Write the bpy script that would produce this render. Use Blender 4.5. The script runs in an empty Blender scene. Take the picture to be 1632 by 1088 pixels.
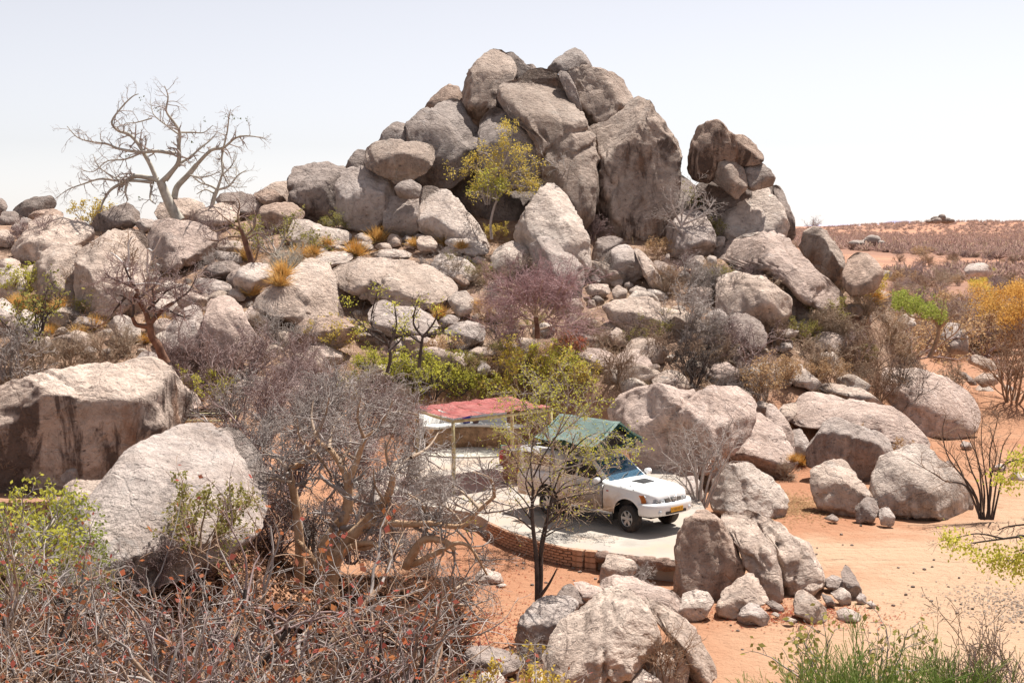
import bpy, bmesh, math, random
import numpy as np
from mathutils import Vector, Matrix

# ------------------------------------------------------------------ camera, sky, sun, exposure
SC = bpy.context.scene
COL = SC.collection
FPX = 2200.0                     # focal length in pixels of a 1632 px wide frame
CAM_Z = 8.5
PITCH = math.atan(184.0 / FPX)   # horizon lies 184 px above the middle of the frame
K = 1.165                        # metres per surveyed depth unit
cam_d = bpy.data.cameras.new('camera'); cam = bpy.data.objects.new('camera', cam_d); COL.objects.link(cam)
cam_d.sensor_width = 36.0; cam_d.lens = FPX / 1632.0 * 36.0
cam_d.clip_start = 0.3; cam_d.clip_end = 30000.0
cam.location = (0, 0, CAM_Z); cam.rotation_euler = (math.pi / 2 - PITCH, 0, 0)
SC.camera = cam
SUN_EL, SUN_AZ = math.radians(63.0), math.radians(36.0)   # azimuth from +Y towards +X: behind the hill, to the right
SUN_DIR = Vector((math.sin(SUN_AZ) * math.cos(SUN_EL), math.cos(SUN_AZ) * math.cos(SUN_EL), math.sin(SUN_EL)))
W = bpy.data.worlds.new('World'); SC.world = W; W.use_nodes = True
wn, wl = W.node_tree.nodes, W.node_tree.links
wn.clear()
sky = wn.new('ShaderNodeTexSky'); sky.sky_type = 'NISHITA'; sky.sun_disc = False
sky.sun_elevation = SUN_EL; sky.sun_rotation = SUN_AZ
sky.air_density = 1.0; sky.dust_density = 0.5; sky.ozone_density = 1.0; sky.altitude = 900
hs = wn.new('ShaderNodeHueSaturation'); hs.inputs['Saturation'].default_value = 0.25; hs.inputs['Value'].default_value = 1.0
bg = wn.new('ShaderNodeBackground'); bg.inputs['Strength'].default_value = 0.077
wo = wn.new('ShaderNodeOutputWorld')
wl.new(sky.outputs[0], hs.inputs['Color']); wt = wn.new('ShaderNodeMix'); wt.data_type = 'RGBA'; wt.blend_type = 'MULTIPLY'; wt.inputs[0].default_value = 1.0; wt.inputs[7].default_value = (1.0, 0.968, 0.99, 1)
wl.new(hs.outputs[0], wt.inputs[6]); wl.new(wt.outputs[2], bg.inputs['Color']); wl.new(bg.outputs[0], wo.inputs['Surface'])
sl = bpy.data.lights.new('sun', 'SUN'); sl.energy = 5.0; sl.angle = math.radians(0.5); sl.color = (1.0, 0.955, 0.88)
so = bpy.data.objects.new('sun', sl); COL.objects.link(so)
so.rotation_euler = SUN_DIR.to_track_quat('Z', 'Y').to_euler(); so.location = (20, 30, 60)
SC.view_settings.view_transform = 'Standard'; SC.view_settings.look = 'None'
SC.view_settings.exposure = 0.80; SC.view_settings.gamma = 1.0; SC.view_settings.use_curve_mapping = False
SC.render.engine = 'CYCLES'
SC.cycles.max_bounces = 6; SC.cycles.diffuse_bounces = 3; SC.cycles.glossy_bounces = 2
SC.cycles.transmission_bounces = 3; SC.cycles.transparent_max_bounces = 4
SC.cycles.caustics_reflective = False; SC.cycles.caustics_refractive = False
SC.cycles.use_denoising = True

# ------------------------------------------------------------------ survey helpers
cp, sp = math.cos(PITCH), math.sin(PITCH)
def ray(px, py):
    """Direction through a surveyed picture point, scaled so that its y component is 1."""
    u, v = (px - 816.0) / FPX, (544.0 - py) / FPX
    y = cp + v * sp
    return Vector((u / y, 1.0, (v * cp - sp) / y))
def at(px, py, Y):
    r = ray(px, py)
    return Vector((r.x * Y, Y, CAM_Z + r.z * Y))
def on_z(px, py, z):
    r = ray(px, py)
    return at(px, py, (z - CAM_Z) / r.z)
def to_px(p):
    x, y, z = p[0], p[1], p[2] - CAM_Z
    dpt = y * cp - z * sp
    return 816 + FPX * x / dpt, 544 - FPX * (y * sp + z * cp) / dpt

# ------------------------------------------------------------------ numpy noise
def _h(i, j, k, s):
    n = (i * 374761393 + j * 668265263 + k * 2147483647 + s * 1274126177) & 0xFFFFFFFF
    n = ((n ^ (n >> 13)) * 1274126177) & 0xFFFFFFFF
    n = (n ^ (n >> 16)) & 0xFFFF
    return n.astype(np.float64) / 32767.5 - 1.0
def vnoise(p, seed=0):
    i = np.floor(p).astype(np.int64); f = p - i
    f = f * f * f * (f * (f * 6 - 15) + 10)
    out = 0
    for a in (0, 1):
        wx = f[:, 0] if a else 1 - f[:, 0]
        for b in (0, 1):
            wy = f[:, 1] if b else 1 - f[:, 1]
            for c in (0, 1):
                wz = f[:, 2] if c else 1 - f[:, 2]
                out = out + wx * wy * wz * _h(i[:, 0] + a, i[:, 1] + b, i[:, 2] + c, seed)
    return out
def fbm(p, seed=0, octs=4, gain=0.5, ridged=False):
    a, s, q = 1.0, 0.0, np.array(p, dtype=float)
    for o in range(octs):
        n = vnoise(q, seed + o * 17)
        if ridged: n = 1 - 2 * np.abs(n)
        s = s + a * n; a *= gain; q = q * 2.03 + 11.7
    return s

# ------------------------------------------------------------------ objects
def link(o, parent=None):
    COL.objects.link(o)
    if parent is not None: o.parent = parent
    return o
def tag(o, label=None, cat=None, group=None, kind=None):
    if label: o['label'] = label
    if cat: o['category'] = cat
    if group: o['group'] = group
    if kind: o['kind'] = kind
    return o
def mesh_np(name, verts, faces, mat=None, smooth=True):
    """faces: (n,3) or (n,4) array, or list of such arrays."""
    me = bpy.data.meshes.new(name)
    if not isinstance(faces, list): faces = [faces]
    faces = [np.asarray(f, dtype=np.int32) for f in faces if len(f)]
    verts = np.asarray(verts, dtype=np.float32)
    me.vertices.add(len(verts)); me.vertices.foreach_set('co', verts.ravel())
    nl = sum(f.size for f in faces); npoly = sum(len(f) for f in faces)
    me.loops.add(nl); me.polygons.add(npoly)
    me.loops.foreach_set('vertex_index', np.concatenate([f.ravel() for f in faces]))
    tot = np.concatenate([np.full(len(f), f.shape[1], dtype=np.int32) for f in faces])
    st = np.zeros(npoly, dtype=np.int32); st[1:] = np.cumsum(tot)[:-1]
    me.polygons.foreach_set('loop_start', st); me.polygons.foreach_set('loop_total', tot)
    me.polygons.foreach_set('use_smooth', np.full(npoly, smooth, dtype=bool))
    me.update(calc_edges=True); me.validate()
    if mat: me.materials.append(mat)
    return me
def empty(name, loc=(0, 0, 0), rz=0.0):
    o = bpy.data.objects.new(name, None); o.location = loc; o.rotation_euler = (0, 0, rz); o.empty_display_size = 0.2
    return link(o)
def obj(name, me, parent=None, loc=(0, 0, 0)):
    o = bpy.data.objects.new(name, me); o.location = loc
    return link(o, parent)

# ------------------------------------------------------------------ materials
class NT:
    def __init__(s, name):
        s.m = bpy.data.materials.new(name); s.m.use_nodes = True
        s.t = s.m.node_tree; s.n = s.t.nodes; s.b = s.n['Principled BSDF']
        s.out = s.n['Material Output']
        s.b.inputs['Roughness'].default_value = 0.9
        s.b.inputs['Specular IOR Level'].default_value = 0.2
    def node(s, ty, **kw):
        n = s.n.new(ty)
        for k, v in kw.items():
            if k in n.inputs.keys(): n.inputs[k].default_value = v
            else: setattr(n, k, v)
        return n
    def l(s, a, b): s.t.links.new(a, b)
    def noise(s, vec, scale, detail=4, rough=0.55, dist=0.0):
        n = s.node('ShaderNodeTexNoise'); n.inputs['Scale'].default_value = scale; n.inputs['Detail'].default_value = detail
        n.inputs['Roughness'].default_value = rough; n.inputs['Distortion'].default_value = dist
        if vec is not None: s.l(vec, n.inputs['Vector'])
        return n.outputs['Fac']
    def ramp(s, fac, *stops):
        r = s.node('ShaderNodeValToRGB'); e = r.color_ramp.elements
        while len(e) < len(stops): e.new(0.5)
        for i, (p, c) in enumerate(stops):
            e[i].position = p; e[i].color = (c, c, c, 1) if isinstance(c, (int, float)) else (*c, 1)
        s.l(fac, r.inputs[0]); return r.outputs[0]
    def mix(s, fac, a, b, mode='MIX'):
        m = s.node('ShaderNodeMix'); m.data_type = 'RGBA'; m.blend_type = mode
        for sock, v in ((m.inputs[0], fac), (m.inputs[6], a), (m.inputs[7], b)):
            if isinstance(v, (int, float)): sock.default_value = v
            elif isinstance(v, tuple): sock.default_value = (*v, 1)
            else: s.l(v, sock)
        return m.outputs[2]
    def math(s, op, a, b=0.0):
        m = s.node('ShaderNodeMath'); m.operation = op
        for sock, v in ((m.inputs[0], a), (m.inputs[1], b)):
            if isinstance(v, (int, float)): sock.default_value = v
            else: s.l(v, sock)
        return m.outputs[0]
    def bump(s, h, strength, dist, prev=None):
        b = s.node('ShaderNodeBump'); b.inputs['Strength'].default_value = strength; b.inputs['Distance'].default_value = dist
        s.l(h, b.inputs['Height'])
        if prev is not None: s.l(prev, b.inputs['Normal'])
        return b.outputs[0]

def mapped(s, vec, scale=(1, 1, 1), loc=None):
    m = s.node('ShaderNodeMapping'); m.inputs['Scale'].default_value = scale
    s.l(vec, m.inputs['Vector'])
    if loc is not None: s.l(loc, m.inputs['Location'])
    return m.outputs[0]

def rock_material():
    s = NT('granite'); tc = s.node('ShaderNodeTexCoord'); oi = s.node('ShaderNodeObjectInfo')
    mul = s.node('ShaderNodeVectorMath'); mul.operation = 'SCALE'; mul.inputs['Scale'].default_value = 37.0
    cmb = s.node('ShaderNodeCombineXYZ'); s.l(oi.outputs['Random'], cmb.inputs[0]); s.l(oi.outputs['Random'], cmb.inputs[1]); s.l(oi.outputs['Random'], cmb.inputs[2])
    s.l(cmb.outputs[0], mul.inputs[0])
    v = mapped(s, tc.outputs['Object'], loc=mul.outputs[0])
    big = s.noise(v, 0.55, 5, 0.6, 0.6)
    mid = s.noise(v, 2.6, 6, 0.65, 0.4)
    fine = s.noise(v, 14.0, 5, 0.7)
    spk = s.noise(v, 46.0, 3, 0.6)
    col = s.ramp(big, (0.30, (0.43, 0.35, 0.305)), (0.48, (0.575, 0.485, 0.43)), (0.66, (0.665, 0.58, 0.525)))
    col = s.mix(s.ramp(mid, (0.34, 0.8), (0.52, 0.0)), col, (0.40, 0.335, 0.305))
    col = s.mix(s.math('MULTIPLY', s.ramp(fine, (0.57, 0.0), (0.70, 0.75)), 0.6), col, (0.27, 0.225, 0.20))
    col = s.mix(s.math('MULTIPLY', s.ramp(spk, (0.60, 0.0), (0.68, 0.8)), 0.7), col, (0.13, 0.11, 0.10))
    col = s.mix(s.math('MULTIPLY', s.ramp(spk, (0.34, 0.7), (0.42, 0.0)), 0.7), col, (0.68, 0.62, 0.57))
    pat = s.noise(v, 0.9, 7, 0.72, 1.5)
    col = s.mix(s.math('MULTIPLY', s.ramp(pat, (0.54, 0.0), (0.62, 0.8)), 0.5), col, (0.36, 0.30, 0.27))
    # pale lichen blotches
    lich = s.noise(v, 1.4, 6, 0.7, 1.2)
    col = s.mix(s.math('MULTIPLY', s.ramp(lich, (0.57, 0.0), (0.64, 0.75)), 0.6), col, (0.60, 0.565, 0.535))
    vp = mapped(s, v, (1.0, 1.0, 1.9))
    pits = s.noise(vp, 4.6, 4, 0.75, 0.5)
    col = s.mix(s.math('MULTIPLY', s.ramp(pits, (0.63, 0.0), (0.69, 1.0)), 0.8), col, (0.13, 0.10, 0.09))
    # water streaks down the faces, dark and rust (strength rides on the object's alpha)
    vs = mapped(s, v, (1.2, 1.2, 0.22))
    stn = s.noise(vs, 1.0, 6, 0.66, 0.9)
    stf = s.math('MULTIPLY', s.math('MULTIPLY', s.ramp(stn, (0.46, 0.0), (0.66, 1.0)), oi.outputs['Alpha']), 1.2)
    geo = s.node('ShaderNodeNewGeometry'); sx = s.node('ShaderNodeSeparateXYZ'); s.l(geo.outputs['Normal'], sx.inputs[0])
    steep = s.ramp(sx.outputs[2], (0.22, 1.0), (0.62, 0.0))
    brk = s.ramp(s.noise(v, 0.75, 6, 0.7, 0.8), (0.34, 0.15), (0.50, 1.0))
    stf = s.math('MULTIPLY', s.math('MULTIPLY', stf, steep), brk)
    col = s.mix(s.math('MINIMUM', s.math('MULTIPLY', stf, 0.85), 0.92), col, (0.12, 0.092, 0.082))
    rst = s.noise(vs, 0.8, 4, 0.6, 0.5)
    vr = s.math('MULTIPLY', s.math('MULTIPLY', s.ramp(rst, (0.36, 1.0), (0.48, 0.0)), oi.outputs['Alpha']), s.math('MULTIPLY', steep, s.ramp(s.noise(v, 1.1, 6, 0.7, 0.6), (0.36, 0.1), (0.52, 1.0))))
    col = s.mix(s.math('MINIMUM', s.math('MULTIPLY', vr, 0.6), 0.6), col, (0.33, 0.20, 0.135))
    col = s.mix(1.0, col, oi.outputs['Color'], 'MULTIPLY')
    s.l(col, s.b.inputs['Base Color'])
    # cracks and grain
    vo = s.node('ShaderNodeTexVoronoi'); vo.feature = 'DISTANCE_TO_EDGE'; vo.inputs['Scale'].default_value = 0.55
    vm = s.node('ShaderNodeVectorMath'); vm.operation = 'MULTIPLY_ADD'; vm.inputs[1].default_value = (0.9, 0.9, 0.9)
    nz = s.node('ShaderNodeTexNoise'); nz.inputs['Scale'].default_value = 1.3; nz.inputs['Detail'].default_value = 5; s.l(v, nz.inputs['Vector'])
    s.l(nz.outputs['Color'], vm.inputs[0]); s.l(v, vm.inputs[2]); s.l(vm.outputs[0], vo.inputs['Vector'])
    crack = s.ramp(vo.outputs['Distance'], (0.0, 0.0), (0.022, 1.0))
    pit = s.noise(v, 5.2, 5, 0.6, 0.25)
    b = s.bump(s.ramp(pit, (0.30, 0.0), (0.62, 1.0)), 0.55, 0.12)
    b = s.bump(s.ramp(pat, (0.50, 1.0), (0.60, 0.0)), 0.5, 0.10, b)
    b = s.bump(s.ramp(pits, (0.60, 1.0), (0.69, 0.0)), 0.7, 0.09, b)
    b = s.bump(crack, 0.55, 0.05, b)
    b = s.bump(fine, 0.62, 0.045, b)
    b = s.bump(spk, 0.5, 0.016, b)
    s.l(b, s.b.inputs['Normal'])
    s.b.inputs['Roughness'].default_value = 0.92
    return s.m
M = {}
M['rock'] = rock_material()

def sand_material():
    s = NT('sand'); geo = s.node('ShaderNodeNewGeometry'); P = geo.outputs['Position']
    sx = s.node('ShaderNodeSeparateXYZ'); s.l(P, sx.inputs[0])
    big = s.noise(P, 0.16, 5, 0.6, 0.5); mid = s.noise(P, 0.9, 6, 0.65); fine = s.noise(P, 9.0, 6, 0.7); grit = s.noise(P, 45.0, 3, 0.7)
    col = s.ramp(big, (0.34, (0.335, 0.157, 0.088)), (0.60, (0.385, 0.21, 0.125)))
    # the driven track: pale compacted sand, lying along two legs
    def band(ax, ay, bx, by, w):
        L = math.hypot(bx - ax, by - ay); nx, ny = -(by - ay) / L, (bx - ax) / L
        d = s.math('ADD', s.math('MULTIPLY', sx.outputs[0], nx), s.math('MULTIPLY', sx.outputs[1], ny))
        d = s.math('SUBTRACT', d, ax * nx + ay * ny)
        d = s.math('ABSOLUTE', d)
        d = s.math('ADD', d, s.math('MULTIPLY', s.math('SUBTRACT', mid, 0.5), w * 1.6))
        return s.ramp(s.math('DIVIDE', d, w * 2), (0.25, 1.0), (0.62, 0.0))
    t1 = band(4.5, 22.0, 18.0, 41.0, 4.2)
    t2 = band(4.0, 36.5, 22.0, 33.0, 2.0)
    trk = s.math('MAXIMUM', t1, t2)
    near = s.ramp(s.math('DIVIDE', sx.outputs[1], 100.0), (0.50, 1.0), (0.62, 0.0))
    right = s.ramp(s.math('DIVIDE', s.math('ADD', sx.outputs[0], 20.0), 40.0), (0.56, 0.0), (0.70, 1.0))
    trk = s.math('MULTIPLY', s.math('MULTIPLY', trk, near), right)
    def ruts(ax, ay, bx, by, offs):
        L = math.hypot(bx - ax, by - ay); nx, ny = -(by - ay) / L, (bx - ax) / L; tot_ = None
        d = s.math('SUBTRACT', s.math('ADD', s.math('MULTIPLY', sx.outputs[0], nx), s.math('MULTIPLY', sx.outputs[1], ny)), ax * nx + ay * ny)
        d = s.math('ADD', d, s.math('MULTIPLY', s.math('SUBTRACT', s.noise(P, 0.12, 2), 0.5), 2.2))
        for o_ in offs:
            g = s.ramp(s.math('ABSOLUTE', s.math('SUBTRACT', d, o_)), (0.06, 1.0), (0.20, 0.0)); tot_ = g if tot_ is None else s.math('MAXIMUM', tot_, g)
        return tot_
    rut = s.math('MULTIPLY', s.math('MULTIPLY', s.math('MAXIMUM', ruts(4.5, 22.0, 18.0, 41.0, (-.75, .75, 1.5, -1.7)), ruts(4.0, 36.5, 22.0, 33.0, (-.8, .8))), near), right)
    rut = s.math('MULTIPLY', rut, s.ramp(mid, (0.36, 0.3), (0.55, 1.0)))
    col = s.mix(s.math('MULTIPLY', trk, 0.85), col, (0.44, 0.30, 0.20))
    col = s.mix(s.math('MULTIPLY', s.ramp(mid, (0.55, 0.0), (0.72, 1.0)), 0.35), col, (0.41, 0.25, 0.155))
    col = s.mix(s.math('MULTIPLY', s.ramp(fine, (0.58, 0.0), (0.70, 1.0)), 0.45), col, (0.29, 0.15, 0.09))
    col = s.mix(s.math('MULTIPLY', s.ramp(grit, (0.62, 0.0), (0.70, 1.0)), 0.5), col, (0.25, 0.15, 0.10))
    # hill soil: browner and stonier than the open sand
    slope = s.math('MULTIPLY', s.ramp(s.math('DIVIDE', sx.outputs[2], 10.0), (0.10, 0.0), (0.24, 1.0)), near)
    far = s.ramp(s.math('DIVIDE', sx.outputs[1], 400.0), (0.16, 0.0), (0.30, 1.0))
    soil = s.ramp(s.noise(P, 1.7, 6, 0.7), (0.36, (0.17, 0.11, 0.08)), (0.52, (0.32, 0.21, 0.15)), (0.70, (0.44, 0.34, 0.26)))
    sl_ = s.ramp(s.math('DIVIDE', sx.outputs[2], 10.0), (0.12, 0.0), (0.26, 0.9))
    col = s.mix(s.math('MULTIPLY', sl_, s.math('SUBTRACT', 1.0, far)), col, soil)
    farc = s.ramp(s.noise(mapped(s, P, (0.02, 0.008, 0.02)), 1.0, 6, 0.7), (0.42, (0.27, 0.145, 0.10)), (0.58, (0.42, 0.215, 0.135)))
    col = s.mix(far, col, farc)
    s.l(col, s.b.inputs['Base Color'])
    b = s.bump(mid, 0.6, 0.16); b = s.bump(rut, 0.7, -0.07, b); b = s.bump(s.ramp(s.noise(P, 3.2, 4, 0.6), (0.35, 0.0), (0.6, 1.0)), 0.5, 0.07, b); b = s.bump(fine, 0.7, 0.06, b); b = s.bump(grit, 0.5, 0.012, b)
    s.l(b, s.b.inputs['Normal']); s.b.inputs['Roughness'].default_value = 0.95
    return s.m
M['sand'] = sand_material()

def plain(name, color, rough=0.6, metal=0.0, spec=0.4, var=0.12, scale=6.0, bump=0.0, dirt=None, dirt_scale=2.0, dirt_lo=0.45):
    s = NT(name); tc = s.node('ShaderNodeTexCoord')
    n = s.noise(tc.outputs['Object'], scale, 5, 0.6)
    lo = tuple(c * (1 - var) for c in color); hi = tuple(min(1, c * (1 + var)) for c in color)
    col = s.ramp(n, (0.35, lo), (0.65, hi))
    if dirt is not None:
        dn = s.noise(tc.outputs['Object'], dirt_scale, 6, 0.7)
        col = s.mix(s.ramp(dn, (dirt_lo, 0.0), (dirt_lo + 0.25, 0.8)), col, dirt)
    s.l(col, s.b.inputs['Base Color'])
    s.b.inputs['Roughness'].default_value = rough; s.b.inputs['Metallic'].default_value = metal
    s.b.inputs['Specular IOR Level'].default_value = spec
    if bump:
        s.l(s.bump(s.noise(tc.outputs['Object'], scale * 3, 5, 0.7), 0.6, bump), s.b.inputs['Normal'])
    return s.m
def bark(name, a, b):
    s = NT(name); tc = s.node('ShaderNodeTexCoord'); oi = s.node('ShaderNodeObjectInfo')
    n = s.noise(tc.outputs['Object'], 3.0, 4, 0.7)
    col = s.ramp(n, (0.35, a), (0.65, b))
    h = s.node('ShaderNodeHueSaturation'); s.l(col, h.inputs['Color'])
    s.l(s.math('ADD', 0.82, s.math('MULTIPLY', oi.outputs['Random'], 0.36)), h.inputs['Value'])
    s.l(h.outputs[0], s.b.inputs['Base Color'])
    s.l(s.bump(s.noise(mapped(s, tc.outputs['Object'], (1, 1, 0.3)), 22.0, 3, 0.7), 0.5, 0.02), s.b.inputs['Normal'])
    return s.m
def leaf(name, *cols):
    s = NT(name); geo = s.node('ShaderNodeNewGeometry'); oi = s.node('ShaderNodeObjectInfo')
    r = s.node('ShaderNodeTexWhiteNoise'); r.noise_dimensions = '1D'; s.l(geo.outputs['Random Per Island'], r.inputs['W'])
    k = len(cols)
    rp = s.node('ShaderNodeValToRGB'); e = rp.color_ramp.elements
    while len(e) < k: e.new(0.5)
    for i, c in enumerate(cols): e[i].position = i / max(1, k - 1); e[i].color = (*c, 1)
    s.l(r.outputs['Value'], rp.inputs[0])
    d = s.node('ShaderNodeBsdfDiffuse'); t = s.node('ShaderNodeBsdfTranslucent'); mx = s.node('ShaderNodeMixShader'); mx.inputs[0].default_value = 0.48
    s.l(rp.outputs[0], d.inputs[0]); s.l(rp.outputs[0], t.inputs[0]); s.l(d.outputs[0], mx.inputs[1]); s.l(t.outputs[0], mx.inputs[2])
    s.l(mx.outputs[0], s.out.inputs['Surface'])
    return s.m
M['bark_grey'] = bark('bark_grey', (0.27, 0.23, 0.21), (0.47, 0.41, 0.38))
M['bark_mauve'] = bark('bark_mauve', (0.22, 0.155, 0.15), (0.39, 0.29, 0.27))
M['bark_purple'] = bark('bark_purple', (0.25, 0.15, 0.155), (0.42, 0.28, 0.28))
M['bark_brown'] = bark('bark_brown', (0.22, 0.14, 0.095), (0.40, 0.28, 0.20))
M['bark_red'] = bark('bark_red', (0.10, 0.05, 0.035), (0.22, 0.12, 0.08))
M['bark_dark'] = bark('bark_dark', (0.045, 0.035, 0.032), (0.12, 0.095, 0.085))
M['bark_pale'] = bark('bark_pale', (0.36, 0.325, 0.275), (0.58, 0.54, 0.47))
M['bark_dead'] = bark('bark_dead', (0.42, 0.39, 0.37), (0.62, 0.585, 0.56))
M['bark_orange'] = bark('bark_orange', (0.38, 0.22, 0.12), (0.60, 0.43, 0.29))
M['bark_tan'] = bark('bark_tan', (0.30, 0.215, 0.155), (0.48, 0.37, 0.28))
M['leaf_lime'] = leaf('leaf_lime', (0.46, 0.44, 0.07), (0.58, 0.54, 0.10), (0.34, 0.36, 0.07))
M['leaf_green'] = leaf('leaf_green', (0.20, 0.24, 0.05), (0.28, 0.32, 0.07), (0.36, 0.38, 0.10))
M['leaf_olive'] = leaf('leaf_olive', (0.24, 0.22, 0.07), (0.36, 0.31, 0.09), (0.19, 0.20, 0.07))
M['leaf_yellow'] = leaf('leaf_yellow', (0.58, 0.46, 0.09), (0.66, 0.50, 0.12), (0.48, 0.40, 0.09))
M['leaf_orange'] = leaf('leaf_orange', (0.58, 0.33, 0.09), (0.62, 0.40, 0.12), (0.48, 0.25, 0.08))
M['leaf_red'] = leaf('leaf_red', (0.40, 0.10, 0.06), (0.48, 0.20, 0.08), (0.34, 0.13, 0.09), (0.50, 0.12, 0.10))
M['leaf_tan'] = leaf('leaf_tan', (0.42, 0.27, 0.15), (0.52, 0.36, 0.20), (0.34, 0.20, 0.12))
M['straw'] = leaf('straw', (0.82, 0.56, 0.22), (0.86, 0.66, 0.32), (0.80, 0.48, 0.17))
M['straw_pale'] = leaf('straw_pale', (0.58, 0.46, 0.28), (0.66, 0.54, 0.34), (0.46, 0.34, 0.20))
M['reed'] = leaf('reed', (0.22, 0.32, 0.08), (0.32, 0.42, 0.13), (0.42, 0.47, 0.19))
M['leaf_dark'] = leaf('leaf_dark', (0.07, 0.08, 0.03), (0.12, 0.13, 0.05))
# ------------------------------------------------------------------ boulders: surveyed outlines, real depth and thickness
V = {'A': (400, 50, 3.2), 'B': (800, 50, 3.2), 'C': (0, 120, 3.509), 'D': (0, 320, 3.509), 'E': (420, 320, 3.509),
     'F': (820, 320, 3.509), 'G': (1180, 300, 3.509), 'H': (0, 560, 3.509), 'I': (400, 780, 3.533), 'J': (800, 780, 3.533),
     'L': (1170, 780, 3.533), 'N': (940, 560, 3.509), 'O': (1220, 540, 3.752)}
_ico = {}
def ico(lv):
    if lv not in _ico:
        bm = bmesh.new(); bmesh.ops.create_icosphere(bm, subdivisions=lv, radius=1.0)
        _ico[lv] = (np.array([v.co[:] for v in bm.verts]), np.array([[v.index for v in f.verts] for f in bm.faces])); bm.free()
    return _ico[lv]
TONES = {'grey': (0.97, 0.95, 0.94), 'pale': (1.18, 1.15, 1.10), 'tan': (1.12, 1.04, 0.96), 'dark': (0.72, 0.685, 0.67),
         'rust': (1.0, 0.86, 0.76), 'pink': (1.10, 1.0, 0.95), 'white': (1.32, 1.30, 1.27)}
BASES = []      # ground control points from boulders that stand on soil
LAND = []       # (label phrase, px, py) landmarks to describe neighbours by

# the lie of the land: hill behind, camera's own hill in front, open plain to the right
PAD_Z = 0.42
def sm(t):
    t = np.clip(t, 0, 1); return t * t * (3 - 2 * t)
def terrain0(x, y):
    x = np.asarray(x, float); y = np.asarray(y, float)
    xs = x * 52.0 / np.maximum(y, 20.0)               # position across the frame, at 52 m
    Hm = 8.3 - 2.4 * sm((xs - 8) / 5) - 5.9 * sm((xs - 12.3) / 4.2)
    y0 = 45.5 + 3.5 * sm((xs - 5) / 6) - 4.0 * sm((-xs - 5) / 5)
    z = (Hm * np.clip((y - y0) / (66 - y0), 0, 1)**0.95 + 1.2 * sm((y - 64) / 8) * sm((12 - np.abs(xs)) / 6)) * (1 - 0.95 * sm((y - 72) / 45))
    z = z + 6.3 * np.clip(1 - y / 25.0, 0, 1)**1.25 * (1 - 0.35 * sm((x - 0) / 9.0))
    z = z + 2.0 * sm((-x - 4.2) / 3.5) * sm((46 - y) / 8) * sm((y - 8) / 8)
    z = z + 13 * sm((y - 900) / 700) * sm((x * 1000 / np.maximum(y, 1) - 150) / 170)
    return z
def foot_depth(px, py):
    r = ray(px, py); Ys = np.concatenate([np.arange(14, 100, 0.1), np.geomspace(100, 3000, 300)])
    k = np.where(CAM_Z + r.z * Ys <= terrain0(r.x * Ys, Ys))[0]
    return Ys[k[0]] if len(k) else 1e6

def shape_rock(n, rth, d, e, lean, S, seed, cuts, rough, cracks, fwd_back=1.0, cap=None, top_facets=2):
    """n: unit sphere vertices (x right, y away from viewer, z up). Returns local coordinates in metres."""
    rg = np.random.default_rng(seed)
    rho = np.sqrt(n[:, 0]**2 + n[:, 2]**2); th = np.arctan2(n[:, 2], n[:, 0]) % (2 * math.pi)
    k = len(rth); t = th / (2 * math.pi) * k; i0 = np.floor(t).astype(int) % k; f = t - np.floor(t)
    r = rth[i0] * (1 - f) + rth[(i0 + 1) % k] * f
    R = r * np.clip(rho, 1e-6, 1)**e
    dep = np.sign(n[:, 1]) * d * np.abs(n[:, 1])**e
    dep = np.where(dep > 0, dep * fwd_back, dep)
    p = np.stack([R * np.cos(th), dep, R * np.sin(th)], 1)
    for c in range(top_facets):                  # broad weathered facets between crown and front
        a = np.array([rg.normal(0.0, 0.45), -rg.uniform(0.45, 0.75), rg.uniform(0.6, 0.9)]); a /= np.linalg.norm(a)
        dt = p @ a; h = dt.max() * rg.uniform(0.50, 0.74)
        p[:, 1] += np.clip(dt - h, 0, None) * 0.96 / -a[1]
    for c in range(cuts):
        a = np.array([rg.normal(0, 0.75), -abs(rg.normal(0.75, 0.35)), rg.normal(0.15, 0.65)]); a /= np.linalg.norm(a)
        a[1] = min(a[1], -0.38)
        dt = p @ a; h = dt.max() * rg.uniform(0.60, 0.86)
        p[:, 1] += np.clip(dt - h, 0, None) * 0.95 / -a[1]
    if cap is not None:                       # explicit extra flattening planes: (nx,ny,nz,fraction)
        for (a0, a1, a2, fr) in cap:
            a = np.array([a0, a1, a2], float); a /= np.linalg.norm(a)
            dt = p @ a; h = dt.max() * fr
            if a[1] < -0.3: p[:, 1] += np.clip(dt - h, 0, None) * 0.96 / -a[1]
            else: p = p - np.outer(np.clip(dt - h, 0, None) * 0.95, a)
    p[:, 1] = np.clip(p[:, 1], None, d * fwd_back * 1.05)
    q = p / S
    nr = p / (np.linalg.norm(p, axis=1, keepdims=True) + 1e-9)
    off = rg.uniform(-50, 50, 3)
    disp = 0.030 * fbm(q * 2.2 + off, seed, 3) + 0.016 * fbm(q * 6.0 + off, seed + 5, 3, ridged=True) - 0.01 + 0.008 * fbm(q * 16 + off, seed + 9, 3)
    bil = np.abs(fbm(q * 2.6 + off * 1.3, seed + 77, 2)); disp = disp + 0.034 * (bil - 0.35)      # scalloped, creased faces
    for c in range(cracks):
        a = np.array([rg.normal(0, 1), rg.normal(0, 0.35), rg.normal(0, 0.5)]); a /= np.linalg.norm(a)
        w = (q @ a) + rg.uniform(-0.28, 0.28) + 0.06 * fbm(q * 3 + off + c, seed + 31 + c, 3)
        disp = disp - rg.uniform(0.02, 0.05) * np.exp(-(w / 0.018)**2)
    p = p + nr * (disp * S * rough)[:, None]
    p[:, 1] += lean * p[:, 2]
    return p

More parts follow.
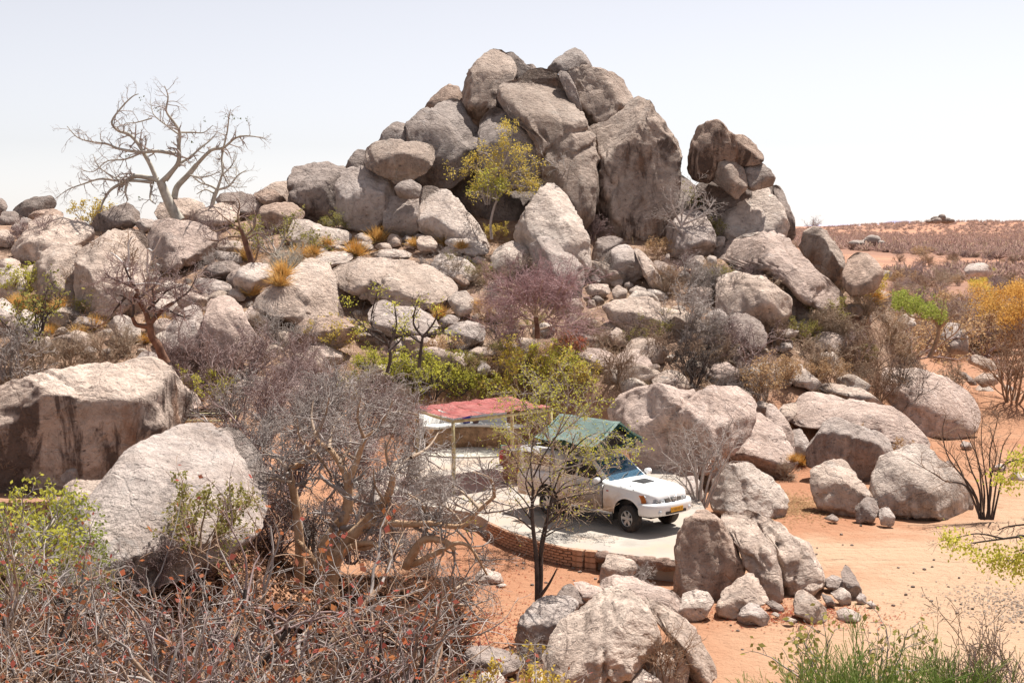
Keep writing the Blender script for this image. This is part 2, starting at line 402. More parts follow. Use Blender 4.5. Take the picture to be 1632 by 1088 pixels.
def R(view, pts, Y, label, tone='grey', e=0.72, d=0.85, lean=0.38, cuts=5, rough=1.0, cracks=1, stain=0.35, ground=True, ref=None,
      lv=None, seed=None, cap=None, cat='boulder', name=None, smooth_k=3.2, group=None, foot=1.07, tf=2):
    ox, oy, sc = V[view]
    P = np.array([[float(a) for a in q.split(',')] for q in pts.split()])
    P = np.stack([ox + P[:, 0] / sc, oy + P[:, 1] / sc], 1)
    Y = Y * K
    if ground:                                   # stand it where the sight line to its foot meets the slope
        x, y = P[:, 0], P[:, 1]
        gy = foot_depth((x.min() + x.max()) / 2, y.max() - 0.10 * np.ptp(y)) + 0.12 * math.sqrt(np.ptp(x) * np.ptp(y)) / FPX * Y
        if abs(gy - Y) < 7.5: Y = gy
    lean += (0.16 if lean > 0.5 else 0.04) if ground else 0.10; e += 0.05 if ground else -0.06
    x, y = P[:, 0], P[:, 1]; x2, y2 = np.roll(x, -1), np.roll(y, -1); cr = x * y2 - x2 * y; A = cr.sum() / 2
    cx, cy = ((x + x2) * cr).sum() / (6 * A), ((y + y2) * cr).sum() / (6 * A)
    C = at(cx, cy, Y)
    fw = (C - Vector((0, 0, CAM_Z))).normalized(); rt = fw.cross(Vector((0, 0, 1))).normalized(); up = rt.cross(fw)
    m = (fw * (C - Vector((0, 0, CAM_Z))).length).length / FPX * 1.0
    U = (x - cx) * m; Vv = -(y - cy) * m
    N = 180
    rth = np.zeros(N)
    for i in range(N):
        a = 2 * math.pi * i / N; ca, sa = math.cos(a), math.sin(a); best = 0
        for j in range(len(U)):
            ax, ay = U[j], Vv[j]; bx, by = U[(j + 1) % len(U)] - ax, Vv[(j + 1) % len(U)] - ay
            den = ca * by - sa * bx
            if abs(den) < 1e-9: continue
            t = (ax * by - ay * bx) / den; s_ = (ax * sa - ay * ca) / den
            if t > 0 and -1e-6 <= s_ <= 1 + 1e-6: best = max(best, t)
        rth[i] = best
    rth = np.where(rth > 0, rth, rth[rth > 0].mean())
    ker = np.exp(-0.5 * (np.arange(-8, 9) / (smooth_k / 2.0))**2); ker /= ker.sum()
    rth = np.convolve(np.concatenate([rth[-8:], rth, rth[:8]]), ker, 'valid')
    w_, h_ = np.ptp(U), np.ptp(Vv); S = math.sqrt(w_ * h_)
    pxs = math.sqrt(np.ptp(x) * np.ptp(y))
    if lv is None: lv = 6 if pxs > 230 else 5 if pxs > 70 else 4 if pxs > 30 else 3
    seed = seed if seed is not None else (int(cx) * 131 + int(cy) * 17)
    rg0 = random.Random(seed + 1)
    if not ground and cap is None and pxs > 45: cap = [(rg0.uniform(-.2, .2), -0.95, rg0.uniform(.1, .4), 0.58)]
    n, F = ico(lv)
    p = shape_rock(n, rth * (1.03 if ground else 1.07), d * S / 2, e, lean, S, seed, cuts, rough, cracks, cap=cap, top_facets=tf)
    if ground: p[:, 2] = np.where(p[:, 2] < 0, p[:, 2] * foot, p[:, 2])
    Wd = np.outer(p[:, 0], np.array(rt)) + np.outer(p[:, 1], np.array(fw)) + np.outer(p[:, 2], np.array(up))
    zb = Wd[:, 2].min()
    base = Vector((C.x, C.y, C.z + zb))
    Wd[:, 2] -= zb
    me = mesh_np('boulder', Wd, F[:, ::-1] if False else F, M['rock'])
    o = obj(name or 'boulder', me, None, base)
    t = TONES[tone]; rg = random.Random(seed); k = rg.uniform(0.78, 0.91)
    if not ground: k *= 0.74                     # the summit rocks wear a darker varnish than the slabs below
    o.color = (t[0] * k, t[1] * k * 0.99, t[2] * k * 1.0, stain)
    tag(o, label, cat, group)
    if ground: BASES.append((C.x, C.y, base.z + 0.10 * (C.z - base.z)))
    if ref: LAND.append((ref, cx, cy))
    return o

# --- summit stack; rocks filling the gaps carry their shade in the dark tone
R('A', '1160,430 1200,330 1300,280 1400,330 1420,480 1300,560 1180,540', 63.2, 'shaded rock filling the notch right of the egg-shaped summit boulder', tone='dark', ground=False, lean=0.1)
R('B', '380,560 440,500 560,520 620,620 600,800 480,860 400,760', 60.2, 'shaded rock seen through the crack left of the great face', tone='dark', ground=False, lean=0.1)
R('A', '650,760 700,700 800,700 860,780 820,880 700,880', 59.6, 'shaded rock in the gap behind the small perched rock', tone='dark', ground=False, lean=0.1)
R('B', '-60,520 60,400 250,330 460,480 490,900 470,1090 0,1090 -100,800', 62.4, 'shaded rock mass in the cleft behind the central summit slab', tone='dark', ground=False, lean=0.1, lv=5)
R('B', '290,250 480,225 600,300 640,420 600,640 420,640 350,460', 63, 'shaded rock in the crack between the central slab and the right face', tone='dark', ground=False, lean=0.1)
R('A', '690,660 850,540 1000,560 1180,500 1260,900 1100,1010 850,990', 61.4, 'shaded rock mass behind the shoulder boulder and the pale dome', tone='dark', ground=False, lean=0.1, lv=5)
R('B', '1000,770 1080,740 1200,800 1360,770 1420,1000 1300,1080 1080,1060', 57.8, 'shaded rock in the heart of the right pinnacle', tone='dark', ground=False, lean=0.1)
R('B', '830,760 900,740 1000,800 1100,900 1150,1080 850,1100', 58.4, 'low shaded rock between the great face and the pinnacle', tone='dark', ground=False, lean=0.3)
R('A', '1085,330 1095,250 1140,180 1200,120 1250,95 1300,118 1335,170 1345,235 1300,290 1250,330 1245,390 1190,440 1165,500 1130,460 1100,400', 62.2, 'tall egg-shaped boulder leaning at the left of the summit', e=0.78, lean=0.3, stain=0.7, tone='tan', ground=False, ref='the egg-shaped summit boulder')
R('A', '1290,118 1330,108 1370,140 1395,170 1430,195 1470,215 1400,245 1335,240', 63.6, 'wedge of dark rock behind the egg-shaped summit boulder', tone='dark', ground=False)
R('A', '1395,172 1440,170 1468,200 1465,225 1410,220', 64.5, 'tiny dark knob of rock on the skyline between the two summit blocks', tone='dark', ground=False)
R('A', '800,480 870,420 950,385 1030,355 1075,380 1100,440 1165,500 1168,600 1130,700 1010,780 920,800 850,740 810,620', 60.2, 'broad shaded boulder forming the left shoulder of the summit', lean=0.22, stain=0.5, ground=False, cracks=2, tone='grey', ref='the left shoulder boulder')
R('A', '880,415 905,365 960,310 1010,280 1060,290 1085,340 1080,400 1020,390', 62.6, 'rounded boulder peeping over the left shoulder of the summit', tone='rust', ground=False)
R('A', '645,580 680,510 735,465 790,480 808,530 800,590 720,610', 60.5, 'small rounded rock on the skyline left of the shoulder boulder', ground=False)
R('A', '480,700 510,640 545,605 595,612 610,700', 60.2, 'dark low rock on the skyline behind the overhanging slab', tone='dark', ground=False)
R('A', '590,600 640,570 760,560 860,570 935,600 925,660 880,720 820,765 740,775 690,740 610,690', 57.6, 'overhanging slab with flat sunlit top on the left flank', tone='tan', e=0.6, lean=0.55, cap=[(0.1, -0.75, -0.65, 0.45)], ground=False, ref='the overhanging slab')
R('A', '190,760 220,700 290,675 390,665 480,690 495,720 470,800 450,975 350,985 260,965 200,880', 58.2, 'dark streaked block at the left end of the summit stack', tf=1, e=0.6, lean=0.1, stain=1.6, tone='dark', ref='the dark streaked block')
R('A', '440,790 470,720 520,695 640,695 690,740 735,790 725,880 690,970 600,1020 500,1010 440,950', 57.2, 'square grey block beside the dark streaked block', tf=1, e=0.55, lean=0.12, stain=0.2, cap=[(-0.15, -0.95, 0.1, 0.62)], ref='the square grey block')
R('A', '735,800 770,770 820,757 868,790 850,850 760,850', 56.2, 'small rock perched on top of the upright egg block', tone='grey', ground=False)
R('A', '670,890 700,850 800,832 850,850 864,930 852,1030 770,1052 690,1032', 55.6, 'upright egg block below the overhanging slab', e=0.62, lean=0.15, ref='the upright egg block')
R('A', '855,800 930,788 1010,830 1080,900 1130,960 1190,1030 1215,1095 1000,1100 870,1010', 56.8, 'pale sloping dome right of the upright egg block', tone='white', lean=0.75, stain=0.1, d=0.6, ref='the pale sloping dome')
R('A', '1168,560 1175,480 1230,400 1290,410 1340,450 1400,520 1470,580 1490,660 1450,790 1300,800 1180,680', 58.4, 'blue-grey boulder behind the yellow-green tree', tone='grey', lean=0.25, ground=False)
R('A', '1080,860 1120,830 1200,820 1330,780 1450,760 1480,900 1430,1050 1250,1090 1180,1000 1110,930', 59.2, 'deeply shaded boulder behind the trunk of the yellow-green tree', tone='dark', ground=False, lean=0.1)  # deep shade put into its dark tone
R('A', '38,930 60,890 130,873 210,873 265,920 272,950 210,965 120,1015 50,985', 57, 'low boulder with pale top left of the dark streaked block', tone='rust', cap=[(0, -0.8, -0.6, 0.5)], ref='the low boulder left of the stack')
R('A', '0,850 70,805 150,768 195,765 195,880 60,890', 60.2, 'pale hump behind the wispy skyline shrub', tone='tan', lean=0.5)
R('B', '-30,380 -25,300 30,255 130,225 250,212 300,250 330,330 390,430 440,520 462,640 467,780 450,920 380,990 250,950 170,760 180,620 110,450 30,430', 58, 'huge central summit slab with a long sunlit diagonal edge', tone='tan', lean=0.45, stain=0.6, cracks=2, ground=False, d=0.7, e=0.62, ref='the central summit slab', lv=6)
R('B', '285,208 335,212 372,280 402,380 404,440 370,405 318,300', 60.4, 'thin sliver of rock wedged in the summit crack', tone='grey', d=1.4, ground=False, lean=0.3)
R('B', '318,207 400,188 480,203 560,213 610,250 642,320 652,380 612,440 540,495 470,505 425,455 402,380 378,280', 61.2, 'rounded upper block right of the summit crack', tone='tan', lean=0.3, e=0.66, stain=0.55, ground=False, cracks=2)
R('B', '222,212 270,150 330,105 375,88 420,120 447,170 458,208 350,212', 63.4, 'grey cap rock standing alone on the very top', tone='grey', ground=False)
R('B', '448,500 540,495 620,430 670,350 705,328 740,345 747,380 800,440 850,520 885,620 888,760 870,900 835,1070 760,1100 640,1075 540,1020 482,950 476,700 458,570', 57.6, 'great right-hand summit face with dark and rust water streaks', tf=1, tone='tan', lean=0.26, stain=2.0, cracks=2, ground=False, e=0.6, d=0.75, cap=[(0.05, -0.97, 0.08, 0.58)], ref='the great streaked summit face', lv=6)
R('B', '965,640 975,570 1010,500 1060,475 1110,480 1170,530 1230,535 1280,590 1318,630 1315,672 1220,690 1110,700 1060,765 1000,742 965,700', 57.2, 'rust-streaked balanced boulder on top of the right pinnacle', tf=0, tone='rust', stain=2.0, lean=0.15, e=0.62, ground=False, cap=[(0.1, -0.9, -0.3, 0.55)], ref='the balanced boulder')
R('B', '1045,700 1095,665 1210,680 1248,780 1195,855 1130,805 1060,745', 56.3, 'tilted block wedged under the balanced boulder', tone='tan', lean=0.25, ground=False, cap=[(-0.8, -0.5, -0.1, 0.5)])
R('B', '1210,690 1270,660 1330,680 1383,740 1372,785 1280,805 1240,780', 56.6, 'grey block under the right side of the balanced boulder', tone='grey', ground=False)
R('B', '1110,850 1200,862 1240,800 1320,783 1372,830 1422,900 1455,990 1440,1060 1300,1060 1180,1075 1090,1010', 56.4, 'pale pyramid-shaped slab at the foot of the right pinnacle', tone='pale', lean=0.6, stain=0.1, d=0.7, cap=[(0, -1, 0.35, 0.5)], ref='the pale pyramid slab')
R('B', '1365,790 1410,778 1440,830 1465,900 1495,960 1495,1040 1450,1050 1420,900', 57.8, 'dark stepped rock on the right edge of the pinnacle', tone='dark', stain=0.6)
R('F', '855,140 920,80 980,35 1040,50 1085,110 1118,190 1118,265 1070,320 960,325 865,300', 56.2, 'grey leaning boulder at the foot of the great summit face', tone='grey', lean=0.2, stain=0.5)
R('F', '1115,215 1140,195 1180,205 1175,250 1120,265', 54.5, 'small pale upright stone below the right pinnacle', tone='pale')
# --- pyramid in front of the summit and its neighbours
R('F', '0,170 40,90 100,0 160,-80 200,-112 245,-95 330,0 380,130 422,250 432,360 410,415 340,440 200,420 60,300 5,245', 53.6, 'tall pointed pale boulder standing in front of the summit', tone='pale', lean=0.55, stain=0.1, e=0.75, d=0.7, cap=[(-0.3, -0.9, 0.3, 0.6)], ref='the tall pointed boulder', lv=6)
R('F', '82,260 120,200 190,193 260,240 330,310 377,370 382,450 370,540 230,530 110,380', 52.3, 'rounded grey boulder leaning on the tall pointed boulder', tone='grey', lean=0.35, cap=[(-0.7, -0.7, 0.0, 0.5)])
R('E', '1262,370 1300,260 1400,222 1482,280 1475,380 1350,430', 52.4, 'pale boulder left of the tall pointed boulder', tone='pale', lean=0.4, ref='the pale boulder by the pointed one')
R('F', '480,370 520,290 580,248 640,255 700,300 732,370 712,425 660,455 570,440 510,415', 52, 'turtle-shaped boulder resting on small stones right of the pointed boulder', tone='grey', lean=0.25, cap=[(0.05, -0.75, -0.65, 0.55)], ref='the turtle-shaped boulder')
R('F', '640,260 700,268 750,320 790,370 822,440 835,510 770,500 720,410 690,310', 52.8, 'sloping boulder tucked behind the turtle-shaped boulder', tone='tan', lean=0.5)
R('F', '465,215 540,193 600,218 622,245 560,260 500,305 440,365 432,300', 53.4, 'dark cleft slab left of the turtle-shaped boulder', tone='dark')
for i, (q, Y, lab, t) in enumerate([
    ('390,485 440,462 520,468 538,510 500,540 410,520', 50.4, 'flat stone at the left under the turtle-shaped boulder', 'tan'),
    ('418,442 450,413 488,440 470,465', 51, 'small round stone left under the turtle-shaped boulder', 'grey'),
    ('532,445 570,423 612,445 600,475 540,475', 51, 'stone with a yellowish side holding up the turtle-shaped boulder', 'tan'),
    ('540,495 580,473 632,500 622,545 560,560', 50.2, 'middle stone below the turtle-shaped boulder', 'tan'),
    ('628,505 680,478 732,488 748,528 690,548', 50.3, 'right-hand pale stone below the turtle-shaped boulder', 'pale'),
    ('610,460 640,452 668,470 660,492 615,490', 51, 'dark little stone right under the turtle-shaped boulder', 'dark')]):
    R('F', q, Y, lab, tone=t, name='stone', cat='stone')
R('F', '495,590 560,558 650,543 750,538 812,570 832,640 842,735 770,758 690,755 600,730 530,665', 48, 'broad boulder with a dark hollow below the turtle-shaped boulder', tone='tan', lean=0.35, stain=0.5, cap=[(0.2, -0.75, -0.6, 0.55)], ref='the hollow boulder')
# --- pale slabs in the middle of the slope
R('E', '375,375 460,345 580,320 750,318 900,350 1010,410 1062,450 1085,490 1000,540 880,580 760,600 650,580 500,510 405,455', 50.4, 'long pale slab in the middle of the slope', tone='tan', lean=1.0, d=0.55, stain=0.15, e=0.62, cracks=2, ref='the long pale slab', lv=6)
R('E', '-60,580 0,520 100,430 220,350 350,358 385,430 412,500 442,610 430,700 250,690 100,650', 48.8, 'large tilted slab left of the long pale slab', tone='tan', lean=0.75, d=0.6, stain=0.1, e=0.62, cap=[(0.8, -0.55, -0.1, 0.6)], ref='the large tilted slab')
R('E', '225,345 300,298 400,283 492,290 502,325 380,365 260,372', 52, 'flat pale slab under the orange grass tufts', tone='pale', lean=0.9)
R('E', '560,312 640,280 700,268 800,280 842,310 700,325', 52.6, 'thin pale ledge above the long pale slab', tone='pale', lean=0.9)
R('E', '925,365 970,295 1050,293 1120,330 1182,370 1202,412 1165,445 1080,440 1000,410', 51.4, 'whitish slab right of the long pale slab', tone='white', lean=0.8, d=0.6, ref='the whitish slab')
R('E', '1060,440 1090,395 1120,420 1165,465 1120,480', 50.6, 'sharp pinkish shard right of the long pale slab', tone='rust', name='stone', cat='stone')
R('E', '132,185 170,108 250,108 340,148 440,160 502,190 485,228 380,250 280,262 180,240', 54, 'long oval boulder with pale top below the dark streaked block', tone='pale', lean=0.6, cap=[(0, -0.9, -0.3, 0.6)], ref='the long oval boulder')
R('E', '855,230 880,195 930,198 972,240 962,285 900,294 865,272', 52.4, 'round ball-like boulder lying on the pale ledge', tone='tan', e=0.9)
R('E', '985,200 1080,153 1150,168 1185,200 1100,220 1010,215', 54.2, 'grey flat rock at the foot of the pale sloping dome', tone='grey')
R('E', '995,225 1060,208 1150,213 1222,235 1265,285 1180,315 1100,285 1040,255', 53.5, 'white flat boulder below the pale sloping dome', tone='white', lean=0.8)
R('E', '980,285 1040,246 1092,265 1112,308 1000,306', 52.6, 'little domed stone under the white flat boulder', tone='tan', name='stone', cat='stone')
for i, (q, Y, lab, t) in enumerate([
    ('620,250 660,235 715,240 720,268 640,272', 53.2, 'brownish stone in the line of rubble above the pale ledge', 'tan'),
    ('690,225 710,185 750,190 775,220 770,250 720,260', 53.4, 'upright stone in the rubble below the upright egg block', 'tan'),
    ('775,210 800,190 830,205 825,230 790,232', 53.8, 'dark small stone in the rubble below the upright egg block', 'dark'),
    ('780,240 810,230 855,235 850,262 800,265', 53.2, 'squat stone left of the ball-like boulder', 'tan'),
    ('835,200 860,185 900,190 880,200 850,225', 53.7, 'grey stone behind the ball-like boulder', 'grey'),
    ('505,195 550,180 590,195 620,240 580,245 530,225', 53.8, 'pale broken stone right of the long oval boulder', 'pale'),
    ('490,240 540,225 600,240 625,265 560,275', 53, 'pale flat stone between the orange grass tufts', 'pale'),
    ('280,300 320,262 365,270 350,300', 52.6, 'grey stone left of the orange grass tufts', 'grey'),
    ('385,270 420,245 460,262 440,285', 52.8, 'pale stone between the two orange grass tufts', 'pale'),
    ('505,320 540,308 570,318 560,332 515,332', 52, 'small stone below the orange grass tuft', 'tan'),
    ('1110,310 1150,300 1165,330 1130,340', 52, 'small pale stone right of the little domed stone', 'pale'),
    ('1160,330 1200,308 1240,325 1235,350 1180,355', 52, 'pale cobble above the whitish slab', 'pale'),
    ('100,400 140,375 180,380 160,410 120,415', 50.4, 'pale stone at the upper left of the large tilted slab', 'pale')]):
    R('E', q, Y, lab, tone=t, name='stone', cat='stone')
R('E', '878,548 920,505 980,497 1027,530 1012,575 940,588 890,578', 48.6, 'oval grey boulder at the lower end of the long pale slab', tone='grey')
R('E', '943,482 990,449 1042,465 1053,512 1030,540 985,500', 49.2, 'small dark-sided boulder at the tip of the long pale slab', tone='tan')
R('E', '1028,548 1080,503 1140,503 1172,560 1165,620 1100,650 1055,605', 48.6, 'pale two-lobed boulder right of the long pale slab', tone='pale')
R('E', '588,630 620,570 680,553 740,588 850,598 940,640 985,700 900,760 700,760 600,700', 47, 'wide rounded boulder below the long pale slab', tone='grey', lean=0.45, ref='the wide rounded boulder')
R('E', '978,672 1030,633 1112,655 1060,695 1000,705', 47.2, 'flat grey stone by the straw tuft below the long slab', tone='grey', name='stone', cat='stone')
R('E', '1005,730 1060,683 1140,668 1232,700 1245,765 1150,815 1080,800', 46, 'rounded boulder left of the big mauve bush', tone='grey')
R('E', '165,710 260,650 400,643 500,700 535,745 450,810 330,860 200,815', 46, 'brown shaded boulder under the large tilted slab', tone='rust', lean=0.3, cap=[(0.1, -0.8, -0.6, 0.5)])
R('E', '700,800 760,765 830,780 830,830 740,840', 45, 'pale stone behind the dark-stemmed leafy shrub', tone='pale', name='stone', cat='stone')
R('E', '1030,880 1070,845 1120,840 1130,890 1080,930', 43.5, 'angular pale stone above the red shade roof', tone='pale', name='stone', cat='stone')
R('E', '1140,850 1200,815 1300,825 1300,870 1200,890', 43.8, 'flat layered stone above the red shade roof', tone='tan', name='stone', cat='stone')
R('E', '1195,930 1230,895 1270,930 1250,975 1200,970', 43, 'grey cracked stone above the red shade roof', tone='grey', name='stone', cat='stone')
# --- left part of the slope
R('D', '78,270 130,200 180,120 250,83 330,88 430,110 502,160 508,215 450,265 300,325 120,325', 56, 'broad domed boulder on the far left below the skyline', tone='tan', lean=0.6, stain=0.2, ref='the broad domed boulder')
R('D', '82,62 120,20 200,-12 270,-22 297,10 292,48 200,78 150,88', 60, 'dark tilted boulder on the left skyline', tone='dark', ground=False)
R('D', '155,98 200,60 290,45 347,70 342,98 220,115', 59.4, 'brown slab lying under the dark tilted boulder', tone='rust', cap=[(0, -0.8, -0.6, 0.5)])
R('D', '-5,115 20,63 85,63 122,100 100,145 20,158', 59, 'dark blocky boulder at the left end of the skyline', tone='dark')
R('D', '-45,-20 15,-8 38,30 20,75 -45,80', 60, 'dark boulder cut by the left edge of the skyline', tone='dark')
R('D', '58,152 90,128 142,160 112,185', 58, 'small dark stone under the left skyline blocks', tone='dark', name='stone', cat='stone')
R('D', '108,152 125,88 178,110 172,145', 58.6, 'blue-grey angular block under the dark tilted boulder', tone='grey')
R('D', '-15,245 0,168 42,163 78,210 62,258', 57, 'round boulder at the left edge under the skyline', tone='tan')
R('D', '290,130 310,122 345,128 348,140 300,140', 55.2, 'thin flake lying on the broad domed boulder', tone='grey', name='stone', cat='stone', ground=False)
R('D', '518,132 550,80 640,40 710,13 770,60 778,112 720,155 640,185 560,168', 58, 'oval dark boulder on the skyline left of the pale bare tree', tone='dark', e=0.8, lean=0.2, stain=0.6, ref='the oval skyline boulder')
R('D', '195,370 250,290 340,258 450,253 447,350 430,470 432,580 340,590 220,530 193,440', 52.3, 'left half of the split twin boulder on the left slope', tone='tan', lean=0.45, stain=0.5, ref='the split twin boulder')
R('D', '445,285 520,240 620,190 730,156 800,180 832,250 834,340 800,430 760,520 680,600 560,640 440,600 422,470', 51.6, 'right half of the split twin boulder, large and evenly rounded', tone='tan', lean=0.5, stain=0.3, lv=6)
R('D', '835,190 880,110 960,98 1060,110 1150,148 1205,190 1200,300 1100,330 1000,370 900,370 838,300', 54, 'large sunlit boulder under the pale bare tree', tone='pink', lean=0.75, stain=0.4, cap=[(-0.85, -0.5, 0.05, 0.6)], ref='the boulder under the bare tree')
R('C', '868,775 900,720 980,688 1060,688 1130,720 1145,755 1040,800 900,810', 58, 'rounded boulder on the skyline right behind the bare tree trunk', tone='tan', lean=0.4)
R('C', '1045,805 1130,750 1230,713 1310,708 1333,760 1312,815 1190,860 1100,830', 57, 'flat-topped boulder right of the bare tree', tone='tan', lean=0.5)
R('C', '1205,705 1250,663 1340,653 1400,668 1485,720 1440,780 1340,780', 58.6, 'dark low boulder on the skyline right of the bare tree', tone='dark')
R('C', '1415,665 1470,638 1530,638 1595,690 1592,728 1480,722', 59, 'dark-sided boulder on the skyline near the wispy shrub', tone='rust')
R('C', '755,830 800,800 870,810 900,850 800,880', 56.4, 'low rock in the gap left of the bare tree', tone='grey')
R('D', '1185,278 1250,218 1340,228 1365,280 1340,308 1220,300', 52.2, 'boulder with a dark underside behind the red-barked tree', tone='tan', cap=[(0, -0.7, -0.7, 0.5)])
R('D', '1205,305 1220,280 1340,293 1355,345 1240,358', 51.5, 'grey block under the overhang behind the red-barked tree', tone='grey')
R('D', '1130,400 1180,350 1290,335 1350,370 1300,420 1200,440', 50.8, 'black-stained boulder left of the white sphere boulder', tone='dark', stain=1.0)
R('D', '1085,465 1120,428 1200,438 1292,470 1295,520 1150,535', 50, 'low grey boulder left of the white sphere boulder', tone='grey')
R('D', '1303,430 1340,380 1420,348 1490,353 1553,410 1510,460 1440,510 1370,555 1318,500', 50.4, 'white sphere-like boulder in the left middle of the slope', tone='white', e=0.9, lean=0.2, stain=0.05, cracks=0, ref='the white sphere boulder')
R('D', '1270,520 1300,490 1340,500 1380,550 1330,560', 49, 'pale stone under the white sphere boulder', tone='pale', name='stone', cat='stone')
R('D', '-20,385 100,373 142,420 142,510 60,560 -20,550', 52, 'pale rounded boulder at the left edge beside the split twin boulder', tone='pale', lean=0.5)
R('D', '128,412 160,388 203,400 203,475 140,490', 52.6, 'dark-sided block left of the split twin boulder', tone='dark')
R('D', '-40,570 20,548 82,600 92,660 60,740 -40,740', 46, 'whitish boulder at the left edge above the huge dark-faced boulder', tone='white', lean=0.5)
R('D', '78,690 140,608 212,650 232,725 180,810 90,780', 45, 'pale angular boulder above the huge dark-faced boulder', tone='white', lean=0.5)
R('D', '935,730 980,650 1050,588 1112,588 1132,640 1140,740 1145,920 1020,910 948,840', 45.6, 'left half of the cleft boulder right of the red-trunked tree', tone='grey', lean=0.3, stain=0.3, cap=[(0.5, -0.85, 0, 0.6)], ref='the cleft boulder')
R('D', '1140,660 1180,550 1270,528 1330,570 1372,650 1425,750 1400,830 1330,930 1200,940 1140,870', 45, 'right half of the cleft boulder, smooth and rounded', tone='pink', lean=0.45, stain=0.3)
R('D', '845,620 880,528 930,508 985,570 1005,620 930,680 860,655', 46.6, 'pale boulder behind the fork of the red-trunked tree', tone='pale', lean=0.4)
R('D', '612,690 650,643 710,648 770,690 795,750 720,795 660,755', 44.6, 'grey-pink boulder left of the red-trunked tree', tone='pale')
R('D', '285,650 330,598 392,608 405,660 320,685', 45.2, 'small grey boulder among the green bushes on the left slope', tone='grey')
R('D', '405,690 440,648 540,648 585,680 480,730 420,720', 45.2, 'low dark boulder right of the green bushes on the left slope', tone='dark')
R('D', '1368,630 1400,588 1450,598 1485,660 1440,700 1390,685', 47, 'pale pink boulder right of the cleft boulder', tone='pink')
R('D', '160,810 200,770 270,760 290,810 220,850', 43.5, 'pale half-buried stone above the huge dark-faced boulder', tone='pale', name='stone', cat='stone')
R('D', '760,890 810,838 870,848 905,890 960,960 850,960', 39.5, 'dark jagged rock at the foot of the red-trunked tree', tone='dark', stain=1.0)
R('D', '345,760 370,745 400,755 390,775', 44, 'tiny stone in the dry grass left of the red-trunked tree', tone='tan', name='stone', cat='stone')
R('D', '0,330 60,320 110,340 100,375 0,380', 54.5, 'flat rock at the left edge below the broad domed boulder', tone='tan', lean=0.6)
# --- big boulders lower left
R('H', '-110,290 0,220 100,165 300,120 500,80 700,63 830,53 900,100 960,170 1012,270 1024,370 990,450 900,520 750,600 640,690 600,750 440,770 300,780 100,770 -110,700', 35, 'huge boulder with pale flat top and dark overhanging face', tf=0, tone='tan', e=0.5, lean=-0.05, d=0.8, stain=2.3, cuts=2, cracks=1, cap=[(-0.16, -0.97, -0.22, 0.50), (0.85, -0.5, 0.1, 0.75), (0.03, -0.55, 0.83, 0.60), (-0.5, -0.7, 0.5, 0.7)], ref='the huge dark-faced boulder', lv=6)
R('H', '955,160 1030,188 1090,240 1122,290 1060,345 1015,345', 36, 'small pinkish boulder behind the right end of the huge dark-faced boulder', tone='pink')
R('H', '600,720 660,640 760,560 870,480 960,420 1080,393 1240,403 1370,440 1432,510 1455,600 1485,720 1485,900 1350,1050 1000,1200 700,1300 420,1300 330,1100 420,900 540,800', 26.6, 'whale-backed sunlit boulder in the left foreground', tf=1, rough=0.55, smooth_k=9, tone='grey', lean=0.95, d=0.45, e=0.66, stain=0.05, cuts=3, cracks=2, ref='the whale-backed boulder', lv=6)
R('H', '355,745 430,713 490,728 605,723 605,775 530,830 440,900 385,890 375,800', 28.4, 'flaked layered block between the two big left boulders', tone='tan', lean=0.5, cracks=3)
R('H', '340,700 420,600 450,640 440,720 380,740', 31, 'shaded slab leaning in the hollow under the huge boulder', tone='grey')
# --- right slope
R('G', '-140,330 -60,290 0,275 130,240 200,233 270,275 330,340 390,420 415,470 490,500 555,560 575,605 500,660 430,660 330,610 250,520 150,470 0,430 -140,390', 51, 'large cracked slab sloping down to the right below the pinnacle', tone='pink', lean=0.95, d=0.5, stain=0.1, e=0.62, cracks=3, ref='the large cracked slab', lv=6)
R('G', '-30,272 20,258 100,245 120,252 60,272 -20,285', 53.2, 'thin loose flake lying on the large cracked slab', tone='pale', d=0.5, name='stone', cat='stone', ground=False)
R('G', '-130,500 0,465 100,488 200,560 272,612 275,700 200,780 0,780 -135,680', 48.4, 'rounded boulder under the large cracked slab', tone='tan', lean=0.4, stain=0.3, ref='the rounded boulder under the cracked slab')
R('G', '75,470 130,428 210,448 262,490 264,565 200,560 120,530', 49.2, 'broken blocky lump in the crack of the large slab', tone='rust', cracks=3, stain=0.6)
R('G', '335,335 370,258 410,228 470,243 520,310 562,380 584,470 586,600 530,570 480,510 405,480 385,415', 54.5, 'dark-faced standing rock right of the cracked slab', tone='tan', stain=1.2, ground=False, lean=0.2, cap=[(-0.6, -0.8, 0, 0.4)], ref='the dark-faced standing rock')
R('G', '576,470 600,400 650,363 710,368 760,420 792,480 765,560 680,595 620,595 588,550', 52, 'rounded standing boulder at the right end of the hill', tone='rust', stain=0.5, e=0.8, ref='the rounded standing boulder')
R('G', '780,480 810,458 850,470 840,495 790,500', 56, 'pale little stone right of the rounded standing boulder', tone='pale', name='stone', cat='stone')
R('G', '-112,860 -90,740 -30,700 50,703 120,760 153,830 133,890 20,905 -80,905', 45, 'dark round boulder in the bushes of the right slope', tone='dark', e=0.88, stain=0.5, ref='the dark round boulder')
R('G', '155,860 200,810 270,788 328,793 300,832 240,845 190,890', 44.4, 'pale splintered slab right of the dark round boulder', tone='pale')
R('G', '198,885 240,843 292,850 294,893 240,915 205,905', 44, 'small grey block below the splintered slab', tone='grey', name='stone', cat='stone')
R('G', '1125,840 1160,758 1220,758 1262,820 1268,920 1180,920', 54, 'mauve-grey boulder behind the green flat-topped tree', tone='grey')
R('G', '880,725 950,688 985,760 900,795', 54.5, 'pale stone half hidden under the green flat-topped tree', tone='pale', name='stone', cat='stone')
R('F', '1060,670 1090,620 1150,600 1190,640 1180,700 1100,710', 45.8, 'blue-grey rock left of the dark round boulder', tone='grey')
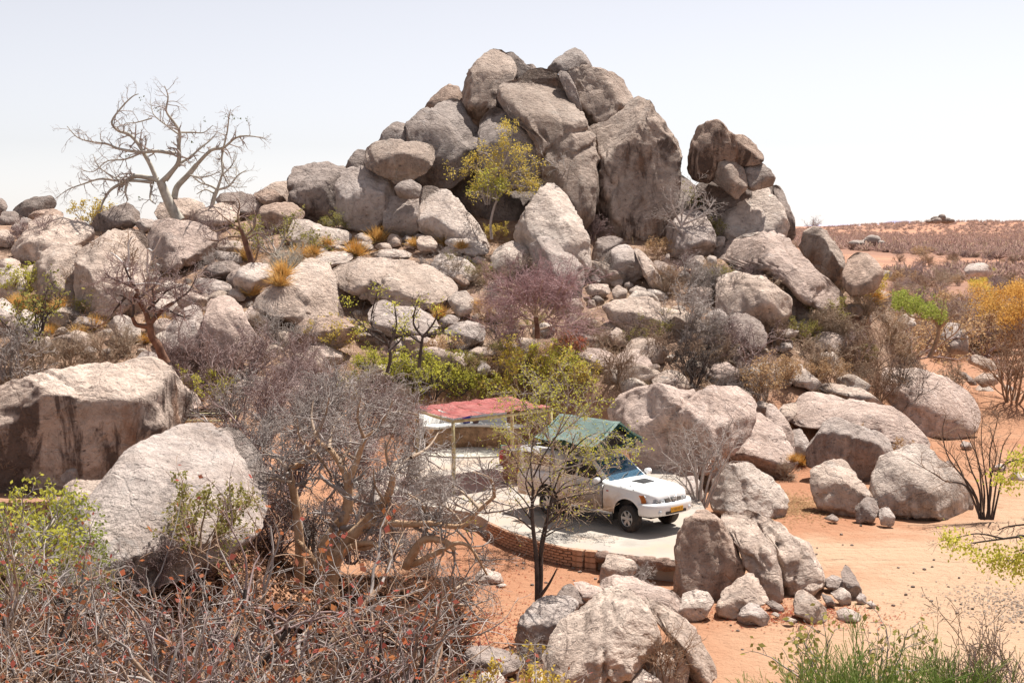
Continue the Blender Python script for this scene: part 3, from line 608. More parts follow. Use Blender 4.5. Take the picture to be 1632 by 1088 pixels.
R('F', '1180,570 1290,440 1400,410 1440,520 1400,600 1280,640', 47.4, 'smooth grey boulder left of the rounded boulder under the slab', tone='grey', lean=0.4)
R('F', '975,345 1010,310 1050,308 1080,350 1060,390 1000,400', 52, 'rounded stone below the foot of the great summit face', tone='tan')
R('F', '1062,330 1090,305 1130,315 1130,350 1080,360', 52.6, 'pale cobble left of the large cracked slab', tone='pale', name='stone', cat='stone')
R('F', '840,330 850,293 868,300 865,345', 53, 'small upright stone below the dry tan bush', tone='pale', name='stone', cat='stone')
R('F', '800,400 830,365 890,360 880,385 820,425', 52, 'tilted slab below the dry tan bush', tone='tan')
R('F', '533,745 570,703 622,740 642,795 590,818 540,788', 45.6, 'round-shouldered boulder below the hollow boulder', tone='tan')
R('F', '612,840 650,780 720,758 800,780 855,835 835,905 730,905 650,885', 45, 'domed tan boulder in the middle of the lower slope', tone='tan', ref='the domed tan boulder')
R('F', '315,890 380,828 460,818 540,850 605,915 540,945 380,935', 44, 'long tan boulder behind the yellow-green bush', tone='pink', lean=0.5)
R('F', '598,900 680,848 760,888 800,955 700,985 620,965', 44, 'smooth tan boulder below the domed tan boulder', tone='pink')
R('F', '765,1000 830,953 900,970 945,1035 880,1075 790,1045', 42.6, 'low tan boulder above the green roof tent', tone='tan')
R('F', '1075,970 1120,918 1180,903 1243,940 1255,1000 1150,1025', 43, 'pale tan boulder above the great boulder by the truck', tone='pink')
R('F', '1480,935 1540,905 1610,930 1614,985 1540,975', 43, 'tan boulder in the tan bushes of the lower right slope', tone='pink')
R('F', '1380,990 1400,955 1450,960 1460,1010 1400,1020', 42.6, 'squat stone in the tan bushes of the lower right slope', tone='tan', name='stone', cat='stone')
R('F', '640,1050 700,1030 760,1050 740,1090 650,1090', 41.4, 'pale stone just above the green roof tent', tone='pale', name='stone', cat='stone')
# --- around the truck and the sand flat
R('N', '85,360 170,270 270,218 380,193 480,228 540,238 640,208 770,193 850,213 915,300 890,420 800,520 700,620 560,680 530,740 440,760 360,760 270,660 265,560 150,440', 40.2, 'great double-humped boulder behind the truck', tf=1, tone='pink', lean=0.4, stain=0.5, cracks=2, cap=[(-0.1, -0.9, -0.42, 0.55)], ref='the great boulder behind the truck', lv=6)
R('N', '715,530 780,400 860,333 950,348 1040,420 1112,520 1153,615 1090,670 1000,690 900,670 780,650', 38.4, 'smooth egg-backed boulder right of the great boulder', tone='pink', lean=0.5, stain=0.15, ref='the egg-backed boulder')
R('N', '682,805 700,720 770,648 880,633 980,680 1070,748 1114,805 1085,890 960,930 800,922 700,880', 35.8, 'rounded boulder with black streaks right of the truck nose', tone='pale', lean=0.35, stain=0.7, e=0.78, ref='the rounded boulder by the truck nose')
R('N', '1025,375 1080,298 1153,283 1155,350 1080,420', 43, 'tilted oval stone above the egg-backed boulder', tone='tan')
R('N', '1115,455 1180,428 1235,520 1225,570 1150,580', 40.6, 'grey block between the egg-backed boulder and the split dome', tone='grey')
R('N', '590,690 640,620 700,588 742,620 725,690 690,740 620,730', 37, 'pale broken rock behind the grey stems by the truck nose', tone='pale')
R('N', '490,760 540,700 600,690 640,800 600,890 530,880', 35.4, 'dark mottled rock beside the truck nose', tone='grey', stain=0.8)
R('N', '345,155 420,108 500,140 515,195 430,205', 42.4, 'pale boulder above the left hump of the great boulder', tone='pink')
R('N', '645,135 700,73 760,63 823,100 833,155 740,180', 43.4, 'pale pink boulder above the right hump of the great boulder', tone='pink')
R('N', '908,295 960,273 1003,295 1003,355 940,345', 42, 'block-shaped stone right of the great boulder', tone='tan', name='stone', cat='stone')
dome = R('O', '410,260 480,180 600,140 750,126 950,130 1050,160 1150,220 1222,300 1248,370 1215,435 1100,452 950,437 800,410 560,350', 53.6, 'long whale-like dome at the back of the sand flat', tone='pink', lean=0.35, stain=0.3, e=0.75, ref='the long dome at the back', foot=1.35)
dome.location.z -= 0.45
R('O', '82,180 150,143 210,163 290,230 343,262 280,300 180,275 120,230', 46.4, 'pale peaked boulder above the split dome', tone='pale', lean=0.5)
R('O', '275,288 400,268 560,288 650,340 713,388 600,378 480,348 360,318', 45.4, 'thin curved sheet of rock lying behind the split dome', tone='tan', lean=0.9, d=0.4)
R('O', '160,510 200,390 270,323 400,338 560,378 720,398 820,448 900,528 955,615 850,660 700,600 450,540 300,540 200,530', 42.6, 'broad split dome right of the egg-backed boulder', tone='pink', lean=0.8, d=0.55, stain=0.15, e=0.66, ref='the broad split dome', lv=5)
R('O', '262,770 280,650 350,540 430,473 520,528 650,548 722,600 743,690 700,780 620,850 560,825 450,760 370,755', 40, 'hollow weathered boulder with shaded cave front', tf=1, tone='grey', lean=0.2, stain=0.8, cap=[(-0.05, -0.95, -0.3, 0.35)], ref='the hollow cave boulder')
R('O', '695,535 780,508 840,580 858,645 800,680 740,685', 40.8, 'cracked grey boulder right of the cave boulder', tone='grey', cracks=3)
R('O', '272,790 370,738 460,723 520,790 590,870 634,940 600,1010 540,1050 430,1060 330,1020 298,900', 35.6, 'blocky boulder standing on the sand below the cave boulder', tone='tan', lean=0.3, stain=0.7, e=0.62, cap=[(-0.1, -0.93, -0.25, 0.6)], ref='the blocky boulder on the sand')
R('O', '645,870 690,740 790,680 860,638 960,638 1010,698 1100,758 1200,870 1228,965 1165,1045 1040,1056 820,1052 690,1020 648,940', 36.2, 'wide smooth boulder on the sand left of the bare shrub', tone='pale', lean=0.4, stain=0.6, e=0.7, ref='the wide smooth boulder on the sand')
R('O', '538,1005 600,948 662,948 672,1010 645,1085 550,1095', 34.7, 'knobbly stone at the foot of the blocky boulder', tone='dark', name='stone', cat='stone', cracks=3)
R('O', '678,1025 730,998 768,1060 763,1112 690,1106', 34.6, 'small rounded stone at the foot of the wide smooth boulder', tone='grey', name='stone', cat='stone')
R('O', '345,1075 400,1045 440,1075 420,1095', 34.4, 'pale flat stone on the sand before the blocky boulder', tone='pale', name='stone', cat='stone')
R('O', '0,440 20,380 100,450 160,560 180,700 120,720 20,640', 39.4, 'shaded right flank rock beside the egg-backed boulder', tone='pink', lean=0.4)
for q, Y, lab, t in [
    ('1250,240 1300,205 1380,215 1385,265 1300,285', 55, 'domed tan boulder right of the long dome', 'tan'),
    ('1245,370 1270,280 1340,285 1400,345 1405,385 1300,395', 53.2, 'pale stone at the right end of the long dome', 'pale'),
    ('1130,190 1200,205 1270,265 1230,275', 55, 'dark slab leaning on the right of the long dome', 'dark'),
    ('1200,130 1260,95 1340,120 1400,170 1320,190', 57, 'tan boulder behind the right end of the long dome', 'tan'),
    ('1420,310 1440,275 1480,290 1485,335', 53.6, 'small pale stone near the bush at the right edge', 'pale'),
    ('1365,385 1410,365 1450,395 1420,420', 53, 'low stone on the sand at the back right', 'tan'),
    ('1165,640 1185,610 1225,620 1235,655 1180,660', 45, 'grey stone lying on the sand behind the bare shrub', 'grey'),
    ('1065,745 1090,725 1125,745 1115,775 1075,770', 39.5, 'dark stone behind the wide smooth boulder', 'dark'),
    ('1340,780 1400,745 1440,760 1420,790', 41, 'pale flat stone on the sand right of the bare shrub', 'white'),
    ('1460,830 1500,790 1546,800 1546,840 1480,845', 38.6, 'whitish stone at the right edge behind the leafy branch', 'white')]:
    R('O', q, Y, lab, tone=t, name='stone', cat='stone')
# --- foreground clusters
R('J', '983,580 988,280 1030,190 1080,140 1140,128 1210,180 1270,250 1322,330 1358,430 1345,520 1260,590 1200,622 1080,600', 28.2, 'pointed boulder with rust-stained flat face beside the pad', tf=0, tone='rust', lean=0.15, stain=0.6, e=0.62, cap=[(-0.25, -0.95, 0.1, 0.55)], ref='the pointed boulder by the pad')
R('J', '1228,185 1270,128 1340,150 1420,180 1480,250 1530,330 1552,430 1583,570 1540,632 1490,590 1440,500 1370,440 1330,340 1270,250', 28, 'middle leaf of the split boulder beside the pad', tone='tan', lean=0.35, cracks=2, d=0.7)
R('L', '15,145 60,118 160,160 260,200 330,260 420,310 470,400 498,515 430,540 330,590 280,560 240,430 200,310 130,210', 28.6, 'right leaf of the split boulder beside the pad', tone='tan', lean=0.3, cracks=2, ref='the split boulder beside the pad')
R('J', '1213,660 1250,580 1340,500 1400,468 1460,540 1503,615 1440,650 1350,695 1310,722 1230,700', 26.9, 'triangular boulder at the foot of the split boulder', tone='tan')
R('J', '1323,748 1350,660 1400,638 1450,650 1505,715 1480,758', 26.1, 'cracked low stone in front of the triangular boulder', tone='grey', name='stone', cat='stone', cracks=3)
for q, Y, lab, t in [
    ('318,600 350,500 390,458 470,478 498,535 440,590 360,580', 27, 'rounded stone leaning on the right leaf of the split boulder', 'tan'),
    ('332,645 350,580 390,563 440,600 512,662 528,728 450,742 350,700', 26, 'wedge-shaped stone at the front of the rubble pile', 'tan'),
    ('543,585 600,553 652,580 658,648 610,650', 26.5, 'pale block in the middle of the rubble pile', 'pale'),
    ('603,480 630,423 682,490 718,555 702,612 650,600 620,540', 26.9, 'sharp upright tooth of rock at the right of the rubble pile', 'dark'),
    ('488,525 560,478 622,510 612,570 540,560', 27.2, 'arched dark stone behind the rubble pile', 'dark'),
    ('688,615 710,578 743,600 743,640 700,638', 26.5, 'small stone right of the sharp tooth of rock', 'grey'),
    ('488,585 540,600 572,645 530,668', 26.3, 'shaded small block left in the rubble pile', 'dark'),
    ('575,690 620,665 715,700 705,738 600,738', 25.7, 'flat pale stone at the front right of the rubble pile', 'pale'),
    ('742,640 770,625 800,650 780,665', 26.2, 'little flat stone at the right end of the rubble pile', 'grey'),
    ('205,700 230,688 262,700 250,718', 25.8, 'pale pebble left of the wedge-shaped stone', 'pale'),
    ('270,735 300,715 352,730 340,752', 25.6, 'flat pebble in front of the wedge-shaped stone', 'pale'),
    ('180,640 215,622 270,650 285,680 220,680', 26.4, 'hollowed dark stone behind the pebbles', 'dark')]:
    R('L', q, Y, lab, tone=t, name='stone', cat='stone')
R('J', '993,690 1020,590 1090,563 1160,580 1193,632 1155,700 1080,728 1010,720', 26.6, 'round pale boulder below the pointed boulder', tone='pale', e=0.85)
R('J', '542,520 560,440 600,368 680,373 740,400 763,445 710,500 620,515', 28.4, 'wedge-shaped stone with shaded face at the end of the brick wall', tone='tan', cap=[(-0.4, -0.85, -0.2, 0.55)])
R('J', '530,540 620,488 740,488 850,540 960,570 1015,602 985,690 900,660 760,640 640,590', 27, 'low broad slab behind the foreground boulder group', tone='pink', lean=0.8, d=0.5)
R('J', '305,595 340,550 390,528 450,580 468,625 430,665 350,625', 26.2, 'dark mottled stone behind the foreground boulder group', tone='dark', stain=0.9)
R('J', '395,520 470,525 565,555 600,600 480,660 445,585', 25.8, 'pale sloping stone at the back of the foreground group', tone='pink', lean=0.6)
R('J', '78,840 100,730 170,640 260,598 360,608 422,652 390,710 330,780 290,870 240,920 150,950 98,920', 24.6, 'rounded grey boulder on the left of the foreground group', tone='grey', lean=0.25, stain=0.4, e=0.8, ref='the left foreground boulder')
R('J', '262,970 280,840 340,740 460,640 560,570 640,543 720,580 790,640 845,720 880,820 865,900 800,940 760,1000 720,1040 620,1060 500,1050 400,1090 300,1110', 23.9, 'largest pitted boulder in the middle of the foreground group', tone='tan', lean=0.55, stain=0.3, e=0.7, rough=1.2, cracks=2, ref='the largest foreground boulder', lv=6)
R('J', '788,610 850,638 950,688 1060,758 1122,830 1163,920 1214,995 1203,1052 1110,1072 1050,1020 1040,940 960,850 880,760', 24.4, 'long split slab on the right of the foreground group', tone='tan', lean=0.4, cracks=3, d=0.8)
R('J', '798,960 860,888 940,868 1010,878 1050,950 1035,1062 960,1092 840,1060', 23.3, 'boulder in front of the long split slab', tone='tan')
R('J', '685,1060 760,998 860,1048 925,1100 700,1140', 22.8, 'pale stone below the largest foreground boulder', tone='pale', name='stone', cat='stone')
R('J', '435,1095 480,1040 560,1033 640,1060 655,1130 440,1130', 22.6, 'round pale stone at the bottom edge before the largest boulder', tone='pale', name='stone', cat='stone')
R('J', '128,1090 170,1020 210,1003 250,1060 255,1120 128,1130', 22.6, 'small grey stone at the bottom edge left of the round pale one', tone='grey', name='stone', cat='stone')
R('I', '1175,960 1230,890 1330,878 1440,900 1535,955 1480,1025 1380,1055 1270,1045', 23.8, 'half-buried dark boulder left of the foreground group', tone='dark', stain=0.7, lean=0.4)
R('I', '1245,1100 1300,1030 1390,1018 1435,1070 1425,1130', 22.4, 'pale stone at the bottom edge below the half-buried boulder', tone='pale', name='stone', cat='stone')
R('I', '1255,490 1310,440 1400,470 1425,518 1320,530', 28.6, 'pale flat rock lying on the orange sand left of the dark slender tree', tone='pale', name='stone', cat='stone')
R('I', '1370,540 1420,525 1445,540 1400,548', 28, 'thin pale chip of rock on the orange sand', tone='pale', name='stone', cat='stone')
# --- far rocks on the plain
def outcrop(px0, px1, py0, py1, Y, label, n, seed, tone):
    c = at((px0 + px1) / 2, py1, Y); e0 = empty('rock_outcrop', c); tag(e0, label, 'outcrop')
    rg = random.Random(seed); w = (px1 - px0) / FPX * Y; h = (py1 - py0) / FPX * Y
    nn, F = ico(3)
    for i in range(n):
        u = rg.uniform(-0.5, 0.5); s = h * rg.uniform(0.3, 0.55) * (1.15 - abs(u))
        p = nn * np.array([s * rg.uniform(0.8, 1.5), s, s * rg.uniform(0.55, 0.8)])
        p = p * (1 + 0.13 * fbm(nn * 1.3 + i * 9.1 + seed, seed + i, 3))[:, None]
        o = obj('boulder', mesh_np('far_boulder', p, F, M['rock']), e0, (u * w * 0.85, rg.uniform(-0.3, 0.3) * w, s * 0.25 + (h * 0.62 * (1 - 2 * abs(u)) * rg.random())))
        t = TONES[tone]; k = rg.uniform(0.65, 0.9); o.color = (t[0] * k, t[1] * k, t[2] * k, 0.4)
outcrop(1350, 1408, 370, 391, 470, 'weathered grey rock outcrop out on the bushy plain', 11, 3, 'grey')
outcrop(1479, 1522, 340, 355, 900, 'dark rocky knoll on the far horizon', 9, 8, 'dark')
# ------------------------------------------------------------------ terrain
_B = np.array(BASES); _res = _B[:, 2] - terrain0(_B[:, 0], _B[:, 1]); _res = np.clip(_res, -1.6, 1.6)
def terrain(x, y):
    x = np.atleast_1d(np.asarray(x, float)); y = np.atleast_1d(np.asarray(y, float))
    sh = x.shape; xf, yf = x.ravel(), y.ravel(); z = terrain0(xf, yf)
    near = (yf < 90) & (yf > 15) & (np.abs(xf) < 40)
    i = np.where(near)[0]
    for s in range(0, len(i), 20000):
        j = i[s:s + 20000]
        w = np.exp(-((xf[j, None] - _B[None, :, 0])**2 + (yf[j, None] - _B[None, :, 1])**2) / (2 * 1.6**2))
        hillw = 1.0
        z[j] += (w @ _res) / (w.sum(1) + 0.35) * hillw
    P = np.stack([xf * 0.35, yf * 0.35, np.zeros_like(xf)], 1)
    z = z + 0.07 * fbm(P, 3, 3) * (yf < 120)
    # level ground under the concrete pad
    d = np.hypot((xf + 0.2) / 5.4, (yf - 43.5) / 8.4)
    flat = sm((1.18 - d) / 0.25) * (xf > -9)
    z = z * (1 - flat) + np.minimum(z, 0.0) * flat
    return z.reshape(sh)
def ground(px, py):
    r = ray(px, py); Y = 12.0; prev = 12.0
    Ys = np.concatenate([np.arange(12, 120, 0.25), np.geomspace(120, 5000, 160)])
    zz = terrain(r.x * Ys, Ys); rz = CAM_Z + r.z * Ys
    k = np.where(rz <= zz)[0]
    Y = Ys[k[0]] if len(k) else 60.0
    return Vector((r.x * Y, Y, float(terrain(r.x * Y, Y)[0])))
def tz(x, y): return float(terrain(x, y)[0])

xs = np.concatenate([-np.geomspace(32, 9000, 45)[::-1], np.arange(-31.6, 31.7, 0.4), np.geomspace(32, 9000, 45)])
ys = np.concatenate([np.array([-60, -30, -12, -6, -3]), np.arange(0, 90, 0.4), np.geomspace(90.5, 12000, 110)])
X, Yg = np.meshgrid(xs, ys); Z = terrain(X, Yg)
nx, ny = len(xs), len(ys)
idx = np.arange(nx * ny).reshape(ny, nx)
Fq = np.stack([idx[:-1, :-1].ravel(), idx[:-1, 1:].ravel(), idx[1:, 1:].ravel(), idx[1:, :-1].ravel()], 1)
g = obj('ground', mesh_np('ground', np.stack([X.ravel(), Yg.ravel(), Z.ravel()], 1), Fq, M['sand']))
tag(g, 'orange sand and stony soil of the plain and hill', kind='structure')
# far hills on the horizon, the haze of distance put into their colours
def far_hill(px0, px1, py, Y, col, label, seed):
    n = 60; rg = np.random.default_rng(seed); t = np.linspace(0, 1, n)
    top = (360 - py) / FPX * Y + CAM_Z
    prof = np.sin(t * math.pi)**0.7 * (1 + 0.18 * fbm(np.stack([t * 6, t * 0, t * 0], 1), seed, 4))
    x = (px0 + (px1 - px0) * t - 816) / FPX * Y
    D = Y * 0.08
    v = np.concatenate([np.stack([x, np.full(n, Y - D), np.full(n, -15.0)], 1), np.stack([x, np.full(n, Y - D * .4), top * prof * .55 - 4], 1), np.stack([x, np.full(n, Y), top * prof], 1), np.stack([x, np.full(n, Y + D), np.full(n, -15.0)], 1)])
    f = []
    for r in range(3):
        for i in range(n - 1): f.append((r * n + i, r * n + i + 1, (r + 1) * n + i + 1, (r + 1) * n + i))
    o = obj('hill', mesh_np('hill', v, np.array(f), col)); tag(o, label, kind='structure')
far_hill(1380, 1500, 352.5, 9000, plain('hill_haze_blue', (0.26, 0.25, 0.36), 1.0), 'low haze-blue hill far away on the horizon', 2)
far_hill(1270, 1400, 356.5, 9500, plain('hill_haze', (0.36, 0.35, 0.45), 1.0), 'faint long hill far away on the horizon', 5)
# ------------------------------------------------------------------ simple solids
def bm_mesh(name, fn, mat, smooth=False):
    bm = bmesh.new(); fn(bm); bmesh.ops.recalc_face_normals(bm, faces=bm.faces)
    me = bpy.data.meshes.new(name); bm.to_mesh(me); bm.free(); me.materials.append(mat)
    if smooth: me.polygons.foreach_set('use_smooth', [True] * len(me.polygons))
    return me
def box(bm, x0, x1, y0, y1, z0, z1, bev=0.0):
    r = bmesh.ops.create_cube(bm, size=1.0)['verts']
    for v in r: v.co = Vector((x0 + (v.co.x + .5) * (x1 - x0), y0 + (v.co.y + .5) * (y1 - y0), z0 + (v.co.z + .5) * (z1 - z0)))
    if bev: bmesh.ops.bevel(bm, geom=list({e for v in r for e in v.link_edges}), offset=bev, segments=2, affect='EDGES')
def prism(bm, poly, z0, z1):
    a = [bm.verts.new((p[0], p[1], z0)) for p in poly]; b = [bm.verts.new((p[0], p[1], z1)) for p in poly]
    bm.faces.new(b); bm.faces.new(a[::-1]); n = len(poly)
    for i in range(n): bm.faces.new((a[i], a[(i + 1) % n], b[(i + 1) % n], b[i]))
def tube(bm, pts, r, seg=8, r2=None):
    pts = [Vector(p) for p in pts]; rings = []
    for i, p in enumerate(pts):
        t = (pts[min(i + 1, len(pts) - 1)] - pts[max(i - 1, 0)]).normalized()
        u = t.cross(Vector((0, 0, 1)) if abs(t.z) < .9 else Vector((1, 0, 0))).normalized(); w = t.cross(u)
        rr = r if r2 is None else r + (r2 - r) * i / (len(pts) - 1)
        rings.append([bm.verts.new(p + (u * math.cos(a) + w * math.sin(a)) * rr) for a in [2 * math.pi * k / seg for k in range(seg)]])
    for i in range(len(rings) - 1):
        for k in range(seg): bm.faces.new((rings[i][k], rings[i][(k + 1) % seg], rings[i + 1][(k + 1) % seg], rings[i + 1][k]))
    bm.faces.new(rings[0][::-1]); bm.faces.new(rings[-1])
def lathe(bm, prof, seg=28, axis='y'):
    rings = []
    for (r, h) in prof:
        rings.append([bm.verts.new((r * math.cos(2 * math.pi * k / seg), h, r * math.sin(2 * math.pi * k / seg)) if axis == 'y' else
                                   (r * math.cos(2 * math.pi * k / seg), r * math.sin(2 * math.pi * k / seg), h)) for k in range(seg)])
    for i in range(len(rings) - 1):
        for k in range(seg): bm.faces.new((rings[i][k], rings[i][(k + 1) % seg], rings[i + 1][(k + 1) % seg], rings[i + 1][k]))
    return rings

M['concrete'] = plain('concrete', (0.38, 0.34, 0.30), 0.9, spec=0.2, var=0.16, scale=1.6, bump=0.015, dirt=(0.40, 0.275, 0.19), dirt_scale=0.8, dirt_lo=0.46)
M['brick'] = plain('brick', (0.40, 0.235, 0.155), 0.9, spec=0.2, var=0.28, scale=7.0, bump=0.012, dirt=(0.52, 0.39, 0.30), dirt_scale=5, dirt_lo=0.5)
M['mortar'] = plain('mortar', (0.34, 0.25, 0.20), 0.95, spec=0.1, bump=0.01)
M['pole'] = plain('pole', (0.50, 0.42, 0.22), 0.7, var=0.25, scale=9)
M['roof_red'] = plain('roof_red', (0.48, 0.15, 0.14), 0.75, spec=0.25, var=0.22, scale=3.0, dirt=(0.60, 0.30, 0.27), dirt_scale=1.6, dirt_lo=0.42)
M['whitewash'] = plain('whitewash', (0.74, 0.73, 0.69), 0.85, var=0.08, scale=3, bump=0.02, dirt=(0.50, 0.42, 0.34), dirt_scale=3, dirt_lo=0.56)
M['stonework'] = plain('stonework', (0.40, 0.25, 0.14), 0.95, var=0.35, scale=5, bump=0.05, dirt=(0.22, 0.12, 0.07), dirt_scale=3)
M['blue'] = plain('blue_plastic', (0.02, 0.035, 0.32), 0.35, var=0.1)
M['dark_item'] = plain('dark_item', (0.10, 0.06, 0.06), 0.6)
M['red_item'] = plain('red_item', (0.38, 0.05, 0.05), 0.6, var=0.3)
M['green_item'] = plain('green_item', (0.12, 0.30, 0.20), 0.6, var=0.2)
M['black'] = plain('black_trim', (0.018, 0.018, 0.02), 0.45)
M['rubber'] = plain('rubber', (0.035, 0.031, 0.029), 0.85, dirt=(0.16, 0.11, 0.08), dirt_scale=4, dirt_lo=0.48)
M['alloy'] = plain('alloy', (0.52, 0.51, 0.50), 0.35, metal=0.7, var=0.08)
M['tent_green'] = plain('tent_canvas', (0.045, 0.145, 0.125), 0.75, var=0.18, scale=3, bump=0.02)
M['tent_pale'] = plain('tent_flysheet', (0.29, 0.39, 0.36), 0.7, var=0.14, scale=2.5, bump=0.02)
M['lamp_glass'] = plain('lamp_glass', (0.62, 0.64, 0.66), 0.08, spec=0.8, var=0.2, scale=14)
M['amber'] = plain('amber', (0.75, 0.25, 0.05), 0.2, spec=0.6)
M['red_lens'] = plain('red_lens', (0.6, 0.05, 0.03), 0.2, spec=0.6)
M['plate'] = plain('plate', (0.70, 0.36, 0.03), 0.45, var=0.06)
M['plate_mark'] = plain('plate_mark', (0.34, 0.15, 0.02), 0.5, var=0.1)
def glass(name, col):
    s = NT(name); s.b.inputs['Base Color'].default_value = (*col, 1); s.b.inputs['Roughness'].default_value = 0.04
    s.b.inputs['Specular IOR Level'].default_value = 1.0; s.b.inputs['IOR'].default_value = 1.7
    return s.m
M['glass'] = glass('windscreen_sky_glass', (0.09, 0.21, 0.32)); M['dark_glass'] = glass('side_glass', (0.012, 0.012, 0.013))  # the windscreen's base blue stands in for reflected sky
def paint():
    s = NT('white_paint'); tc = s.node('ShaderNodeTexCoord'); sx = s.node('ShaderNodeSeparateXYZ'); s.l(tc.outputs['Object'], sx.inputs[0])
    n = s.noise(tc.outputs['Object'], 1.6, 6, 0.7)
    h = s.math('ADD', sx.outputs[2], s.math('MULTIPLY', s.math('SUBTRACT', n, 0.5), 0.9))
    f = s.ramp(h, (0.52, 0.95), (1.22, 0.0))
    bx = s.ramp(s.math('DIVIDE', sx.outputs[0], 4.0), (0.60, 1.0), (0.74, 0.12))
    col = s.mix(s.math('MULTIPLY', f, bx), (0.80, 0.80, 0.80), (0.50, 0.335, 0.215))
    s.l(col, s.b.inputs['Base Color']); s.b.inputs['Roughness'].default_value = 0.32; s.b.inputs['Specular IOR Level'].default_value = 0.5
    return s.m
M['paint'] = paint()

# ------------------------------------------------------------------ concrete pad and its brick retaining wall
edge_px = [(780, 831), (797, 839), (816, 847), (841, 855), (866, 863), (900, 871), (929, 875), (953, 877)]
edge = [on_z(px, py, PAD_Z) for px, py in edge_px]
rest = [on_z(px, py, PAD_Z) for px, py in [(1000, 884), (1045, 889), (1085, 893), (1125, 868), (1135, 835), (1118, 800), (1098, 765), (1040, 742), (960, 728), (900, 716), (840, 703), (790, 693), (735, 694), (690, 704), (640, 728), (600, 752), (570, 775), (600, 797), (650, 803), (700, 808), (745, 815), (767, 823)]]
pad = obj('concrete_pad', bm_mesh('concrete_pad', lambda bm: prism(bm, [(p.x, p.y) for p in edge + rest], -0.5, PAD_Z), M['concrete']))
tag(pad, 'pale raised concrete parking pad', kind='structure')
wall = empty('brick_wall', (edge[0].x, edge[0].y, 0.0)); tag(wall, 'low curved brick retaining wall along the front of the pad', 'wall')
def poly_at(pts, s):
    for a, b in zip(pts[:-1], pts[1:]):
        L = (b - a).length
        if s <= L: return a + (b - a) * (s / L), (b - a).normalized()
        s -= L
    return pts[-1].copy(), (pts[-1] - pts[-2]).normalized()
tot = sum((b - a).length for a, b in zip(edge[:-1], edge[1:]))
rgw = random.Random(4)
bmesh_brick = []
for k in range(4):
    def mk(bm, k=k):
        rr = random.Random(k + 3); box(bm, -0.104, 0.104, -0.05, 0.05, 0, 0.062, 0.006)
        for v in bm.verts: v.co += Vector((rr.uniform(-1, 1), rr.uniform(-1, 1), rr.uniform(-1, 1))) * 0.004
    bmesh_brick.append(bm_mesh('brick', mk, M['brick']))
core = []
for i in range(24):
    p, t = poly_at(edge, tot * i / 23.0); n = Vector((t.y, -t.x, 0)); core.append((p + n * 0.012, n))
core_out = [(c + n * 0.048) for c, n in core]; core_in = [(c - n * 0.01) for c, n in core]
co = obj('mortar_bed', bm_mesh('mortar_bed', lambda bm: prism(bm, [(p.x - edge[0].x, p.y - edge[0].y) for p in core_out] + [(p.x - edge[0].x, p.y - edge[0].y) for p in core_in[::-1]], -0.45, PAD_Z - 0.02), M['mortar']), wall)
for c in range(8):
    z = PAD_Z - 0.068 - c * 0.075
    s = 0.11 + (0.108 if c % 2 else 0.0)
    while s < tot - 0.62:
        p, t = poly_at(edge, s); n = Vector((t.y, -t.x, 0))
        if z + 0.05 > tz(p.x + n.x * .1, p.y + n.y * .1) - 0.05:
            b = obj('brick', bmesh_brick[rgw.randrange(4)], wall, (p.x - edge[0].x + n.x * (0.045 + rgw.uniform(-.006, .01)), p.y - edge[0].y + n.y * 0.045, z))
            b.rotation_euler = (0, 0, math.atan2(t.y, t.x) + rgw.uniform(-.02, .02))
        s += 0.218
# end pier of larger blocks
blk = bm_mesh('block', lambda bm: box(bm, -0.145, 0.145, -0.11, 0.11, 0, 0.135, 0.01), M['brick'])
for cidx in range(2):
    p, t = poly_at(edge, tot - 0.45 + cidx * 0.305); n = Vector((t.y, -t.x, 0))
    for r in range(4):
        b = obj('block', blk, wall, (p.x - edge[0].x + n.x * 0.09, p.y - edge[0].y + n.y * 0.09, PAD_Z + 0.02 - 0.145 * (r + 1)))
        b.rotation_euler = (0, 0, math.atan2(t.y, t.x) + rgw.uniform(-.02, .02))
# rough stone kerb on from the pier
for i in range(9):
    a, b2 = edge[-1], rest[2]; p = a + (b2 - a) * ((i + 0.7) / 9.5)
    nn, F = ico(3); s_ = rgw.uniform(0.13, 0.2)
    q = nn * np.array([s_ * 1.3, s_ * 0.9, s_ * 0.8]) * (1 + 0.18 * fbm(nn * 1.5 + i * 7, i, 3))[:, None]
    o = obj('kerb_stone', mesh_np('kerb_stone', q, F, M['rock']), None, (p.x, p.y - 0.1, PAD_Z - 0.12)); o.color = (0.62, 0.5, 0.45, 0.3)
    tag(o, 'rough dark stone in the kerb between the wall pier and the pointed boulder', 'stone', 'kerb stones right of the brick wall')

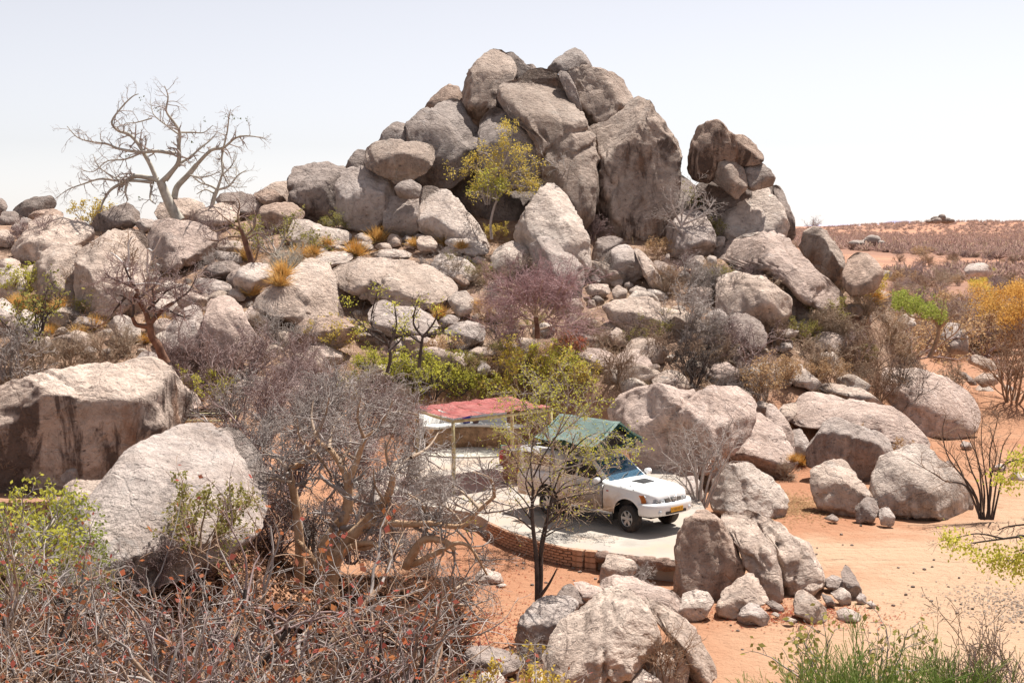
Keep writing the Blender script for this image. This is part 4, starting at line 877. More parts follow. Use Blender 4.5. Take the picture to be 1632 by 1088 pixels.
# ------------------------------------------------------------------ red shade roof on poles
ROOF_Z = 2.68
c_near, c_left, c_right = on_z(722, 669, ROOF_Z), on_z(664, 651, ROOF_Z), on_z(880, 650, ROOF_Z)
c_far = c_left + c_right - c_near
def shade_roof(name, cn, cl, cr, cf, zroof, mats, label, zground=PAD_Z, slats=9, tilt=0.0):
    root = empty(name, (cn.x, cn.y, zground)); tag(root, label, 'shade roof')
    L = lambda p: Vector((p.x - cn.x, p.y - cn.y, p.z - zground))
    for a, b in ((cn, cr), (cr, cf), (cf, cl), (cl, cn)):
        obj('beam', bm_mesh('beam', lambda bm: tube(bm, [L(a) - Vector((0, 0, .05)), (L(a) + L(b)) / 2 - Vector((0, 0, .065)), L(b) - Vector((0, 0, .05))], 0.05), M['pole'], True), root)
    for p in (cn, cl, cr, cf):
        q = L(p); obj('post', bm_mesh('post', lambda bm: tube(bm, [(q.x * .985, q.y * .985 + .02, -0.05), (q.x * .985 + .015, q.y * .985 + .03, q.z * .5), (q.x * .985, q.y * .985 + .02, q.z - .02)], 0.065, r2=0.055), M['pole'], True), root)
    # sheets laid across the roof side by side
    for i in range(slats):
        t0, t1 = (i - 0.03) / slats, (i + 1.02) / slats
        def sh(bm):
            nn = 8; rr = random.Random(i * 7 + slats); rows = []
            for j in range(nn + 1):
                s_ = -0.015 + 1.03 * j / nn
                row = []
                for t in (t0, (t0 + t1) / 2, t1):
                    p = L(cn) + (L(cr) - L(cn)) * t + (L(cl) - L(cn)) * s_ + Vector((0, 0, 0.016 * (i % 2)))
                    row.append(p + Vector((0, 0, 0.045 + 0.02 * (t not in (t0, t1)) + rr.uniform(-.018, .018) - 0.05 * math.sin(math.pi * min(1, max(0, s_))))))
                rows.append([bm.verts.new(v) for v in row])
            for j in range(nn):
                for k in range(2): bm.faces.new((rows[j][k], rows[j][k + 1], rows[j + 1][k + 1], rows[j + 1][k]))
            g_ = bmesh.ops.solidify(bm, geom=list(bm.faces), thickness=0.012)
        obj('roof_sheet', bm_mesh('roof_sheet', sh, mats[i % len(mats)]), root)
    return root
canopy = shade_roof('shade_roof', c_near, c_left, c_right, c_far, ROOF_Z, [M['roof_red']], 'flat red sheet shade roof on wooden poles over the kitchen counter')
# far one behind the whale-backed boulder
zz = ROOF_Z - 0.35
m2 = [M['roof_red'], plain('roof_green', (0.36, 0.42, 0.33), 0.8, var=0.15), plain('roof_straw', (0.62, 0.52, 0.38), 0.85, var=0.15), M['roof_red']]
a0, a1, a2 = on_z(292, 668, zz), on_z(298, 657, zz), on_z(372, 668, zz)
shade_roof('shade_roof', a0, a1, a2, a1 + a2 - a0, zz, [m2[0]], 'second shade roof with red and green sheets showing behind the whale-backed boulder', zground=tz(a0.x, a0.y), slats=1)
r2 = [o for o in bpy.data.objects if o.name.startswith('roof_sheet')][-1]
rp = r2.parent; bpy.data.objects.remove(r2)
for i in range(4):
    t0, t1 = i / 4 + 0.01, (i + 1) / 4 - 0.01
    def st(bm):
        L = lambda p: Vector((p.x - a0.x, p.y - a0.y, p.z - tz(a0.x, a0.y)))
        for s0 in (t0, t1): pass
        v = [bm.verts.new(L(a0) + (L(a2) - L(a0)) * s + (L(a1) - L(a0)) * t + Vector((0, 0, 0.06 + 0.02 * i))) for s, t in ((-.02, t0), (1.02, t0), (1.02, t1), (-.02, t1))]
        bm.faces.new(v); bmesh.ops.solidify(bm, geom=list(bm.faces), thickness=0.015)
    obj('roof_sheet', bm_mesh('roof_sheet', st, [m2[2], m2[0], m2[1], m2[0]][i]), rp)

# ------------------------------------------------------------------ kitchen counter
kc = on_z(748, 716, PAD_Z)
kit = empty('kitchen_counter', kc); tag(kit, 'curved stone kitchen counter with white plaster top under the red roof', 'counter')
def arc(rad, a, cx=0.15, cy=-1.3): return Vector((cx + rad * math.sin(a), cy + rad * math.cos(a), 0))
def curved(r0, r1, z0, z1, aa0, aa1, wob, n=26, seed=0):
    def f(bm):
        rr = random.Random(seed); R_ = []
        for i in range(n):
            a = aa0 + (aa1 - aa0) * i / (n - 1)
            w = [rr.uniform(-wob, wob) for _ in range(4)]
            p0, p1 = arc(r0, a), arc(r1, a)
            mid = arc(r0 - 0.03 + w[0], a)
            R_.append([bm.verts.new((p0.x, p0.y, z0)), bm.verts.new((mid.x, mid.y, (z0 + z1) / 2 + w[1])), bm.verts.new((p0.x, p0.y, z1 + w[2])), bm.verts.new((p1.x, p1.y, z1 + w[3])), bm.verts.new((p1.x, p1.y, z0))])
        for i in range(n - 1):
            for k in range(5): bm.faces.new((R_[i][k], R_[i][(k + 1) % 5], R_[i + 1][(k + 1) % 5], R_[i + 1][k]))
        bm.faces.new(R_[0]); bm.faces.new(R_[-1][::-1])
    return f
obj('counter_front', bm_mesh('counter_front', curved(1.55, 2.15, -0.05, 0.80, -1.0, 0.95, 0.03, seed=1), M['stonework'], True), kit)
obj('counter_top', bm_mesh('counter_top', curved(1.50, 2.2, 0.803, 0.90, -1.02, 0.97, 0.025, seed=2), M['whitewash'], True), kit)
obj('splash_wall', bm_mesh('splash_wall', curved(2.15, 2.32, -0.05, 1.32, -1.05, 0.55, 0.05, seed=3), M['whitewash'], True), kit)
# the low pale skirting slab in front of it
def lobe(bm):
    pts = []
    for i in range(24):
        a = math.pi * 2 * i / 24; pts.append((0.0 + 1.75 * math.cos(a), -0.75 + 1.15 * math.sin(a)))
    prism(bm, pts, 0.002, 0.05)
M['screed'] = plain('screed', (0.50, 0.47, 0.40), 0.9, var=0.08, scale=3, dirt=(0.52, 0.46, 0.36), dirt_scale=3, dirt_lo=0.58)
obj('floor_slab', bm_mesh('floor_slab', lobe, M['screed']), kit)
jp = Vector((kc.x - 0.12, kc.y + 0.40, PAD_Z + 0.925))
jug = empty('water_jug', jp); tag(jug, 'blue plastic water jug standing on the kitchen counter', 'jug')
obj('body', bm_mesh('jug_body', lambda bm: lathe(bm, [(0.0, 0), (0.13, 0.0), (0.145, 0.03), (0.145, 0.24), (0.12, 0.30), (0.05, 0.33), (0.045, 0.36), (0.0, 0.36)], 20, 'z'), M['blue'], True), jug)
obj('cap', bm_mesh('jug_cap', lambda bm: lathe(bm, [(0.0, 0.362), (0.055, 0.362), (0.055, 0.40), (0.0, 0.40)], 14, 'z'), M['blue'], True), jug)
obj('handle', bm_mesh('jug_handle', lambda bm: tube(bm, [(0.10, 0, .30), (0.17, 0, .33), (0.19, 0, .25), (0.14, 0, .18)], 0.016), M['blue'], True), jug)
pt = empty('cooking_pot', (kc.x + 0.22, kc.y + 0.36, PAD_Z + 0.925)); tag(pt, 'small dark cooking pot beside the blue jug', 'pot')
obj('body', bm_mesh('pot_body', lambda bm: lathe(bm, [(0, 0), (0.10, 0), (0.125, .05), (0.125, .14), (0.135, .15), (0.115, .15), (0.11, .03), (0, .03)], 18, 'z'), M['dark_item'], True), pt)
obj('handle', bm_mesh('pot_handle', lambda bm: tube(bm, [(0.12, 0, .12), (0.22, 0.02, .13)], 0.014), M['dark_item'], True), pt)

# barbecue pier of brick with pale top; bundle leaning on it; white cabinet pier
bp = on_z(822, 768, PAD_Z)
br = empty('brick_barbecue', (bp.x, bp.y + .25, PAD_Z)); br.rotation_euler.z = 0.45; tag(br, 'brown brick barbecue pier between the counter and the truck', 'barbecue')
obj('core', bm_mesh('core', lambda bm: box(bm, -0.28, 0.28, -0.23, 0.23, 0, 1.02), M['mortar']), br)
for c in range(13):
    for side in range(4):
        n_ = 3 if side % 2 == 0 else 2; w = 0.6 if side % 2 == 0 else 0.5
        for i in range(n_):
            u = (-w / 2 + w * (i + 0.5) / n_) + (0.03 if c % 2 else -0.03)
            b = obj('brick', bmesh_brick[rgw.randrange(4)], br)
            b.scale = (w / n_ / 0.222, 0.8, 1.05)
            z = c * 0.078
            b.location = [(u, -0.245, z), (0.295, u, z), (u, 0.245, z), (-0.295, u, z)][side]; b.rotation_euler.z = (math.pi / 2) * (side % 2)
obj('top_slab', bm_mesh('top_slab', lambda bm: box(bm, -0.37, 0.37, -0.32, 0.32, 1.022, 1.10, 0.012), M['whitewash']), br)
wc = on_z(852, 770, PAD_Z)
cab = empty('white_cabinet', (wc.x, wc.y + .4, PAD_Z)); cab.rotation_euler.z = -0.6; tag(cab, 'white plastered sink pier behind the rear of the truck', 'sink')
obj('body', bm_mesh('body', lambda bm: box(bm, -0.24, 0.24, -0.22, 0.22, 0, 1.02, 0.015), M['whitewash']), cab)
obj('basin', bm_mesh('basin', lambda bm: box(bm, -0.27, 0.27, -0.25, 0.25, 1.022, 1.13, 0.02), M['whitewash']), cab)
obj('tap', bm_mesh('tap', lambda bm: tube(bm, [(0, .2, 1.13), (0, .2, 1.28), (0, .08, 1.30), (0, .07, 1.25)], 0.014), M['alloy'], True), cab)
bd = on_z(803, 742, PAD_Z)
bun = empty('gas_bottle', (bd.x, bd.y + .3, PAD_Z)); tag(bun, 'small red gas bottle with green top left of the brick barbecue', 'gas bottle')
obj('bottle', bm_mesh('bottle', lambda bm: lathe(bm, [(0, 0), (.14, 0), (.16, .05), (.16, .40), (.12, .48), (.05, .5), (0, .5)], 18, 'z'), M['red_item'], True), bun)
obj('valve_guard', bm_mesh('valve_guard', lambda bm: lathe(bm, [(0.10, .502), (.115, .51), (.115, .64), (.10, .65), (.09, .64), (.09, .51)], 16, 'z'), M['green_item'], True), bun)

# ------------------------------------------------------------------ pickup truck (x forward, y left, z up; origin on the ground under the rear axle)
hx, hy = 0.69, -0.724
fr = on_z(1004, 847, PAD_Z)
org = Vector((fr.x, fr.y, 0)) - Vector((hx, hy, 0)) * 2.95 - Vector((hy, -hx, 0)) * 0.76
truck = empty('pickup_truck', (org.x, org.y, PAD_Z + 0.004), math.atan2(hy, hx)); tag(truck, 'white dusty pickup truck parked on the concrete pad', 'truck')
def itp(x, pts): return float(np.interp(x, [p[0] for p in pts], [p[1] for p in pts]))
WID = [(-1.32, .80), (-1.2, .86), (0, .90), (2.4, .90), (3.0, .89), (3.4, .84), (3.62, .74), (3.76, .58)]
TOP = [(-1.32, 1.08), (0, 1.12), (2.15, 1.13), (2.3, 1.12), (3.2, 1.07), (3.55, 1.01), (3.7, .94), (3.76, .87)]
def zb(x):
    z = 0.36 if x < 3.3 else 0.50
    for xa in (0.0, 2.95):
        if abs(x - xa) < 0.45: z = max(z, 0.36 + math.sqrt(0.45**2 - (x - xa)**2))
    return z
def side_y(x, z):
    w = itp(x, WID); t = (z - 0.36) / (itp(x, TOP) - 0.36)
    y = w * (0.955 + 0.05 * math.sin(math.pi * min(1, max(0, t * 0.9 + .05))) - 0.05 * max(0, t - 0.75) / 0.25)
    for xa in (0.0, 2.95):
        dr = math.hypot(x - xa, (z - 0.36)) - 0.47
        if z > 0.3: y += 0.035 * math.exp(-(dr / 0.07)**2)
    return y
def body(bm):
    xsn = sorted(set(list(np.linspace(-1.32, 3.76, 70)) + [v for xa in (0, 2.95) for v in np.linspace(xa - .46, xa + .46, 33)]))
    cols = []
    for x in xsn:
        z0, z1 = zb(x), itp(x, TOP); ring = []
        for k in range(13):
            z = z0 + (z1 - 0.045 - z0) * k / 12; ring.append((side_y(x, z), z))
        w = side_y(x, z1 - 0.045)
        ring += [(w - 0.035, z1 - 0.012), (w - 0.09, z1 + 0.004)]
        crown = 0.045 if x > 2.2 else 0.0
        ring += [(w * f, z1 + 0.004 + crown * (1 - f * f)) for f in (0.75, 0.5, 0.25)]
        full = [(-y, z) for y, z in ring] + [(0, z1 + 0.004 + crown)] + [(y, z) for y, z in ring[::-1]]
        cols.append([bm.verts.new((x, y, z)) for y, z in full])
    for a, b in zip(cols[:-1], cols[1:]):
        for k in range(len(a) - 1): bm.faces.new((a[k], a[k + 1], b[k + 1], b[k]))
    bm.faces.new(cols[-1]); bm.faces.new(cols[0][::-1])
obj('body', bm_mesh('body', body, M['paint'], True), truck)
obj('chassis', bm_mesh('chassis', lambda bm: (box(bm, -1.25, 3.5, -.55, .55, .30, .60), box(bm, -.6, 3.45, -.72, .72, .52, .85)), M['black']), truck)
def panel(x0, x1, z0, z1, sgn, off=0.012, nx_=10, nz_=8):
    def f(bm):
        G = []
        for i in range(nx_ + 1):
            x = x0 + (x1 - x0) * i / nx_; col_ = []
            for k in range(nz_ + 1):
                z = z0 + (z1 - z0) * k / nz_; col_.append(bm.verts.new((x, sgn * (side_y(x, z) + off), z)))
            G.append(col_)
        for i in range(nx_):
            for k in range(nz_): bm.faces.new((G[i][k], G[i + 1][k], G[i + 1][k + 1], G[i][k + 1]))
        bmesh.ops.solidify(bm, geom=list(bm.faces), thickness=0.006 * 1)
    return f
for sgn in (-1, 1):
    dr = obj('door', bm_mesh('door', panel(1.02, 2.08, 0.42, 1.06, sgn), M['paint'], True), truck)
    obj('handle', bm_mesh('handle', lambda bm: box(bm, 1.10, 1.28, sgn * .905 - .015, sgn * .905 + .025 * sgn + .015, .93, .965, .006), M['black']), dr)
    obj('door_gap', bm_mesh('door_gap', panel(1.0, 1.016, 0.42, 1.06, sgn, 0.010, 1, 8), M['black']), dr)
    obj('door_gap', bm_mesh('door_gap', panel(2.085, 2.10, 0.42, 1.06, sgn, 0.010, 1, 8), M['black']), dr)
    obj('side_marker', bm_mesh('side_marker', panel(2.22, 2.30, 0.92, 0.95, sgn, 0.012, 2, 1), M['red_lens']), truck)
    obj('side_step', bm_mesh('side_step', lambda bm: tube(bm, [(0.55, sgn * .86, .36), (0.7, sgn * .9, .33), (2.3, sgn * .9, .33), (2.42, sgn * .86, .36)], .03), M['alloy'], True), truck)
    mr = obj('mirror', bm_mesh('mirror', lambda bm: box(bm, 1.93, 2.07, *sorted((sgn * .94, sgn * 1.16)), 1.12, 1.27, .03), M['paint'], True), truck)
    obj('mirror_arm', bm_mesh('mirror_arm', lambda bm: box(bm, 1.95, 2.03, *sorted((sgn * .84, sgn * .96)), 1.10, 1.16, .01), M['black']), mr)
    obj('mud_flap', bm_mesh('mud_flap', lambda bm: box(bm, 2.44, 2.46, *sorted((sgn * .66, sgn * .90)), .16, .48), M['black']), truck)
# bumper swept round the nose
def bumper(bm):
    plan = [(3.36, -.90), (3.52, -.91), (3.68, -.87), (3.79, -.74), (3.86, -.5), (3.90, -.2), (3.905, 0), (3.90, .2), (3.86, .5), (3.79, .74), (3.68, .87), (3.52, .91), (3.36, .90)]
    prof = [(-.10, .40), (-.02, .42), (.0, .47), (.012, .56), (.012, .64), (.0, .70), (-.03, .735), (-.14, .755)]
    G = []
    for i, (x, y) in enumerate(plan):
        a, b = plan[max(0, i - 1)], plan[min(len(plan) - 1, i + 1)]; t = Vector((b[0] - a[0], b[1] - a[1])).normalized(); n = Vector((t.y, -t.x))
        G.append([bm.verts.new((x + n.x * o_, y + n.y * o_, z)) for o_, z in prof])
    for a, b in zip(G[:-1], G[1:]):
        for k in range(len(prof) - 1): bm.faces.new((a[k], b[k], b[k + 1], a[k + 1]))
bp_ = obj('bumper', bm_mesh('bumper', bumper, M['paint'], True), truck)
obj('air_intake', bm_mesh('air_intake', lambda bm: box(bm, 3.80, 3.917, -.40, .40, .455, .53, .008), M['black']), bp_)
pl = obj('number_plate', bm_mesh('number_plate', lambda bm: box(bm, 3.915, 3.93, -.25, .25, .50, .625, .004), M['plate']), bp_)
for i, (u, w) in enumerate([(-.20, .022), (-.13, .02), (-.08, .035), (-.02, .03), (.04, .03), (.10, .03), (.18, .022)]):
    obj('plate_mark', bm_mesh('plate_mark', lambda bm: box(bm, 3.931, 3.933, u - w / 2, u + w / 2, .535, .592), M['plate_mark']), bp_)
for sgn in (-1, 1):
    fl = obj('fog_lamp', bm_mesh('fog_lamp', lambda bm: lathe(bm, [(0, 0.0), (.052, 0.0), (.06, -.03)], 16), M['lamp_glass'], True), bp_)
    fl.location = (3.865, sgn * .60, .525); fl.rotation_euler = (0, 0, -math.pi / 2 + sgn * 0.25)
# headlights following the nose plan
def nose_x(y): return float(np.interp(abs(y), [0, .3, .5, .62, .72, .80, .86], [3.80, 3.79, 3.76, 3.70, 3.60, 3.48, 3.36]))
def nose_patch(y0, y1, zf0, zf1, off, n=8, mz=4):
    def f(bm):
        G = []
        for i in range(n + 1):
            y = y0 + (y1 - y0) * i / n; z0, z1 = zf0(abs(y)), zf1(abs(y)); x = nose_x(y) + off
            G.append([bm.verts.new((x - 0.16 * max(0, (k / mz))**2 * 0.6, y, z0 + (z1 - z0) * k / mz)) for k in range(mz + 1)])
        for i in range(n):
            for k in range(mz): bm.faces.new((G[i][k], G[i + 1][k], G[i + 1][k + 1], G[i][k + 1]))
        bmesh.ops.solidify(bm, geom=list(bm.faces), thickness=0.02)
    return f
for sgn in (-1, 1):
    lo = lambda y: 0.745; hi = lambda y: float(np.interp(y, [.36, .48, .7, .84], [.88, .935, .965, .94]))
    y0, y1 = sorted((sgn * .36, sgn * .78))
    hl = obj('headlight', bm_mesh('headlight', nose_patch(y0, y1, lo, hi, 0.035), M['lamp_glass'], True), truck)
    y0, y1 = sorted((sgn * .785, sgn * .85))
    obj('indicator', bm_mesh('indicator', nose_patch(y0, y1, lo, hi, 0.035, 3), M['amber'], True), hl)
    y0, y1 = sorted((sgn * .50, sgn * .60))
    obj('reflector', bm_mesh('reflector', nose_patch(y0, y1, lambda y: .775, lambda y: .85, 0.042, 3), M['alloy'], True), hl)
gr = obj('grille', bm_mesh('grille', nose_patch(-.33, .33, lambda y: .755, lambda y: .905, 0.012, 10), M['black'], True), truck)
for sgn in (-1, 1):
    obj('grille_bar', bm_mesh('grille_bar', lambda bm: tube(bm, [(3.80, sgn * .095, .75), (3.74, sgn * .165, .915)], .022), M['paint'], True), gr)
for i in range(4):
    obj('slat', bm_mesh('slat', lambda bm: box(bm, 3.795 - i * .011, 3.818 - i * .011, -.32, .32, .772 + i * .025, .777 + i * .025), M['alloy']), gr)
em = obj('emblem', bm_mesh('emblem', lambda bm: (lathe(bm, [(.042, 0), (.052, -.012), (.062, 0), (.052, .012), (.042, 0)], 24), box(bm, -.07, .07, -.012, .014, -.014, .014, .003)), M['alloy'], True), gr)
em.location = (3.822, 0, .83); em.rotation_euler = (0.2, 0, math.pi / 2)
obj('grille_surround', bm_mesh('grille_surround', nose_patch(-.36, .36, lambda y: .735, lambda y: .753, 0.02, 10, 1), M['paint'], True), gr)
# bonnet scoop
def scoop(bm):
    pts = [(2.50, .30, 1.125), (2.95, .24, 1.115), (2.95, .20, 1.155), (2.58, .26, 1.17)]
    a = [bm.verts.new((x, -y, z)) for x, y, z in pts]; b = [bm.verts.new((x, y, z)) for x, y, z in pts]
    for k in range(4): bm.faces.new((a[k], a[(k + 1) % 4], b[(k + 1) % 4], b[k]))
    bm.faces.new(a); bm.faces.new(b[::-1])
obj('bonnet_scoop', bm_mesh('bonnet_scoop', scoop, M['black']), truck)
# greenhouse
zb_, zr_ = 1.12, 1.69
def cabin(bm):
    lowr = [(2.22, .80), (0.40, .84)]; lev = []
    def ring(z, xf, xr, wf, wr): return [bm.verts.new(v) for v in ((xf, -wf, z), (xr, -wr, z), (xr, wr, z), (xf, wf, z))]
    r0 = ring(zb_ - .02, 2.24, .40, .80, .86); r1 = ring(zr_ - .05, 1.50, .48, .645, .665); r2_ = ring(zr_, 1.36, .58, .56, .58)
    for a, b in ((r0, r1), (r1, r2_)):
        for k in range(4): bm.faces.new((a[k], a[(k + 1) % 4], b[(k + 1) % 4], b[k]))
    bm.faces.new(r2_)
    bmesh.ops.bevel(bm, geom=[e for e in bm.edges], offset=0.03, segments=2, affect='EDGES')
cb = obj('cab', bm_mesh('cab', cabin, M['paint'], True), truck)
def quad(p, off, mat, name, parent):
    def f(bm):
        v = [Vector(q) for q in p]; n = (v[1] - v[0]).cross(v[2] - v[0]).normalized() * off
        bm.faces.new([bm.verts.new(q + n) for q in v]); bmesh.ops.solidify(bm, geom=list(bm.faces), thickness=0.008)
    return obj(name, bm_mesh(name, f, mat), parent)
LW = lambda t, y: (2.24 + (1.50 - 2.24) * t, y * (.80 + (.645 - .80) * t), zb_ - .02 + (zr_ - .05 - zb_ + .02) * t)
quad([LW(.10, -.90), LW(.10, .90), LW(.95, .90), LW(.95, -.90)], 0.006, M['glass'], 'windscreen', cb)
SW = lambda t, x, sg: (x, sg * (.86 + (.665 - .86) * t - 0.022 * (x - .4)), zb_ - .02 + (zr_ - .05 - zb_ + .02) * t)
for sg in (-1, 1):
    o1 = [SW(.13, 1.08, sg), SW(.13, 2.0, sg), SW(.90, 1.45, sg), SW(.90, 1.08, sg)]
    o2 = [SW(.13, .55, sg), SW(.13, .98, sg), SW(.90, .98, sg), SW(.90, .58, sg)]
    for o_ in (o1, o2): quad(o_ if sg < 0 else o_[::-1], 0.012, M['dark_glass'], 'side_window', cb)
for u in (-.35, .25):
    obj('wiper', bm_mesh('wiper', lambda bm: tube(bm, [(2.24, u, 1.145), (2.12, u + .28, 1.235), (2.07, u + .5, 1.275)], .011), M['black']), cb)
# load bed hood
def hood(bm): box(bm, -1.28, .36, -.80, .80, 1.13, 1.73, .05)
bh = obj('bed_hood', bm_mesh('bed_hood', hood, M['paint'], True), truck)
for sg in (-1, 1): obj('hood_window', bm_mesh('hood_window', lambda bm: box(bm, -1.05, .15, *sorted((sg * .80, sg * .812)), 1.28, 1.60, .005), M['dark_glass']), bh)
for sg in (-1, 1): obj('tail_lamp', bm_mesh('tail_lamp', lambda bm: box(bm, -1.335, -1.30, *sorted((sg * .62, sg * .78)), .78, 1.02, .005), M['red_lens']), truck)
# wheels
tyre_me = bm_mesh('tyre', lambda bm: lathe(bm, [(.20, -.10), (.225, -.125), (.30, -.133), (.345, -.118), (.362, -.085), (.365, -.03), (.365, .03), (.362, .085), (.345, .118), (.30, .133), (.225, .125), (.20, .10)], 40), M['rubber'], True)
def rim(bm):
    lathe(bm, [(.215, -.118), (.205, -.125), (.195, -.115), (.19, -.04), (.19, .09)], 36)
    lathe(bm, [(0, -.105), (.045, -.105), (.055, -.09), (.06, -.05)], 20)
    for k in range(6):
        a = 2 * math.pi * k / 6; c, s = math.cos(a), math.sin(a)
        v = []
        for (r, hw, yy) in ((.045, .034, -.095), (.195, .040, -.112), (.195, .040, -.07), (.045, .034, -.05)):
            for sg in (-1, 1): v.append(bm.verts.new((r * c - sg * hw * s, yy, r * s + sg * hw * c)))
        for f in ((0, 1, 3, 2), (2, 3, 5, 4), (4, 5, 7, 6), (0, 2, 4, 6), (1, 7, 5, 3)): bm.faces.new([v[i] for i in f])
rim_me = bm_mesh('rim', rim, M['alloy']); disc_me = bm_mesh('brake_disc', lambda bm: lathe(bm, [(0, -.03), (.19, -.03)], 24), M['black'])
for xa in (0.0, 2.95):
    for sg in (-1, 1):
        w = bpy.data.objects.new('wheel', None); link(w, truck); w.location = (xa, sg * .765, .365); w.rotation_euler = (0, 0.35 * xa, 0 if sg < 0 else math.pi)
        if xa > 0: w.rotation_euler.z += -0.10
        obj('tyre', tyre_me, w); obj('rim', rim_me, w); obj('brake_disc', disc_me, w)

for ch in truck.children:
    if not ch.name.startswith('wheel'): ch.location.z += 0.09       # four-wheel-drive ride height
# ------------------------------------------------------------------ roof tent on the truck
tent = empty('roof_tent', truck.location + Vector((0, 0, 1.87)), truck.rotation_euler.z); tag(tent, 'green canvas gabled roof tent open on top of the truck', 'tent')
def rack(bm):
    for x in (-.9, .0, .9): box(bm, x - .03, x + .03, -.75, .75, -.045, 0.0)
    for y in (-.62, .62): box(bm, -1.2, 1.3, y - .025, y + .025, 0.002, 0.05)
obj('roof_rack', bm_mesh('roof_rack', rack, M['black']), tent)
obj('floor_board', bm_mesh('floor_board', lambda bm: box(bm, -.3, 1.74, -.88, .88, 0.055, 0.16, .01), M['black']), tent)
xf, xr, wy, zt, ze = 1.70, -0.25, 0.90, 0.86, .34
def sheet(f_, n=10, m=10, th=0.012, wrinkle=0.02, seed=0):
    def g_(bm):
        G = []
        for i in range(n + 1):
            row = []
            for j in range(m + 1):
                p = Vector(f_(i / n, j / m)); w_ = vnoise(np.array([[p.x * 3 + seed, p.y * 3, p.z * 3]]), seed)[0]
                row.append(bm.verts.new(p + Vector((w_, w_ * .6, w_)) * wrinkle))
            G.append(row)
        for i in range(n):
            for j in range(m): bm.faces.new((G[i][j], G[i + 1][j], G[i + 1][j + 1], G[i][j + 1]))
        bmesh.ops.solidify(bm, geom=list(bm.faces), thickness=th)
    return g_
sag = lambda a: 0.07 * math.sin(math.pi * a)
for sg in (-1, 1):
    obj('fly_side', bm_mesh('fly_side', sheet(lambda a, b: (xr - .15 + (xf - xr + .35) * a, sg * (wy + .12) * b, zt + .03 - (zt - ze + .05) * b - sag(b) * .6 - .03 * math.sin(3 * math.pi * a) * b)), M['tent_pale'], True), tent)
    obj('wall_side', bm_mesh('wall_side', sheet(lambda a, b: (xr + (xf - xr) * a, sg * (wy - .03 + .02 * b), .16 + (ze - .16) * b)), M['tent_green'], True), tent)
for x in (xf, xr):
    gp = obj('gable', bm_mesh('gable', sheet(lambda a, b: (x, (2 * a - 1) * (wy - .04), .16 + b * (ze - .16 + (zt - ze - .04) * (1 - abs(2 * a - 1))))), M['tent_green'], True), tent)
    sgx = 1 if x > 0 else -1
    obj('flap', bm_mesh('flap', sheet(lambda a, b: (x + sgx * (.02 + .01 * b), (2 * a - 1) * .42, .20 + .42 * b)), M['black'], True), gp)
    obj('fly_edge', bm_mesh('fly_edge', sheet(lambda a, b: (x + sgx * (.06 + .10 * b), (2 * a - 1) * (wy + .13), ze - .04 + (zt - ze + .07) * (1 - abs(2 * a - 1)) - .16 * b), 16, 3), M['tent_green'], True), gp)
